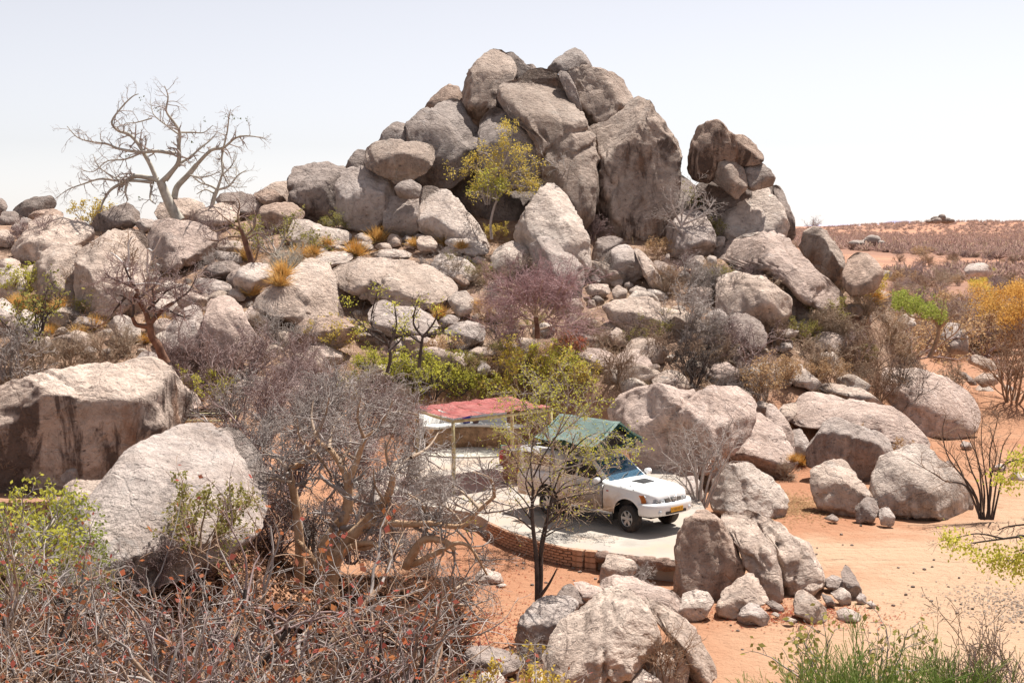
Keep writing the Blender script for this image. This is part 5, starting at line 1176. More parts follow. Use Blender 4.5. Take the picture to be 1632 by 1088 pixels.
# ------------------------------------------------------------------ plants: branching skeletons turned into tubes
def norm(v):
    return v.normalized() if v.length > 1e-9 else Vector((0, 0, 1))
class Plant:
    def __init__(s, seed): s.rg = random.Random(seed); s.ch = {}; s.lv = []
    def add(s, part, pts, rad): s.ch.setdefault(part, []).append((pts, rad))
    def branch(s, part, p, d, L, r0, r1, n, wander, up):
        rg = s.rg; pts = [p.copy()]; st = L / n; ds = []
        for i in range(n):
            d = norm(d + Vector((rg.gauss(0, wander), rg.gauss(0, wander), rg.gauss(0, wander) + up)))
            p = p + d * st; pts.append(p.copy()); ds.append(d)
        s.add(part, pts, [r0 + (r1 - r0) * i / n for i in range(n + 1)])
        return pts, ds
    def grow(s, p, d, L, r, lev, S):
        """S: list of levels dict(part,n,w,up,kids,ang,ratio,taper,leaf)"""
        q = S[lev]; rg = s.rg
        r1 = max(r * q.get('taper', 0.45), S[-1].get('rmin', 0.0015))
        pts, ds = s.branch(q['part'], p, d, L, r, r1, q['n'], q['w'], q['up'])
        if q.get('leaf'):
            for k in range(q['leaf']):
                i = rg.randrange(len(ds)); t = rg.random()
                s.lv.append((pts[i] + (pts[i + 1] - pts[i]) * t, ds[i]))
        if lev + 1 < len(S):
            kids = q['kids']; kids = int(kids) + (rg.random() < kids - int(kids))
            for k in range(kids):
                t = rg.uniform(q.get('t0', 0.25), 1.0) if k else 1.0
                f = t * q['n']; i = min(int(f), q['n'] - 1); pp = pts[i] + (pts[i + 1] - pts[i]) * (f - i); dd = ds[i]
                a = math.radians(rg.gauss(q['ang'], q['ang'] * 0.3)) * (0.6 if k == 0 else 1)
                u = norm(dd.cross(Vector((rg.gauss(0, 1), rg.gauss(0, 1), rg.gauss(0, 1)))))
                nd = norm(dd * math.cos(a) + u * math.sin(a))
                s.grow(pp, nd, L * q['ratio'] * rg.uniform(0.7, 1.25) * (1.15 - 0.45 * t), r * (1 + (q.get('taper', 0.45) - 1) * t) * q.get('rr', 0.72), lev + 1, S)
    def twigs_along(s, pts, rad, every, S, lev0, L, spread=70, t0=0.2):
        rg = s.rg
        for i in range(len(pts) - 1):
            if (i + 0.5) / len(pts) < t0: continue
            seg = pts[i + 1] - pts[i]; n = seg.length / every; n = int(n) + (rg.random() < n - int(n)); dd = norm(seg)
            for k in range(n):
                t = rg.random(); a = math.radians(rg.gauss(spread, 15)); u = norm(dd.cross(Vector((rg.gauss(0, 1), rg.gauss(0, 1), rg.gauss(0, 1)))))
                s.grow(pts[i] + seg * t, norm(dd * math.cos(a) + u * math.sin(a)), L * rg.uniform(0.5, 1.3), min(rad[i] * 0.55, 0.6 * rad[i] + 0.004), lev0, S)
    def meshes(s, leaf_size=0.05, leaf_aspect=1.7, leaves_per=1, leaf_scatter=0.04):
        out = {}
        for part, chains in s.ch.items():
            V_, F_, base = [], [], 0
            groups = {}
            for pts, rad in chains:
                sd = 3 if rad[0] < 0.012 else 5 if rad[0] < 0.04 else 8
                groups.setdefault((len(pts), sd), []).append((pts, rad))
            for (n, sd), cs in groups.items():
                Pn = np.array([[tuple(v) for v in c[0]] for c in cs]); Rn = np.array([c[1] for c in cs])
                T = np.empty_like(Pn); T[:, 1:-1] = Pn[:, 2:] - Pn[:, :-2]; T[:, 0] = Pn[:, 1] - Pn[:, 0]; T[:, -1] = Pn[:, -1] - Pn[:, -2]
                T /= np.linalg.norm(T, axis=2, keepdims=True) + 1e-12
                ref = np.where(np.abs(T[:, :1, 2:3]) < 0.8, np.array([0, 0, 1.0]), np.array([1.0, 0, 0]))
                U = np.cross(T, np.broadcast_to(ref, T.shape)); U /= np.linalg.norm(U, axis=2, keepdims=True) + 1e-12
                Wv = np.cross(T, U)
                ang = np.arange(sd) * 2 * math.pi / sd
                ring = Pn[:, :, None, :] + Rn[:, :, None, None] * (U[:, :, None, :] * np.cos(ang)[None, None, :, None] + Wv[:, :, None, :] * np.sin(ang)[None, None, :, None])
                m = len(cs); V_.append(ring.reshape(-1, 3))
                c_ = np.arange(m)[:, None, None] * n * sd; i_ = np.arange(n - 1)[None, :, None] * sd; k_ = np.arange(sd)[None, None, :]; k2 = (k_ + 1) % sd
                a = base + c_ + i_ + k_; b = base + c_ + i_ + k2
                F_.append(np.stack([a, b, b + sd, a + sd], -1).reshape(-1, 4)); base += m * n * sd
            out[part] = mesh_np(part, np.concatenate(V_), np.concatenate(F_))
        if s.lv:
            rg = np.random.default_rng(5 + len(s.lv))
            C = np.repeat(np.array([tuple(p) for p, d in s.lv]), leaves_per, 0)
            C = C + rg.normal(0, leaf_scatter, C.shape)
            n = len(C); A = rg.normal(0, 1, (n, 3)); A[:, 2] -= 0.3; A /= np.linalg.norm(A, axis=1, keepdims=True)
            B = np.cross(A, rg.normal(0, 1, (n, 3))); B /= np.linalg.norm(B, axis=1, keepdims=True)
            sz = leaf_size * rg.uniform(0.6, 1.3, (n, 1)); L2 = A * sz; W2 = B * sz / leaf_aspect * 0.5
            v = np.stack([C, C + L2 * .45 + W2, C + L2, C + L2 * .45 - W2], 1).reshape(-1, 3)
            out['leaves'] = mesh_np('leaves', v, np.arange(n * 4).reshape(n, 4), smooth=False)
        return out
def height_of(meshes):
    return max(max(v.co.z for v in m.vertices) for m in meshes.values())
def plant_at(meshes, mats, loc, scale, rz, name, label, cat, group=None):
    o = empty(name, loc, rz); o.scale = (scale, scale, scale); tag(o, label, cat, group)
    for part, me in meshes.items():
        c = bpy.data.objects.new(part, me); link(c, o)
        if len(me.materials) == 0: me.materials.append(M['bark_grey'])
        c.material_slots[0].link = 'OBJECT'; c.material_slots[0].material = mats[part] if part in mats else mats['*']
    return o

# --- kinds of shrub, each with a few shapes to copy from
def shrub(seed, H=1.6, stems=9, spread=38, leaf=0, kids=(4, 4, 3), twist=0.16, up=0.03, twig=0.0035, first=0.5, stem_r=0.02):
    P = Plant(seed); rg = P.rg
    S = [dict(part='stems', n=6, w=twist, up=up, kids=kids[0], ang=34, ratio=0.62, taper=0.5, t0=0.2),
         dict(part='twigs', n=4, w=twist, up=up * .6, kids=kids[1], ang=42, ratio=0.60, taper=0.55, t0=0.15),
         dict(part='twigs', n=3, w=twist * 1.2, up=0.0, kids=kids[2], ang=46, ratio=0.58, taper=0.6, t0=0.1),
         dict(part='twigs', n=3, w=twist * 1.3, up=0.0, kids=0, ang=40, ratio=0.5, taper=0.6, leaf=leaf, rmin=twig)]
    for k in range(stems):
        a = 2 * math.pi * (k + rg.random()) / stems; t = math.radians(abs(rg.gauss(spread * .6, spread * .45)))
        P.grow(Vector((0.06 * math.cos(a), 0.06 * math.sin(a), -0.08)), Vector((math.sin(t) * math.cos(a), math.sin(t) * math.sin(a), math.cos(t))), H * first * rg.uniform(.75, 1.15), stem_r * rg.uniform(.6, 1.2), 0, S)
    return P
KIND = {}
def reg(kind, maker, n, seed, **mk):
    KIND[kind] = []
    for i in range(n):
        m = maker(seed + i).meshes(**mk); KIND[kind].append((m, height_of(m)))
reg('thorn', lambda s: shrub(s, 1.5, 13, 58, 0, (5, 4.6, 3.8), 0.20, 0.02, 0.005), 4, 10)
reg('wispy', lambda s: shrub(s, 1.7, 10, 32, 0, (5, 4, 3), 0.10, 0.05, 0.0042), 3, 30)
reg('leafy', lambda s: shrub(s, 1.4, 9, 48, 2, (4, 4, 3), 0.18, 0.03, 0.0035), 3, 50, leaf_size=0.055, leaves_per=2, leaf_scatter=0.03)
reg('sparse', lambda s: shrub(s, 1.8, 7, 36, 1, (4, 3.5, 3), 0.16, 0.04, 0.004), 3, 70, leaf_size=0.07, leaves_per=2, leaf_scatter=0.05)
def tuft(seed, n=260, H=0.55, lean=0.6):
    P = Plant(seed); rg = P.rg
    for k in range(n):
        a = rg.uniform(0, 6.283); t = abs(rg.gauss(0, lean)); r = rg.uniform(0, .09)
        P.branch('blades', Vector((r * math.cos(a), r * math.sin(a), -.02)), Vector((math.sin(t) * math.cos(a), math.sin(t) * math.sin(a), math.cos(t))), H * rg.uniform(.5, 1.15), 0.011, 0.002, 4, 0.08, -0.05)
    return P
reg('tuft', lambda s: tuft(s), 3, 90)

RG = random.Random(77)
def near_ref(px, py):
    return min(LAND, key=lambda l: (l[1] - px)**2 + ((l[2] - py) * 1.4)**2)[0]
COUNT = {}
def bush(kind, px, py, hpx, mats, label=None, what=None, cat='shrub', name=None, Y=None, i=None, group=None, sx=1.0):
    """Stand a shrub with its foot where the sight line through (px, py) meets the ground."""
    p = at(px, py, Y * K) if Y else ground(px, py)
    if Y: p.z = min(p.z, p.z)
    m, h = KIND[kind][RG.randrange(len(KIND[kind])) if i is None else i]
    dist = (p - Vector((0, 0, CAM_Z))).length; sc = hpx / FPX * dist / h
    mats = mats if isinstance(mats, dict) else {'*': M[mats]}
    if label is None:
        ref = near_ref(px, py); label = what + ' beside ' + ref
        group = group or ('shrubs by ' + ref.replace('the ', '', 1))
    o = plant_at(m, mats, p, sc, RG.uniform(0, 6.28), name or 'shrub', label, cat, group)
    o.scale = (sc * sx, sc * sx, sc)
    return o
def mt(b, l=None): return {'*': M['bark_' + b], 'leaves': M['leaf_' + l] if l else M['leaf_olive']}

VL = bpy.context.view_layer
def surface(px, py):
    """First rock or soil met by the sight line."""
    VL.update(); dg = bpy.context.evaluated_depsgraph_get(); o = Vector((0, 0, CAM_Z))
    d = ray(px, py).normalized(); hit, loc, nor, idx_, ob, mx = SC.ray_cast(dg, o, d)
    return loc if hit else ground(px, py)
GRASS = [(480, 415, 26, 'left of the flat pale slab'), (567, 408, 26, 'on the flat pale slab'), (602, 385, 24, 'beside the upright egg block'), (520, 392, 16, 'between the orange tufts'), (712, 392, 20, 'right of the ball-like boulder'), (735, 396, 14, 'left of the white flat boulder'),
        (50, 496, 26, 'at the left edge of the slope'), (70, 500, 22, 'left of the lime bush'), (100, 492, 20, 'at the foot of the split twin boulder'), (80, 532, 16, 'above the pale angular boulder'), (150, 525, 24, 'left of the red trunk'), (258, 525, 24, 'behind the red trunk'), (232, 546, 16, 'at the foot of the red trunk'), (392, 415, 20, 'at the red-barked trunk'), (450, 440, 26, 'right of the white sphere boulder'), (445, 455, 22, 'below the white sphere boulder'), (400, 470, 20, 'under the white sphere boulder'),
        (700, 508, 22, 'below the long pale slab'), (760, 490, 14, 'right of the pale two-lobed boulder'), (1275, 740, 18, 'beside the egg-backed boulder'), (1265, 735, 14, 'at the flank of the egg-backed boulder'), (1390, 480, 26, 'right of the rounded standing boulder'), (885, 610, 16, 'above the roof tent'),
        (30, 488, 22, 'furthest left on the slope'), (125, 535, 18, 'right of the pale angular boulder'), (500, 408, 18, 'right of the first orange tuft'), (1370, 500, 18, 'below the rounded standing boulder'), (660, 392, 14, 'left of the ball-like boulder')]
for i, (px, py, h, where) in enumerate(GRASS):
    p = surface(px, py); m, hh = KIND['tuft'][i % 3]; sc = h * 1.2 / FPX * p.y / hh
    o = plant_at(m, {'*': M['straw']}, p, sc, RG.uniform(0, 6), 'grass_tuft', 'golden dry grass tuft ' + where, 'grass'); o.scale = (sc * 1.3, sc * 1.3, sc)
# ------------------------------------------------------------------ named trees with surveyed limbs
V['Q'] = (400, 560, 3.509); V['P'] = (0, 0, 1.0)
def crom(pts, n=4):
    out = []; P_ = [pts[0]] + pts + [pts[-1]]
    for i in range(1, len(P_) - 2):
        p0, p1, p2, p3 = P_[i - 1:i + 3]
        for k in range(n):
            t = k / n; out.append(0.5 * ((2 * p1) + (p2 - p0) * t + (2 * p0 - 5 * p1 + 4 * p2 - p3) * t * t + (3 * p1 - p0 - 3 * p2 + p3) * t**3))
    out.append(pts[-1]); return out
class LimbTree(Plant):
    def __init__(s, seed, view, base_px, Y, spread=1.0):
        super().__init__(seed); s.v = V[view]; s.Y = Y * K; ox, oy, sc = s.v
        s.base = at(ox + base_px[0] / sc, oy + base_px[1] / sc, s.Y); s.spread = spread; s.limbs = []
    def limb(s, part, txt, r0, r1, y0=0.0, y1=None):
        """txt: surveyed points; r in picture px; y0..y1 depth offset in metres along the limb"""
        ox, oy, sc = s.v; y1 = s.rg.uniform(-1, 1) * s.spread if y1 is None else y1
        P_ = [[float(a) for a in q.split(',')] for q in txt.split()]; n = len(P_); pts = []
        for i, (x, y) in enumerate(P_):
            t = i / max(1, n - 1); pts.append(at(ox + x / sc, oy + y / sc, s.Y + y0 + (y1 - y0) * t) - s.base)
        m = s.Y / FPX; c = crom(pts); k = len(c)
        rad = [(r0 + (r1 - r0) * i / (k - 1)) * m for i in range(k)]
        s.add(part, c, rad); s.limbs.append((c, rad)); return c, rad
    def place(s, mats, name, label, cat='tree', group=None, **kw):
        return plant_at(s.meshes(**kw), mats, s.base, 1.0, 0.0, name, label, cat, group)
def twigset(part, kids=(3, 3), w=0.22, up=0.02, leaf=0, rmin=0.004, ratio=0.6, ang=45):
    return [dict(part=part, n=5, w=w, up=up, kids=kids[0], ang=ang, ratio=ratio, taper=0.5, t0=0.15, leaf=0),
            dict(part=part, n=4, w=w, up=up, kids=kids[1], ang=ang, ratio=ratio, taper=0.55, t0=0.1, leaf=leaf),
            dict(part=part, n=3, w=w * 1.1, up=up, kids=0, ang=ang, ratio=ratio, taper=0.6, leaf=leaf, rmin=rmin)]

# pale bare tree on the skyline
T = LimbTree(3, 'C', (1000, 815), 56.5, 1.6)
T.limb('trunk', '1005,815 975,770 945,710 915,640 895,590', 9.5, 6.5, 0, 0)
T.limb('trunk', '975,690 990,625 1050,560 1100,500', 5.5, 4, 0.3, 0.6)
for q, r0, r1 in [('900,600 960,540 1000,480 1000,390 1005,320 970,260 930,200 940,120 920,60', 5.0, 0.8), ('880,595 840,500 800,430 770,380 720,330 660,310 625,260 680,180 740,120 775,105', 4.2, 0.8),
                  ('980,440 880,425 780,430 660,410 600,385 500,370 430,345 375,285', 3.4, 0.7), ('885,585 760,565 690,600 620,640 580,700 560,760', 4.6, 1.4),
                  ('860,600 760,590 660,590 560,580 460,610 380,640 310,690', 3.0, 0.6), ('1100,500 1180,420 1250,405 1320,350 1400,340 1500,360', 3.6, 0.6),
                  ('1250,405 1270,320 1280,240 1290,190', 1.9, 0.5), ('930,590 1000,500 1060,460 1130,400 1180,360 1220,310', 3.2, 0.6),
                  ('1005,320 1080,320 1140,320 1190,280', 1.9, 0.5), ('1250,410 1240,470 1250,550 1290,620 1380,625', 2.2, 0.6),
                  ('1000,330 930,280 860,220 840,140', 2.0, 0.5), ('720,580 700,640 715,700', 2.4, 1.6), ('800,430 700,470 600,480 520,540 440,520', 1.8, 0.5),
                  ('850,240 760,265 700,270 690,300', 1.4, 0.5), ('690,600 560,520 520,440', 1.6, 0.5), ('850,620 840,690 870,720', 2.4, 1.0), ('1060,560 1120,570 1180,560 1260,520', 1.8, 0.6)]:
    T.limb('branches', q, r0 * .9, r1 * .8)
Sg = twigset('twigs', (3, 2.4), 0.22, 0.005, 0, 0.0065)
for c, r in T.limbs[2:]: T.twigs_along(c, r, 0.20, Sg, 0, 0.62, 55, 0.15)
for q in ('1250,230 1280,245', '1300,250 1330,225', '1330,240 1400,245', '860,190 900,195', '1140,250 1150,255', '710,450 715,455', '780,130 800,128', '1060,370 1075,375', '780,680 800,685'):
    (x0, y0), (x1, y1) = [[float(a) for a in w.split(',')] for w in q.split()]
    for k in range(8):
        x, y = T.rg.uniform(x0, x1), T.rg.uniform(y0 - 8, y1 + 8); T.lv.append((at(x / 3.509, 120 + y / 3.509, T.Y + T.rg.uniform(-.4, .4)) - T.base, Vector((0, 0, 1))))
T.place({'trunk': M['bark_pale'], 'branches': M['bark_pale'], 'twigs': M['bark_grey'], 'leaves': M['leaf_dark']}, 'bare_tree', 'spreading pale-trunked bare tree on the left skyline', leaf_size=0.11, leaf_scatter=0.04)

def small_tree(seed, view, base, Y, trunk, limbs, mats, label, tw=(3, 2.5), twL=0.6, every=0.25, leaf=0, rmin=0.006, name='bare_tree', spread=0.8, **kw):
    t = LimbTree(seed, view, base, Y, spread)
    for q, r0, r1 in trunk: t.limb('trunk', q, r0, r1, 0, 0)
    n0 = len(t.limbs)
    for q, r0, r1 in limbs: t.limb('branches', q, r0, r1)
    S_ = twigset('twigs', tw, 0.22, 0.03, leaf, rmin)
    for c, r in t.limbs[n0:]: t.twigs_along(c, r, every, S_, 0, twL, 55, 0.2)
    return t.place(mats, name, label, **kw)
small_tree(5, 'C', (1185, 740), 57.5, [('1185,745 1195,690 1215,640', 4, 3)],
           [('1215,640 1180,620 1120,600 1080,570', 2.2, .6), ('1215,640 1240,560 1250,500 1220,440', 2.4, .6), ('1215,640 1280,620 1330,560 1380,530', 2.2, .6), ('1195,660 1150,640 1100,665', 1.6, .6), ('1240,560 1300,500 1310,440', 1.6, .5)],
           mt('pale'), 'small bare pale tree on the skyline right of the spreading tree', twL=0.6)
# red-trunked tree on the left slope with a bleached dead limb
t = LimbTree(9, 'D', (920, 900), 40.5, 0.9)
t.limb('trunk', '930,910 900,850 885,810 850,760 838,690', 8, 5.5, 0, 0)
t.limb('trunk', '835,700 800,700 760,690 740,650', 4.5, 3, 0, -.2)
t.limb('trunk', '840,690 870,650 920,600 970,570', 4.5, 3, 0, .3)
t.limb('trunk', '740,560 770,520 760,490 720,470', 4, 3, .2, .4)
t.limb('trunk', '835,690 815,620 780,560 770,520', 4.5, 4, 0, .2)
k0 = len(t.limbs)
for q in ('740,650 745,580 700,540 640,520', '970,570 1010,540 1060,500 1100,420', '760,490 710,400 690,340', '780,540 860,480 900,420 960,380', '920,600 1000,640 1060,660', '815,620 880,560 940,500 1040,470', '720,470 640,440 580,400', '870,650 860,560 850,480', '700,540 650,600 620,640'):
    t.limb('branches', q, 2.4, .6)
for c, r in t.limbs[k0:]: t.twigs_along(c, r, 0.08, twigset('twigs', (4, 3.4), 0.24, 0.02, 0, 0.0055), 0, 0.75, 55, 0.1)
for q in ('715,360 720,300 718,240 740,200', '690,350 650,310 620,290', '820,400 825,330 828,270 860,280 900,200', '720,470 715,410 712,360', '760,470 850,460 900,470', '880,320 870,350 890,360'):
    t.limb('dead_limb', q, 1.9, 1.0)
t.place({'trunk': M['bark_red'], 'branches': M['bark_dark'], 'twigs': M['bark_mauve'], 'dead_limb': M['bark_dead']}, 'red_trunked_tree', 'dark-red-trunked bare tree with bleached dead limbs on the left slope')
# red-barked tree higher up
small_tree(11, 'D', (1405, 350), 51, [('1410,355 1395,300 1375,240 1365,205', 5.5, 4), ('1365,205 1350,170 1335,150', 3.5, 2.5)],
           [('1365,205 1290,200 1210,225 1150,210', 2.2, .6), ('1350,170 1330,90 1340,20 1320,-20', 2, .6), ('1365,205 1420,150 1430,80 1400,30', 2, .6), ('1350,170 1280,150 1210,170 1160,150', 1.8, .5), ('1375,220 1440,180 1500,190 1540,150', 1.8, .5), ('1335,150 1250,90 1200,40', 1.5, .5), ('1430,330 1445,260 1440,200', 1.6, .8)],
           {'trunk': M['bark_red'], 'branches': M['bark_brown'], 'twigs': M['bark_mauve']}, 'bare red-barked tree left of the low boulder by the stack', tw=(4, 3), every=0.16, twL=0.7, name='red_barked_tree')
# yellow-green tree against the summit
t = LimbTree(13, 'A', (1228, 1055), 55.2, 0.9)
t.limb('trunk', '1228,1060 1222,980 1240,900 1255,860', 2.2, 1.6, 0, 0)
k0 = len(t.limbs)
for q in ('1255,860 1240,800 1200,760 1160,740', '1255,860 1290,790 1280,700 1240,640', '1290,790 1350,720 1390,650 1410,600', '1280,700 1320,600 1330,530 1340,480', '1240,800 1180,720 1120,690 1060,700', '1350,720 1420,700 1450,650', '1240,640 1190,620 1150,610', '1300,780 1380,790 1430,800', '1255,860 1200,840 1160,860'):
    t.limb('branches', q, 1.3, .4)
Sl = twigset('twigs', (4, 3), 0.2, 0.03, 4, 0.004)
for c, r in t.limbs[k0:]: t.twigs_along(c, r, 0.17, Sl, 0, 0.62, 60, 0.25)
t.lv = [l for l in t.lv if t.rg.random() < .6]
t.place({'*': M['bark_grey'], 'leaves': M['leaf_yellow']}, 'yellow_green_tree', 'small yellow-green leafy tree against the summit rocks', leaf_size=0.085, leaves_per=2, leaf_scatter=0.09)
bush('leafy', 640 + 0, 0, 1, 'bark_grey', 'x', Y=55) if False else None
o = bush('leafy', 777, 322, 62, mt('grey', 'lime'), 'bright lime leafy clump in the middle of the yellow-green tree', Y=54.6)
# shrubs on the summit rocks
small_tree(15, 'B', (330, 860), 56.6, [('335,870 330,830 320,800', 2.6, 2)], [('320,800 270,760 200,720', 1.8, .5), ('320,800 330,730 310,660', 1.8, .5), ('320,800 380,760 430,700', 1.6, .5), ('320,800 280,700 220,650', 1.5, .5), ('330,830 400,800 440,790', 1.4, .5), ('320,800 250,800 200,790', 1.4, .5)],
           mt('dead'), 'bleached bare shrub at the foot of the central summit slab', tw=(4, 2.5), every=0.16, twL=0.5, name='bare_shrub')
small_tree(17, 'B', (920, 1130), 54.5, [('920,1130 918,1060 915,990', 3.6, 2.6)], [('915,990 880,920 860,840 880,770', 2, .5), ('915,990 960,920 990,850 970,780', 2, .5), ('915,990 1000,950 1060,900 1080,860', 1.8, .5), ('918,1040 860,960 820,900', 1.7, .5), ('915,990 920,900 930,820', 1.7, .5), ('915,1000 980,1000 1030,970', 1.4, .5)],
           mt('grey'), 'grey bare tree in the gap right of the great streaked face', tw=(4, 3), every=0.13, twL=0.6)
# big mauve bush in the middle of the slope
t = LimbTree(19, 'F', (130, 760), 44.5, 1.6)
t.limb('trunk', '130,770 125,700 120,650', 4.6, 3.6, 0, 0)
k0 = len(t.limbs)
for q in ('120,650 80,600 20,560 -60,540', '120,680 60,650 0,620 -90,600', '120,640 110,560 90,480 60,420', '120,640 170,560 200,480 220,420', '125,690 200,640 260,600 330,560', '130,720 220,700 310,690 390,640', '120,650 40,500 -40,460', '120,640 140,520 160,440', '120,700 20,700 -60,690 -130,700', '200,640 290,500 330,480', '60,600 -20,500 -100,480', '150,640 240,520 280,430'):
    t.limb('branches', q, 2.0, .6)
for c, r in t.limbs[k0:]: t.twigs_along(c, r, 0.075, twigset('twigs', (5, 3.4), 0.24, 0.04, 0, 0.0055), 0, 0.95, 55, 0.12)
t.place({'trunk': M['bark_red'], 'branches': M['bark_tan'], 'twigs': M['bark_purple']}, 'mauve_bush', 'big mauve leafless bush with pale limbs in the middle of the slope', 'bush')
# dark-stemmed shrub with lime leaf bunches
t = LimbTree(21, 'E', (820, 940), 42, 0.9)
t.limb('trunk', '690,960 710,880 700,810', 3, 2.2, .3, .2); t.limb('trunk', '870,930 880,830 890,760', 3, 2, -.2, -.3)
k0 = len(t.limbs)
for q in ('700,810 660,740 600,720 520,730', '700,810 740,720 740,640 730,580', '700,810 620,760 560,700 500,640 470,560', '890,760 840,690 850,600 870,560', '890,760 940,700 970,640 960,600', '890,760 980,740 1040,750', '700,840 780,760 790,680', '660,740 600,680 640,500', '890,800 800,740 760,700'):
    t.limb('branches', q, 2.2, .6)
for c, r in t.limbs[k0:]:
    t.twigs_along(c, r, 0.24, twigset('twigs', (3, 2.4), 0.2, 0.03, 0, 0.005), 0, 0.5, 55, 0.15)
    for k in range(60): t.lv.append((c[-1] + Vector((t.rg.gauss(0, .16), t.rg.gauss(0, .16), t.rg.gauss(0, .13))), Vector((0, 0, 1))))
    if t.rg.random() < .6:
        for k in range(36): t.lv.append((c[len(c) // 2] + Vector((t.rg.gauss(0, .14), t.rg.gauss(0, .14), t.rg.gauss(0.1, .12))), Vector((0, 0, 1))))
t.place({'*': M['bark_dark'], 'leaves': M['leaf_lime']}, 'leafy_shrub', 'dark-stemmed shrub with lime leaf bunches left of the big mauve bush', 'shrub', leaf_size=0.085)
# green flat-topped tree on the right
t = LimbTree(23, 'G', (1085, 930), 48.5, 0.8)
t.limb('trunk', '1060,950 1090,870 1110,790 1080,730', 3.6, 2.4, 0, 0); k0 = len(t.limbs)
for q in ('1080,730 1000,700 930,640 890,600', '1080,730 1040,660 980,600', '1110,790 1120,700 1080,640', '1110,790 1140,740 1120,690', '1080,730 960,720 920,680', '1100,800 1180,720 1230,700', '1085,900 1150,850 1220,790 1240,730', '1080,740 1130,720 1140,740'):
    t.limb('branches', q, 2.0, .6)
for c, r in t.limbs[k0:k0 + 5]: t.twigs_along(c, r, 0.2, twigset('twigs', (3, 3), 0.2, 0.02, 2, 0.004), 0, 0.4, 60, 0.4)
for c, r in t.limbs[k0 + 5:]: t.twigs_along(c, r, 0.16, twigset('twigs', (3, 3), 0.2, 0.02, 0, 0.004), 0, 0.6, 55, 0.2)
for k in range(4200):
    a = t.rg.random(); x = 850 + 300 * a; top = 560 + 125 * a**1.3; bot = 660 + 90 * a
    y = top + (bot - top) * t.rg.random()**0.85 + 14 * math.sin(a * 23); dd = t.rg.gauss(0, .7)
    t.lv.append((at(1180 + x / 3.509, 300 + y / 3.509, t.Y + dd) - t.base, Vector((0, 0, 1))))
t.place({'*': M['bark_brown'], 'leaves': M['leaf_green']}, 'green_tree', 'bright green flat-topped thorn tree near the right edge', leaf_size=0.085)
# gnarled thick-limbed tree in the left foreground
t = LimbTree(27, 'I', (430, 600), 25.2, 1.5)
for q, r0, r1, y0, y1 in [('415,620 405,430 420,320 475,225 540,130 548,0 545,-80', 13, 7, 0, .2), ('445,620 465,430 530,300 640,190 700,120 760,60 790,-20 800,-90', 12, 4.5, -.1, -.5), ('545,-60 500,-150 440,-230 390,-260 365,-300', 6, 3, .2, .6), ('548,-40 600,-170 640,-280 700,-330', 5.5, 2.5, .2, -.3),
                          ('270,560 275,330 255,110 230,-40 215,-110 290,-150 360,-210', 9, 3.5, .5, .9), ('640,200 720,185 820,190 900,195 1000,190 1190,205 1290,110 1370,40', 7, 2.5, -.3, -1.0),
                          ('470,420 560,320 680,300 720,330', 6, 3.5, -.3, -.7), ('870,440 930,330 985,278 1090,290 1150,340', 8, 4, -.6, -.9), ('600,800 700,760 790,720 860,690 950,660 1050,650 1110,610 1150,560', 7, 2.5, -1.2, -1.6), ('430,520 350,400 300,330 260,290', 7, 4, 0, .4), ('880,430 1000,380 1090,330 1160,300 1240,330 1330,480', 6, 1.6, -.6, -1.2), ('540,300 640,330 700,300', 5, 3, -.2, -.6)]:
    t.limb('trunk', q, r0, r1, y0, y1)
k0 = 0
Sf = twigset('twigs', (4, 3.4), 0.25, 0.03, 0, 0.004, 0.62, 46)
for q in ('365,-300 340,-400 350,-500', '365,-300 300,-340 220,-380', '440,-230 460,-340 520,-420', '700,-330 760,-420 800,-500', '640,-280 600,-400 620,-520', '790,-90 860,-160 950,-200', '790,-90 760,-220 800,-320', '360,-210 280,-280 260,-400', '360,-210 420,-130 460,-60', '1370,40 1350,-60 1250,-100', '1290,110 1200,20 1130,-20', '1190,205 1130,120 1060,80', '1000,190 960,80 880,20', '215,-110 140,-180 60,-220', '230,-40 120,-60 40,-40', '800,190 760,80 700,-20 690,-120', '600,-170 520,-200 460,-180', '500,-150 560,-260 540,-360', '1150,560 1230,520 1300,510', '1050,650 1120,640 1240,650 1380,600', '720,330 800,340 860,300', '365,-300 420,-420 440,-520', '900,-180 1000,-240 1060,-330', '760,-420 860,-440 940,-420'):
    t.limb('branches', q, 3.2, .8)
for i, (c, r) in enumerate(t.limbs):
    t.twigs_along(c, r, 0.11 if i >= 12 else 0.24, Sf, 0, 0.72, 60, 0.15 if i >= 12 else 0.35)
t.place({'trunk': M['bark_orange'], 'branches': M['bark_tan'], 'twigs': M['bark_grey']}, 'gnarled_tree', 'gnarled thick-limbed bare tree with tan bark in the left foreground')
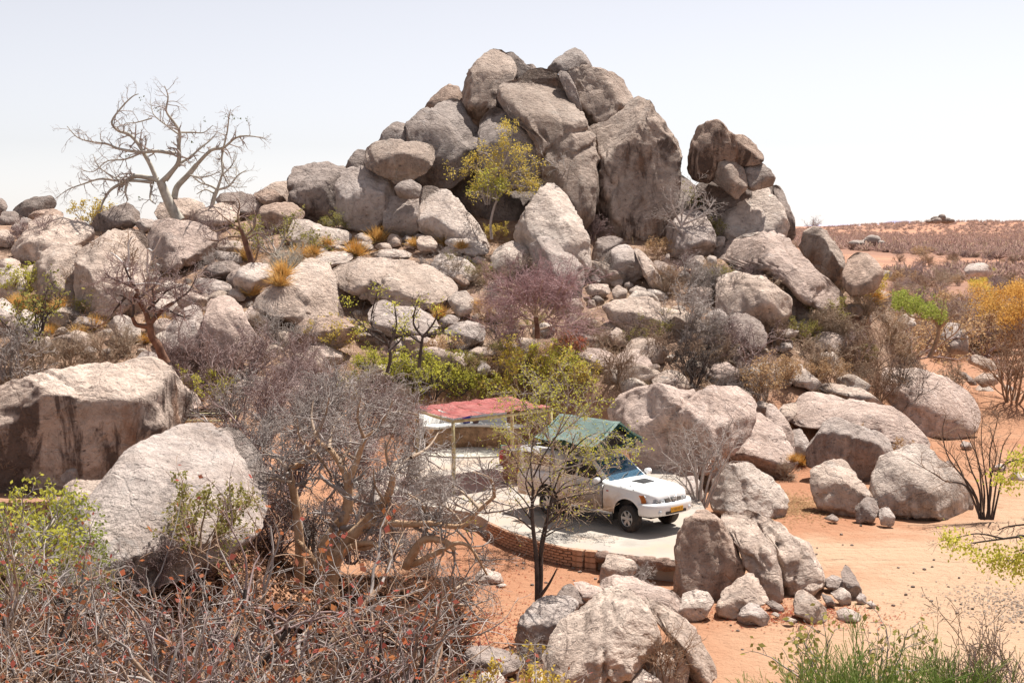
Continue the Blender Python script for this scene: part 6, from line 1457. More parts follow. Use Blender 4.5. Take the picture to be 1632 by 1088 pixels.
# slender dark tree in front of the truck
t = LimbTree(29, 'P', (858, 955), 24.6, 0.8)
t.limb('trunk', '856,957 856,920 854,880 850,845 848,815 850,780', 4.2, 2.6, 0, 0); t.limb('trunk', '860,957 862,920 862,880 866,850 874,820 880,790', 4.2, 2.4, 0, .3)
t.limb('trunk', '862,948 875,930 888,905', 3.4, 1.0, -.1, -.3); t.limb('trunk', '862,900 866,870 872,835 872,805', 1.8, 1, 0, -.4); k0 = len(t.limbs)
for q in ('850,780 846,740 850,700 856,670', '880,790 890,760 905,725 918,690', '848,815 830,790 805,770 780,765', '850,845 825,825 800,815 775,818', '874,820 900,808 930,785 960,765 990,742', '872,835 890,815 915,790 945,760 966,738', '850,780 830,750 815,720 800,690', '880,790 876,750 880,710', '848,800 838,770 846,735', '848,830 830,805 818,790', '905,725 930,700 950,690', '880,790 860,760 866,720', '866,850 900,830 930,805', '850,760 870,720 890,690 910,660', '874,815 885,790 900,770 925,760', '880,790 905,775 935,770', '866,840 890,820 900,800 905,780', '850,800 862,775 880,755 900,745', '880,800 915,790 950,785', '862,860 885,845 915,835'):
    t.limb('branches', q, 1.6, .45)
for i, (c, r) in enumerate(t.limbs[k0:]):
    t.twigs_along(c, r, 0.17, twigset('twigs', (3, 2.6), 0.22, 0.02, 1, 0.003), 0, 0.5, 55, 0.15)
t.lv = [l for l in t.lv if t.rg.random() < .45]
t.place({'trunk': M['bark_dark'], 'branches': M['bark_dark'], 'twigs': M['bark_tan'], 'leaves': M['leaf_lime']}, 'slender_tree', 'slender dark tree with few lime leaves in front of the truck', leaf_size=0.055)
# yellow leafy tree between roof tent and shade roof
t = LimbTree(31, 'P', (880, 775), 31.5, 1.0)
t.limb('trunk', '880,778 884,745 880,710', 2.6, 1.8, 0, 0); k0 = len(t.limbs)
for q in ('880,710 860,670 850,630 852,590', '880,710 900,660 905,620 890,580', '884,745 930,715 960,690 985,690', '884,740 850,715 820,690 800,680', '880,700 930,660 950,630', '880,710 840,650 815,615', '884,750 940,735 990,715 1015,715', '880,720 870,660 880,600'):
    t.limb('branches', q, 1.4, .45)
for c, r in t.limbs[k0:]: t.twigs_along(c, r, 0.13, twigset('twigs', (4, 3), 0.22, 0.02, 2, 0.0032), 0, 0.6, 60, 0.15)
t.place({'*': M['bark_grey'], 'leaves': M['leaf_lime']}, 'leafy_tree', 'airy tree with small lime leaves between the roof tent and the shade roof', leaf_size=0.06)
# bare many-stemmed shrub on the sand, right
t = LimbTree(33, 'O', (1325, 1085), 34.4, 0.9)
k0 = 0
for i, q in enumerate(('1280,1075 1260,960 1200,860 1150,750 1100,680 1030,620', '1300,1080 1310,930 1290,800 1250,640 1255,520', '1330,1080 1330,940 1310,780 1290,600 1300,460', '1350,1080 1370,940 1390,800 1420,640 1470,560', '1290,1080 1280,900 1230,780 1190,650 1150,560', '1320,1080 1350,900 1340,700 1370,560 1400,430', '1360,1080 1400,900 1440,740 1500,620', '1310,1080 1290,880 1270,720 1200,560', '1280,1060 1200,880 1080,850 1000,800 860,720', '1340,1080 1345,850 1380,700 1340,520', '1300,1070 1240,900 1100,720 1060,560 1080,450')):
    t.limb('stems', q, 2.0, .45)
for c, r in t.limbs: t.twigs_along(c, r, 0.15, twigset('twigs', (3, 2.6), 0.18, 0.05, 0, 0.0032), 0, 0.55, 42, 0.35)
t.place({'stems': M['bark_dark'], 'twigs': M['bark_brown']}, 'bare_shrub', 'bare many-stemmed shrub standing on the open sand at the right', 'shrub')
# grey stems beside the truck nose
t = LimbTree(35, 'N', (600, 880), 34.6, 0.9)
for q in ('590,890 600,760 590,640 560,520 520,420', '610,890 620,740 640,600 600,480 570,380', '630,880 660,740 700,620 760,500 860,420', '600,890 560,740 490,640 400,560', '640,880 700,720 780,580 830,480', '620,880 590,700 540,560 530,440', '610,880 640,660 690,520 640,420', '650,870 720,700 720,560 800,380', '600,880 540,760 480,700'):
    t.limb('stems', q, 2.3, .55)
for c, r in t.limbs: t.twigs_along(c, r, 0.15, twigset('twigs', (3, 2.8), 0.22, 0.03, 0, 0.0035), 0, 0.65, 50, 0.3)
t.place({'*': M['bark_grey']}, 'bare_shrub', 'grey bare thicket of stems beside the truck nose', 'shrub')
# leafy branch reaching in from the right
t = LimbTree(37, 'P', (1760, 860), 17, 0.4)
t.limb('trunk', '1800,1330 1790,1180 1785,1040 1770,930 1740,870 1700,840', 11, 4.5, 0, 0); t.limb('trunk', '1785,1040 1800,900 1830,760 1820,640', 8, 3, 0, .4); t.limb('branches', '1700,850 1650,852 1600,858 1550,865', 3, 1.2, 0, .2); t.limb('branches', '1700,845 1660,835 1610,838 1590,845', 2.4, .8, 0, -.3)
t.limb('branches', '1740,870 1700,780 1640,735 1600,740 1585,765', 3, .8, 0, .2); t.limb('branches', '1700,860 1650,870 1620,890 1600,905', 2, .8, 0, .1); t.limb('branches', '1600,858 1560,850 1530,855 1500,862', 1.6, .6, .1, .1)
for q in ('1820,760 1780,690 1750,640', '1825,700 1880,640 1920,600', '1800,900 1860,840 1920,800', '1820,640 1800,580 1770,540', '1820,640 1850,570 1880,530', '1770,930 1840,900 1900,900'): t.limb('branches', q, 2.6, .8)
for c, r in t.limbs[1:]: t.twigs_along(c, r, 0.12, twigset('twigs', (3, 2), 0.2, -0.03, 0, 0.0025), 0, 0.22, 55, 0.2)
for (x, y, sx_, sy_, n) in ((1520, 862, 17, 14, 260), (1552, 880, 18, 9, 130), (1590, 890, 24, 20, 420), (1622, 900, 14, 22, 240), (1595, 762, 16, 9, 140), (1622, 738, 14, 20, 220), (1610, 775, 10, 8, 60), (1640, 880, 14, 20, 200), (1650, 760, 16, 24, 200), (1505, 850, 6, 6, 40), (1755, 650, 34, 30, 420), (1915, 610, 36, 30, 420), (1915, 805, 36, 30, 420), (1775, 545, 34, 30, 420), (1880, 540, 36, 30, 420), (1890, 900, 36, 26, 350)):
    for k in range(n): t.lv.append((at(t.rg.gauss(x, sx_ * .6), t.rg.gauss(y, sy_ * .6), t.Y + t.rg.gauss(0, .25)) - t.base, Vector((0, 0, 1))))
t.place({'*': M['bark_dark'], 'leaves': M['leaf_lime']}, 'leafy_tree', 'leafy yellow-green branch reaching into the frame from the right', leaf_size=0.06, leaf_aspect=1.9)

# ------------------------------------------------------------------ orange and green trees out right, crowns of small leaves
def crown_tree(seed, px, py, hpx, wpx, mats, label, Y=None, n=2600, leaf_size=0.09, cat='tree', blobs=9, thin=0.9):
    p = at(px, py, Y * K) if Y else ground(px, py); m = p.y / FPX; H, Wd = hpx * m, wpx * m
    P = Plant(seed); rg = P.rg
    S = [dict(part='trunk', n=4, w=.12, up=.03, kids=5, ang=40, ratio=.7, taper=.5, t0=.3), dict(part='branches', n=4, w=.2, up=.02, kids=4, ang=45, ratio=.6, taper=.5), dict(part='twigs', n=3, w=.2, up=0, kids=3, ang=45, ratio=.6, taper=.6), dict(part='twigs', n=3, w=.2, up=0, kids=0, ang=45, ratio=.6, taper=.6, rmin=.005)]
    for k in range(4): P.grow(Vector((rg.gauss(0, .08), rg.gauss(0, .08), -.1)), norm(Vector((rg.gauss(0, .5) * Wd / H, rg.gauss(0, .5), 1))), H * .5, .035 * H / 2.5, 0, S)
    C = [(rg.uniform(-.42, .42) * Wd, rg.uniform(-.42, .42) * Wd, H * rg.uniform(.45, .92), rg.uniform(.12, .24) * Wd) for k in range(blobs)]
    for k in range(n):
        cx, cy, cz, r = C[rg.randrange(blobs)]; v = Vector((rg.gauss(0, 1), rg.gauss(0, 1), rg.gauss(0, .75))).normalized() * r * rg.random()**0.45
        P.lv.append((Vector((cx, cy, cz)) + v, Vector((0, 0, 1))))
    return plant_at(P.meshes(leaf_size=leaf_size), mats, p, 1.0, 0, 'leafy_tree', label, cat)
crown_tree(41, 1592, 560, 118, 105, mt('brown', 'orange'), 'orange-leaved tree at the right edge of the plain', n=6500, leaf_size=0.13, blobs=13)
crown_tree(42, 1640, 575, 130, 110, mt('brown', 'orange'), 'orange-brown tree cut by the right edge of the picture', n=5000, leaf_size=0.13, blobs=12)
crown_tree(43, 1556, 500, 60, 50, mt('brown', 'yellow'), 'golden bush left of the orange-leaved tree', n=2200, cat='bush', leaf_size=0.12)
crown_tree(44, 1568, 452, 26, 46, mt('brown', 'lime'), 'lime bush in front of the white boulder on the plain', n=900, cat='bush', leaf_size=0.14)
R('G', '1255,455 1290,425 1360,418 1405,455 1395,490 1280,490', 105, 'white boulder lying far out on the right plain', tone='white', e=0.8)

# ------------------------------------------------------------------ shrubs surveyed one by one
for a in [
    ('thorn', 80, 402, 66, mt('mauve'), 'mauve thorn bush in front of the broad domed boulder'),
    ('thorn', 40, 395, 50, mt('mauve'), 'small mauve thorn bush at the left foot of the broad domed boulder'),
    ('leafy', 148, 368, 52, mt('brown', 'yellow'), 'golden-leaved shrub left of the oval skyline boulder'),
    ('wispy', 462, 300, 72, mt('pale'), 'wispy pale shrub on the skyline left of the stack'),
    ('wispy', 440, 300, 50, mt('pale'), 'thin pale shrub on the skyline at the left foot of the wispy one'),
    ('wispy', 235, 330, 40, mt('grey'), 'thin grey shrub under the spreading bare tree'),
    ('thorn', 320, 395, 60, mt('mauve'), 'mauve bush at the foot of the boulder under the bare tree'),
    ('thorn', 175, 490, 120, mt('brown'), 'tall brown thorn bush before the right half of the split twin boulder'),
    ('thorn', 345, 440, 50, mt('grey'), 'grey bush below the boulder with a dark underside'),
    ('leafy', 440, 405, 78, mt('grey', 'olive'), 'grey-olive bush right of the red-barked tree'),
    ('leafy', 125, 478, 28, mt('brown', 'green'), 'green tuft-like bush at the foot of the split twin boulder'),
    ('leafy', 135, 510, 40, mt('brown', 'lime'), 'lime bush on the left slope above the pale angular boulder'),
    ('leafy', 165, 505, 26, mt('brown', 'green'), 'low green bush right of the lime bush on the left slope'),
    ('leafy', 30, 478, 55, mt('brown', 'lime'), 'airy lime bush at the left edge of the slope'),
    ('sparse', 55, 560, 130, mt('dark'), 'thin dark sapling at the left edge above the huge boulder'),
    ('thorn', 12, 605, 95, mt('grey'), 'dense grey bush behind the left end of the huge boulder'),
    ('thorn', 62, 590, 60, mt('tan'), 'tan twiggy bush behind the top of the huge boulder'),
    ('thorn', 110, 585, 66, mt('tan'), 'tan twiggy bush behind the middle of the huge boulder'),
    ('thorn', 165, 575, 60, mt('tan'), 'pinkish tan bush left of the red trunk'),
    ('thorn', 205, 570, 55, mt('tan'), 'low tan bush close to the red trunk'),
    ('leafy', 320, 640, 60, mt('brown', 'lime'), 'slim lime bush right of the huge dark-faced boulder'),
    ('thorn', 290, 600, 90, mt('mauve'), 'mauve bush in front of the cleft boulder'),
    ('thorn', 350, 620, 110, mt('mauve'), 'tall mauve bush right of the cleft boulder'),
    ('thorn', 400, 600, 90, mt('mauve'), 'mauve bush below the large tilted slab'),
    ('thorn', 445, 560, 80, mt('grey'), 'grey bush hiding the foot of the large tilted slab'),
    ('thorn', 470, 610, 90, mt('mauve'), 'mauve bush under the brown shaded boulder'),
    ('leafy', 525, 560, 60, mt('grey', 'yellow'), 'yellow-leaved bush in front of the brown shaded boulder'),
    ('leafy', 590, 600, 55, mt('dark', 'lime'), 'lime bush left of the big green bush'),
    ('leafy', 645, 632, 80, mt('dark', 'lime'), 'big green bush above the shade roof, left part'),
    ('leafy', 690, 640, 74, mt('dark', 'lime'), 'big green bush above the shade roof, right part'),
    ('leafy', 730, 640, 50, mt('dark', 'lime'), 'lower lime bush just behind the shade roof'),
    ('leafy', 560, 650, 60, mt('mauve', 'olive'), 'olive bush left of the shade roof'),
    ('leafy', 835, 640, 105, mt('brown', 'yellow'), 'tall yellow-green bush behind the right end of the shade roof'),
    ('leafy', 870, 640, 80, mt('brown', 'lime'), 'lime bush right of the tall yellow-green bush'),
    ('leafy', 800, 645, 60, mt('brown', 'lime'), 'low lime bush left of the tall yellow-green bush'),
    ('leafy', 930, 640, 60, mt('brown', 'yellow'), 'yellowish bush above the green roof tent'),
    ('thorn', 800, 560, 60, mt('dark'), 'dark bush under the big mauve bush'),
    ('leafy', 905, 580, 60, mt('brown', 'red'), 'orange-red leaved bush right of the big mauve bush'),
    ('leafy', 1052, 412, 36, mt('brown', 'tan'), 'dry tan-leaved bush at the foot of the great streaked face'),
    ('thorn', 945, 385, 50, mt('mauve'), 'mauve bush at the foot of the central summit slab'),
    ('leafy', 1110, 352, 62, mt('grey', 'olive'), 'olive bush left of the balanced boulder'),
    ('leafy', 1125, 385, 40, mt('grey', 'olive'), 'low olive bush at the foot of the right pinnacle'),
    ('leafy', 535, 375, 44, mt('grey', 'olive'), 'thin olive shrub on the long oval boulder'),
    ('leafy', 795, 385, 30, mt('brown', 'yellow'), 'yellow bush at the trunk of the yellow-green tree'),
    ('thorn', 905, 380, 40, mt('grey'), 'grey bush behind the tall pointed boulder'),
    ('wispy', 1270, 345, 40, mt('mauve'), 'wispy shrub on the right edge of the pinnacle'),
    ('wispy', 1296, 372, 30, mt('mauve'), 'mauve bush behind the dark-faced standing rock'),
    ('thorn', 1100, 470, 70, mt('grey'), 'grey bush below the grey leaning boulder'),
    ('thorn', 1060, 470, 55, mt('brown'), 'brown bush right of the turtle-shaped boulder'),
    ('thorn', 1150, 480, 66, mt('grey'), 'grey bush in front of the large cracked slab'),
    ('thorn', 1095, 540, 95, mt('grey'), 'tall grey bush left of the dark round boulder'),
    ('thorn', 1140, 560, 80, mt('grey'), 'dense grey bush in front of the blue-grey rock'),
    ('thorn', 1180, 580, 90, mt('mauve'), 'mauve bush at the foot of the dark round boulder'),
    ('thorn', 1235, 560, 60, mt('brown'), 'brown bush right of the dark round boulder'),
    ('thorn', 1210, 500, 66, mt('tan'), 'tan bush before the rounded boulder under the cracked slab'),
    ('thorn', 1060, 580, 70, mt('brown'), 'brown bush right of the domed tan boulder'),
    ('thorn', 1010, 560, 46, mt('tan'), 'tan bush left of the domed tan boulder'),
    ('thorn', 985, 610, 70, mt('brown'), 'brown bush above the left hump of the great boulder'),
    ('thorn', 1105, 620, 90, mt('dark'), 'dark upright bush above the right hump of the great boulder'),
    ('leafy', 1215, 640, 80, mt('tan', 'tan'), 'tan-leaved bush above the egg-backed boulder'),
    ('leafy', 1250, 620, 60, mt('brown', 'tan'), 'dry bush left of the pale peaked boulder'),
    ('thorn', 1310, 600, 70, mt('tan'), 'tan bush right of the pale peaked boulder'),
    ('thorn', 1355, 590, 60, mt('brown'), 'brown bush left of the long dome'),
    ('wispy', 1432, 650, 100, mt('dark'), 'dark-stemmed bare bush before the long dome at the back'),
    ('thorn', 1470, 652, 60, mt('tan'), 'low tan bush against the long dome'),
    ('thorn', 1400, 640, 60, mt('brown'), 'brown bush at the left foot of the long dome'),
    ('wispy', 1615, 645, 130, mt('brown'), 'bare brown bush at the right edge beyond the sand'),
    ('leafy', 1330, 520, 46, mt('tan', 'olive'), 'olive bush right of the large cracked slab'),
    ('leafy', 1378, 475, 46, mt('tan', 'yellow'), 'yellow bush at the foot of the rounded standing boulder'),
    ('leafy', 1300, 500, 40, mt('grey', 'olive'), 'grey-olive bush at the lower tip of the large cracked slab'),
    ('thorn', 1380, 520, 60, mt('tan'), 'tan bush below the rounded standing boulder'),
    ('thorn', 1420, 545, 66, mt('tan'), 'tan bush left of the green flat-topped tree'),
    ('thorn', 1340, 550, 66, mt('tan'), 'tan bush below the olive bush on the right slope'),
    ('thorn', 1395, 590, 70, mt('brown'), 'brown bush behind the long dome'),
    ('thorn', 1450, 590, 60, mt('tan'), 'tan bush under the green flat-topped tree'),
    ('thorn', 1520, 560, 66, mt('brown'), 'brown bush right of the green flat-topped tree'),
    ('leafy', 1400, 745, 60, mt('tan', 'tan'), 'dry tan bush in the hollow of the cave boulder'),
    ('leafy', 1362, 722, 50, mt('brown', 'tan'), 'small dry bush at the left in the hollow of the cave boulder'),
    ('thorn', 1210, 745, 45, mt('tan'), 'fallen tan twigs below the egg-backed boulder'),
    ('thorn', 1250, 765, 40, mt('tan'), 'dry twigs between the rounded boulder and the blocky boulder'),
    ('leafy', 1042, 905, 32, mt('tan', 'olive'), 'low pale-green bush at the kerb of the pad'),
    ('thorn', 1012, 955, 62, mt('grey'), 'dry grey bush on the low broad slab', ),
    ('thorn', 845, 1075, 62, mt('grey'), 'dry grey bush before the left foreground boulder'),
    ('thorn', 890, 1085, 46, mt('grey'), 'low dry grey bush before the largest foreground boulder'),
    ('wispy', 1060, 1090, 110, mt('brown'), 'thin bare sapling at the bottom before the long split slab'),
    ('leafy', 800, 850, 26, mt('brown', 'lime'), 'little lime bush at the left end of the brick wall'),
    ('thorn', 690, 920, 50, mt('grey'), 'dry grey bush on the sand beside the gnarled tree'),
    ('leafy', 50, 745, 105, mt('grey', 'tan'), 'brown-grey leafy bush before the dark face of the huge boulder'),
    ('thorn', 90, 770, 90, mt('grey'), 'grey bush at the foot of the huge boulder'),
    ('thorn', 15, 780, 110, mt('brown'), 'brown bush at the left edge before the huge boulder')]:
    bush(a[0], a[1], a[2], a[3], a[4], a[5])
for a in [('leafy', 70, 905, 130, mt('grey', 'green'), 'bright green bush in the lower left', 21.5), ('leafy', 25, 900, 150, mt('grey', 'lime'), 'lime bush at the left edge in front of the bright green one', 20.5),
          ('leafy', 45, 985, 140, mt('grey', 'olive'), 'grey-green bush below the bright green bush', 19), ('thorn', 110, 1000, 120, mt('grey'), 'grey twiggy bush below the whale-backed boulder', 18.5),
          ('leafy', 318, 870, 110, mt('brown', 'olive'), 'slim olive bush in front of the whale-backed boulder', 22)]:
    bush(a[0], a[1], a[2], a[3], a[4], a[5], Y=a[6])
# mauve thicket behind the gnarled tree
for i, (px, py, h, Y) in enumerate([(365, 690, 110, 32), (420, 700, 120, 31), (475, 690, 120, 32), (530, 700, 130, 31.5), (585, 700, 120, 32), (630, 690, 90, 33), (400, 760, 120, 28), (470, 780, 130, 28), (560, 770, 110, 28.5), (640, 790, 100, 29), (600, 830, 90, 27), (350, 800, 130, 26.5), (700, 800, 70, 29.5), (440, 640, 80, 35), (510, 640, 90, 35), (590, 650, 80, 35.5), (330, 900, 100, 23.5), (250, 930, 90, 22), (170, 960, 90, 21.5), (390, 890, 110, 27.5), (440, 880, 110, 28), (500, 880, 110, 28), (560, 890, 110, 27.5), (620, 890, 100, 27), (670, 900, 70, 27), (340, 850, 110, 28)]):
    bush('thorn', px, py, h, mt('mauve' if i % 3 else 'grey'), 'mauve-grey bush in the thicket behind the gnarled tree', group='thicket behind the gnarled tree', Y=Y)

# red-leaved brush across the lower left corner
def redbrush(seed):
    P = Plant(seed); rg = P.rg
    S = [dict(part='stems', n=8, w=0.17, up=0.03, kids=5, ang=40, ratio=0.62, taper=0.45, t0=0.15), dict(part='branches', n=6, w=0.22, up=0.02, kids=3.2, ang=46, ratio=0.60, taper=0.5, t0=0.15),
         dict(part='twigs', n=4, w=0.24, up=0.0, kids=2.2, ang=48, ratio=0.62, taper=0.6, t0=0.1, leaf=1), dict(part='twigs', n=3, w=0.24, up=0.0, kids=0, ang=40, ratio=0.5, taper=0.6, leaf=1, rmin=0.0026)]
    for k in range(11):
        a = 2 * math.pi * (k + rg.random()) / 11; t = math.radians(abs(rg.gauss(34, 22)))
        P.grow(Vector((0.1 * math.cos(a), 0.1 * math.sin(a), -.1)), Vector((math.sin(t) * math.cos(a), math.sin(t) * math.sin(a), math.cos(t))), 1.35 * rg.uniform(.7, 1.15), 0.034 * rg.uniform(.5, 1.3), 0, S)
    P.lv = [l for l in P.lv if rg.random() < 0.40]
    return P
reg('redbrush', redbrush, 4, 200, leaf_size=0.062, leaves_per=1, leaf_scatter=0.01, leaf_aspect=1.5)
spots = [(-30, 850, 13.5, 'at the left edge'), (60, 850, 15, 'below the green bush'), (235, 830, 16, 'before the whale-backed boulder'), (320, 800, 15, 'before the gnarled tree'), (400, 790, 17, 'close to the gnarled trunk'), (570, 850, 16, 'below the gnarled limbs'), (640, 880, 17, 'near the orange sand'), (200, 930, 12, 'at the bottom edge'), (390, 920, 12.5, 'at the bottom edge further right'), (20, 930, 12, 'in the bottom left corner'), 
         (300, 900, 13, 'low in front of the slim olive bush'), (670, 985, 15, 'at the bottom beside the half-buried boulder'), (90, 990, 11, 'at the very bottom near the corner')]
for i, (px, top, Y, where) in enumerate(spots):
    top -= 45 if Y > 12.8 else 10
    Yk = Y * K; r = ray(px, top); x = r.x * Yk; zg = tz(x, Yk); h = CAM_Z + r.z * Yk - zg
    m, hh = KIND['redbrush'][(i * 3) % 4]; sc = max(0.7, h / hh)
    b3 = [('brown', 'grey', 'brown'), ('dark', 'brown', 'grey'), ('brown', 'grey', 'grey'), ('dark', 'mauve', 'mauve')][i % 4]
    plant_at(m, {'stems': M['bark_' + b3[0]], 'branches': M['bark_' + b3[1]], 'twigs': M['bark_' + b3[2]], 'leaves': M['leaf_red']}, (x, Yk, zg), sc, RG.uniform(0, 6.28), 'red_leaved_bush', 'twiggy bush with dry red leaves ' + where, 'bush')
# green broom bush and bare twigs bottom right
def broom(seed):
    P = Plant(seed); rg = P.rg
    S = [dict(part='stems', n=5, w=.07, up=.03, kids=7, ang=24, ratio=.55, taper=.5, t0=.15), dict(part='stems', n=4, w=.07, up=.04, kids=5, ang=24, ratio=.6, taper=.5, t0=.1), dict(part='stems', n=3, w=.08, up=.02, kids=0, ang=20, ratio=.5, taper=.5, rmin=.0022)]
    for k in range(40):
        a = rg.uniform(0, 6.283); t = math.radians(abs(rg.gauss(28, 20)))
        P.grow(Vector((.25 * rg.gauss(0, 1), .25 * rg.gauss(0, 1), 0)), Vector((math.sin(t) * math.cos(a), math.sin(t) * math.sin(a), math.cos(t))), .62 * rg.uniform(.6, 1.15), .008, 0, S)
    return P
reg('broom', broom, 2, 300)
def fg(kind, px, top, Y, mats, label, name, cat='bush', sx=1.0):
    Yk = Y * K; r = ray(px, top); x = r.x * Yk; zg = tz(x, Yk); h = CAM_Z + r.z * Yk - zg
    m, hh = KIND[kind][RG.randrange(len(KIND[kind]))]; sc = max(0.3, h / hh)
    o = plant_at(m, mats, (x, Yk, zg), sc, RG.uniform(0, 6.28), name, label, cat); o.scale = (sc * sx, sc * sx, sc)
gm = {'*': M['reed']}
fg('broom', 1350, 1040, 16.3, gm, 'low green broom bush at the left of the broom bushes', 'broom_bush')
fg('broom', 1425, 1005, 15.6, gm, 'tallest green broom bush in the middle of the broom bushes', 'broom_bush', sx=1.2)
fg('broom', 1390, 1010, 16.5, gm, 'green broom-like bush at the bottom right', 'broom_bush', sx=1.0)
fg('broom', 1450, 1018, 16, gm, 'green broom-like bush right of the first one at the bottom', 'broom_bush', sx=1.1)
fg('broom', 1500, 1040, 16.2, gm, 'low green broom bush at the right of the broom bushes', 'broom_bush')
fg('broom', 1632, 1030, 15.5, gm, 'green broom bush in the bottom right corner', 'broom_bush')
fg('wispy', 1590, 950, 17, mt('tan'), 'thin bare twiggy bush at the lower right edge', 'bare_shrub', 'shrub')
fg('wispy', 1540, 990, 16.5, mt('tan'), 'thin bare shrub left of the one at the lower right edge', 'bare_shrub', 'shrub')
fg('wispy', 1620, 985, 16, mt('mauve'), 'thin mauve shrub at the lower right edge', 'bare_shrub', 'shrub')
fg('sparse', 1350, 960, 17.5, mt('grey', 'olive'), 'sparse bare sapling rising above the broom bush', 'bare_shrub', 'shrub')
fg('leafy', 820, 1040, 18, mt('brown', 'yellow'), 'yellow-leaved shrub at the bottom below the half-buried boulder', 'leafy_shrub', 'shrub')

# ------------------------------------------------------------------ grass tufts
p = at(990, 1080, 22.4 * K); m, hh = KIND['tuft'][0]
o = plant_at(m, {'*': M['straw_pale']}, p, 1.0, 0, 'grass_tuft', 'tall pale straw clump before the largest foreground boulder', 'grass'); sc = 105 / FPX * p.y / hh; o.scale = (sc * .55, sc * .55, sc)
# ------------------------------------------------------------------ filling the slope: loose stones and shrubs, each its own object
LOOSE = []
for i in range(8):
    n, F = ico(4); rr = np.random.default_rng(500 + i)
    p = n * np.array([rr.uniform(.9, 1.5), rr.uniform(.8, 1.2), rr.uniform(.55, .9)])
    for c in range(5):
        a = rr.normal(0, 1, 3); a /= np.linalg.norm(a); dt = p @ a; h = dt.max() * rr.uniform(.62, .85); p = p - np.outer(np.clip(dt - h, 0, None) * .95, a)
    p = p * (1 + 0.09 * fbm(n * 1.6 + i * 5, 60 + i, 3))[:, None]; LOOSE.append(mesh_np('stone', p, F, M['rock']))
RG2 = random.Random(12)
def on_slope(px, py):
    if px < 640: return 430 < py < 640 + (0 if px > 300 else -70)
    if px < 1000: return 430 < py < 625
    if px < 1290: return 440 < py < 640
    return 470 < py < 640
for i in range(230):
    while True:
        px, py = RG2.uniform(0, 1420), RG2.uniform(400, 650)
        if on_slope(px, py) and not (px > 1290 and RG2.random() < .6): break
    p = ground(px, py); s = (RG2.uniform(5, 13) if RG2.random() < .75 else RG2.uniform(12, 22)) / FPX * p.y
    ref = near_ref(px, py)
    o = obj('stone', LOOSE[RG2.randrange(8)], None, (p.x, p.y, p.z + s * .15)); o.scale = (s, s, s); o.rotation_euler = (RG2.gauss(0, .2), RG2.gauss(0, .2), RG2.uniform(0, 6.28))
    t = TONES[RG2.choice(['pale', 'tan', 'pink', 'grey', 'tan', 'white', 'dark'])]; k = RG2.uniform(.72, .94); o.color = (t[0] * k, t[1] * k, t[2] * k, .2)
    tag(o, 'small loose stone in the rubble around ' + ref, 'stone', 'loose stones around ' + ref.replace('the ', '', 1))
for i in range(75):
    while True:
        px, py = RG2.uniform(0, 1400), RG2.uniform(440, 640)
        if on_slope(px, py): break
    p = ground(px, py); s = RG2.uniform(16, 34) / FPX * p.y; ref = near_ref(px, py)
    o = obj('boulder', LOOSE[RG2.randrange(8)], None, (p.x, p.y + s * .5, p.z + s * .22)); o.scale = (s * RG2.uniform(.9, 1.4), s, s); o.rotation_euler = (RG2.gauss(0, .25), RG2.gauss(0, .25), RG2.uniform(0, 6.28))
    t = TONES[RG2.choice(['pale', 'tan', 'pink', 'tan', 'pink'])]; k = RG2.uniform(.74, .92); o.color = (t[0] * k, t[1] * k, t[2] * k, .3)
    tag(o, 'mid-sized boulder among the rocks around ' + ref, 'boulder', 'mid-sized boulders around ' + ref.replace('the ', '', 1))
for i in range(85):
    while True:
        px, py = RG2.uniform(0, 1632), RG2.uniform(430, 650)
        if on_slope(px, py) and not (px < 600 and RG2.random() < .55) and not (px > 1240 and py < 540): break
    u = RG2.random(); col = RG2.choice(['grey', 'mauve', 'brown', 'tan', 'tan', 'grey'])
    right = px > 1250
    if u < .78: bush('thorn' if u < .6 else 'wispy', px, py, RG2.uniform(28, 60), mt('tan' if right and u < .4 else col), None, {'grey': 'bare grey', 'mauve': 'bare mauve', 'brown': 'bare brown', 'tan': 'bare tan'}['tan' if right and u < .4 else col] + ' shrub')
    else: bush('leafy', px, py, RG2.uniform(26, 48), mt('brown', 'tan' if u < .9 else 'olive'), None, 'dry tan-leaved shrub' if u < .9 else 'olive-leaved shrub')
# shrubs scattered over the near plain on the right
for i in range(150):
    py = 405 + 170 * RG2.random()**1.5; px = RG2.uniform(1290, 1690)
    if px < 1425: continue
    p = ground(px, py)
    if p.y < 60: continue
    hm = RG2.uniform(1.6, 3.2); m, hh = KIND['thorn' if RG2.random() < .8 else 'leafy'][RG2.randrange(3)]
    sc = hm / hh; c = RG2.choice(['mauve', 'brown', 'tan', 'mauve', 'brown'])
    o = plant_at(m, mt(c, 'tan'), p, sc, RG2.uniform(0, 6), 'shrub', {'mauve': 'mauve', 'brown': 'brown', 'tan': 'tan'}[c] + ' leafless shrub scattered over the plain at the right', 'shrub', 'shrubs on the right plain'); o.scale = (sc * 1.3, sc * 1.3, sc)
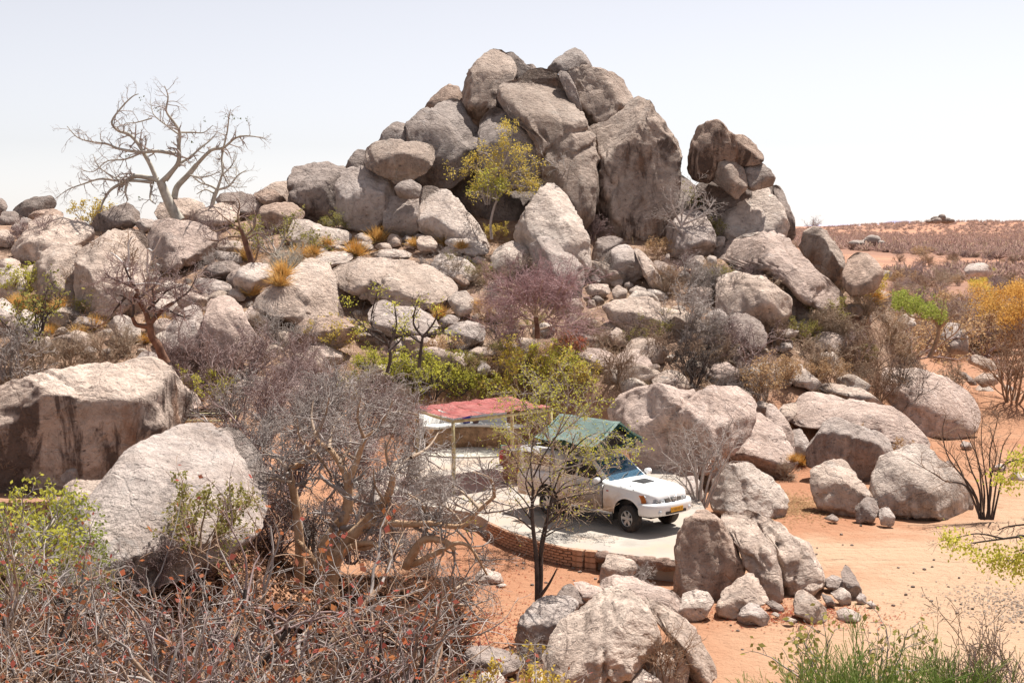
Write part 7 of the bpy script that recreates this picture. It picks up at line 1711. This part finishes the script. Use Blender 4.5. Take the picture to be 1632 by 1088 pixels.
# the distant bushveld: one mass of low clumps
rg = np.random.default_rng(9)
V_, F_ = [], []; base = 0
def clumps(n, y0, y1, tri, size):
    global base
    Yc = np.exp(rg.uniform(math.log(y0), math.log(y1), n)); pxs_ = rg.uniform(1080, 2000, n); Xc = (pxs_ - 816) / FPX * Yc
    dens = fbm(np.stack([Xc * .012, Yc * .006, np.zeros(n)], 1), 4, 3); keep = dens > -0.42; Xc, Yc = Xc[keep], Yc[keep]; n = len(Xc)
    Zc = terrain(Xc, Yc); H = rg.uniform(.7, 1.3, n) * size
    c = np.repeat(np.stack([Xc, Yc, Zc], 1), tri, 0); Hh = np.repeat(H, tri)[:, None]
    d = rg.normal(0, 1, (len(c), 3)); d[:, 2] = np.abs(d[:, 2]) + .3; d /= np.linalg.norm(d, axis=1, keepdims=True)
    tip = c + d * Hh * rg.uniform(.6, 1.15, (len(c), 1)) * np.array([1.1, 1.1, 1.0])
    w = np.cross(d, rg.normal(0, 1, d.shape)); w /= np.linalg.norm(w, axis=1, keepdims=True)
    root = c + d * Hh * .15
    v = np.stack([root - w * Hh * .03, root + w * Hh * .03, tip + w * Hh * .045, tip - w * Hh * .045], 1).reshape(-1, 3)
    V_.append(v); F_.append(base + np.arange(len(v)).reshape(-1, 4)); base += len(v)
clumps(1900, 210, 460, 80, 1.9); clumps(6000, 430, 1800, 34, 2.6)
far = obj('bushveld', mesh_np('bushveld', np.concatenate(V_), np.concatenate(F_), leaf('bushveld', (0.36, 0.235, 0.205), (0.46, 0.32, 0.27), (0.28, 0.18, 0.165), (0.42, 0.32, 0.22)), smooth=False))
tag(far, 'mauve-brown mass of distant bushes covering the plain', 'bushes', kind='stuff')
# fallen leaves and chips on the sand
def litter(name, label, cx, cy, sx_, sy_, n, mat, size, seed):
    r = np.random.default_rng(seed); x = cx + r.normal(0, sx_, n); y = cy + r.normal(0, sy_, n); z = terrain(x, y) + 0.015
    a = r.uniform(0, 6.283, n); L = size * r.uniform(.5, 1.4, n); ux, uy = np.cos(a) * L, np.sin(a) * L; wx, wy = -np.sin(a) * L * .35, np.cos(a) * L * .35; dz = r.uniform(0, .03, n)
    v = np.stack([np.stack([x, y, z], 1), np.stack([x + ux * .5 + wx, y + uy * .5 + wy, z + dz], 1), np.stack([x + ux, y + uy, z + .01], 1), np.stack([x + ux * .5 - wx, y + uy * .5 - wy, z + dz * .3], 1)], 1).reshape(-1, 3)
    o = obj(name, mesh_np(name, v, np.arange(n * 4).reshape(n, 4), mat, smooth=False)); tag(o, label, 'leaf litter', kind='stuff')
g1 = on_z(700, 1000, 0.0); litter('leaf_litter', 'red-brown leaf litter on the sand at the bottom centre', g1.x, g1.y, 1.3, 1.3, 4200, M['leaf_red'], .05, 1)
g1 = on_z(1250, 975, 0.0); litter('leaf_litter', 'reddish leaf litter among the stones of the rubble pile', g1.x + .3, g1.y, 1.0, .5, 2200, M['leaf_red'], .05, 2)
g1 = on_z(1255, 800, 0.0); litter('leaf_litter', 'dry brown litter between the rounded boulder and the blocky boulder', g1.x, g1.y, .8, 1.1, 3500, M['leaf_tan'], .07, 3)
g1 = on_z(1600, 965, 0.0); litter('leaf_litter', 'grey twig litter on the sand at the lower right', g1.x + .4, g1.y, .9, .9, 1500, leaf('litter_grey', (0.30, 0.26, 0.23), (0.45, 0.40, 0.36), (0.20, 0.16, 0.14)), .06, 4)
g1 = on_z(820, 905, 0.0); litter('leaf_litter', 'scattered bits of dry leaf on the orange sand below the wall', g1.x, g1.y, 2.2, 1.4, 900, M['leaf_red'], .04, 5)
# pebbles strewn on the open sand
r = random.Random(31)
for i in range(110):
    px, py = r.uniform(1130, 1632), r.uniform(830, 1070)
    if r.random() < .35: px, py = r.uniform(690, 960), r.uniform(860, 940)
    p = on_z(px, py, 0.0); p.z = tz(p.x, p.y)
    if np.hypot((p.x + .2) / 5.4, (p.y - 43.5) / 8.4) < 1 and py < 900 and px < 1100: continue
    s = r.uniform(.02, .05); o = obj('pebble', LOOSE[r.randrange(8)], None, (p.x, p.y, p.z + s * .3)); o.scale = (s, s, s); o.rotation_euler.z = r.uniform(0, 6)
    k = r.uniform(.35, 1.0); o.color = (k, k * .92, k * .88, .2); tag(o, 'small pebble lying on the open orange sand', 'pebble', 'pebbles on the sand')

# dry undergrowth on the hill and under the foreground brush: blades nobody could count
def undergrowth(name, label, xy, mat, h0, h1, per, seed):
    r = np.random.default_rng(seed); n = len(xy); z = terrain(xy[:, 0], xy[:, 1])
    c = np.repeat(np.column_stack([xy, z]), per, 0); k = len(c)
    c[:, :2] += r.normal(0, .16, (k, 2)); d = r.normal(0, .55, (k, 3)); d[:, 2] = r.uniform(.5, 1.2, k); d /= np.linalg.norm(d, axis=1, keepdims=True)
    L = r.uniform(h0, h1, (k, 1)); w = np.cross(d, r.normal(0, 1, (k, 3))); w /= np.linalg.norm(w, axis=1, keepdims=True); w *= 0.008
    v = np.stack([c - w, c + w, c + d * L + w * .4, c + d * L - w * .4], 1).reshape(-1, 3)
    o = obj(name, mesh_np(name, v, np.arange(k * 4).reshape(k, 4), mat, smooth=False)); tag(o, label, 'undergrowth', kind='stuff')
r = np.random.default_rng(41)
Yq = r.uniform(46, 76, 5500); Xq = (r.uniform(-60, 1420, 5500) - 816) / FPX * Yq
ok = (fbm(np.stack([Xq * .5, Yq * .5, Xq * 0], 1), 8, 3) > -.15) & (np.hypot((Xq + .2) / 5.4, (Yq - 43.5) / 8.4) > 1.12) & (terrain0(Xq, Yq) > .7)
undergrowth('dry_undergrowth', 'dry brown and straw undergrowth between the boulders of the hill', np.stack([Xq, Yq], 1)[ok], leaf('undergrowth', (0.30, 0.20, 0.13), (0.42, 0.29, 0.18), (0.22, 0.15, 0.11), (0.50, 0.36, 0.20)), .18, .5, 9, 3)
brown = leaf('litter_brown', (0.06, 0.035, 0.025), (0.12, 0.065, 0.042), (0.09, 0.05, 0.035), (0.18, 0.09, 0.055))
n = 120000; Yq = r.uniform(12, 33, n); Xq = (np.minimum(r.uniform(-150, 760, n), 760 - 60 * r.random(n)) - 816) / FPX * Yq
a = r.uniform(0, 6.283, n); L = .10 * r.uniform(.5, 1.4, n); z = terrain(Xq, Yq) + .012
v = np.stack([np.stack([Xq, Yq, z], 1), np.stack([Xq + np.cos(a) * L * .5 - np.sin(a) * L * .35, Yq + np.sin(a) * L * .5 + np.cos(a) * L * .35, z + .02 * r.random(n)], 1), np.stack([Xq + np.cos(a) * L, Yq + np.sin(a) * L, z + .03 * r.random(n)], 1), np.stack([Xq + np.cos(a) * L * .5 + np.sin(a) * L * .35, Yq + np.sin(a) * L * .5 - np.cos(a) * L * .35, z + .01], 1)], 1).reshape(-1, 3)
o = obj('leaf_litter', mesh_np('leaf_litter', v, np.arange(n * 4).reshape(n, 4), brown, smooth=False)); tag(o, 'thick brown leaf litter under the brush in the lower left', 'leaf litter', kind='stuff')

# neighbours of one kind that share a description are told apart by their order from the left
ORD = ['first', 'second', 'third', 'fourth', 'fifth', 'sixth', 'seventh', 'eighth', 'ninth', 'tenth', 'eleventh', 'twelfth']
same = {}
for o in list(COL.objects):
    if o.parent is None and o.get('label') and o.get('category') and not o.get('kind'): same.setdefault(o['label'], []).append(o)
for lab, os_ in same.items():
    n = len(os_)
    if n < 2 or n > 12: continue
    os_.sort(key=lambda o: to_px(o.location)[0])
    for i, o in enumerate(os_):
        w = ['left one', 'right one'][i] if n == 2 else ['leftmost', 'middle one', 'rightmost'][i] if n == 3 else 'leftmost' if i == 0 else 'rightmost' if i == n - 1 else ORD[i] + ' from left'
        if len((lab + ' ' + w).split()) <= 16: o['label'] = lab + ', ' + w
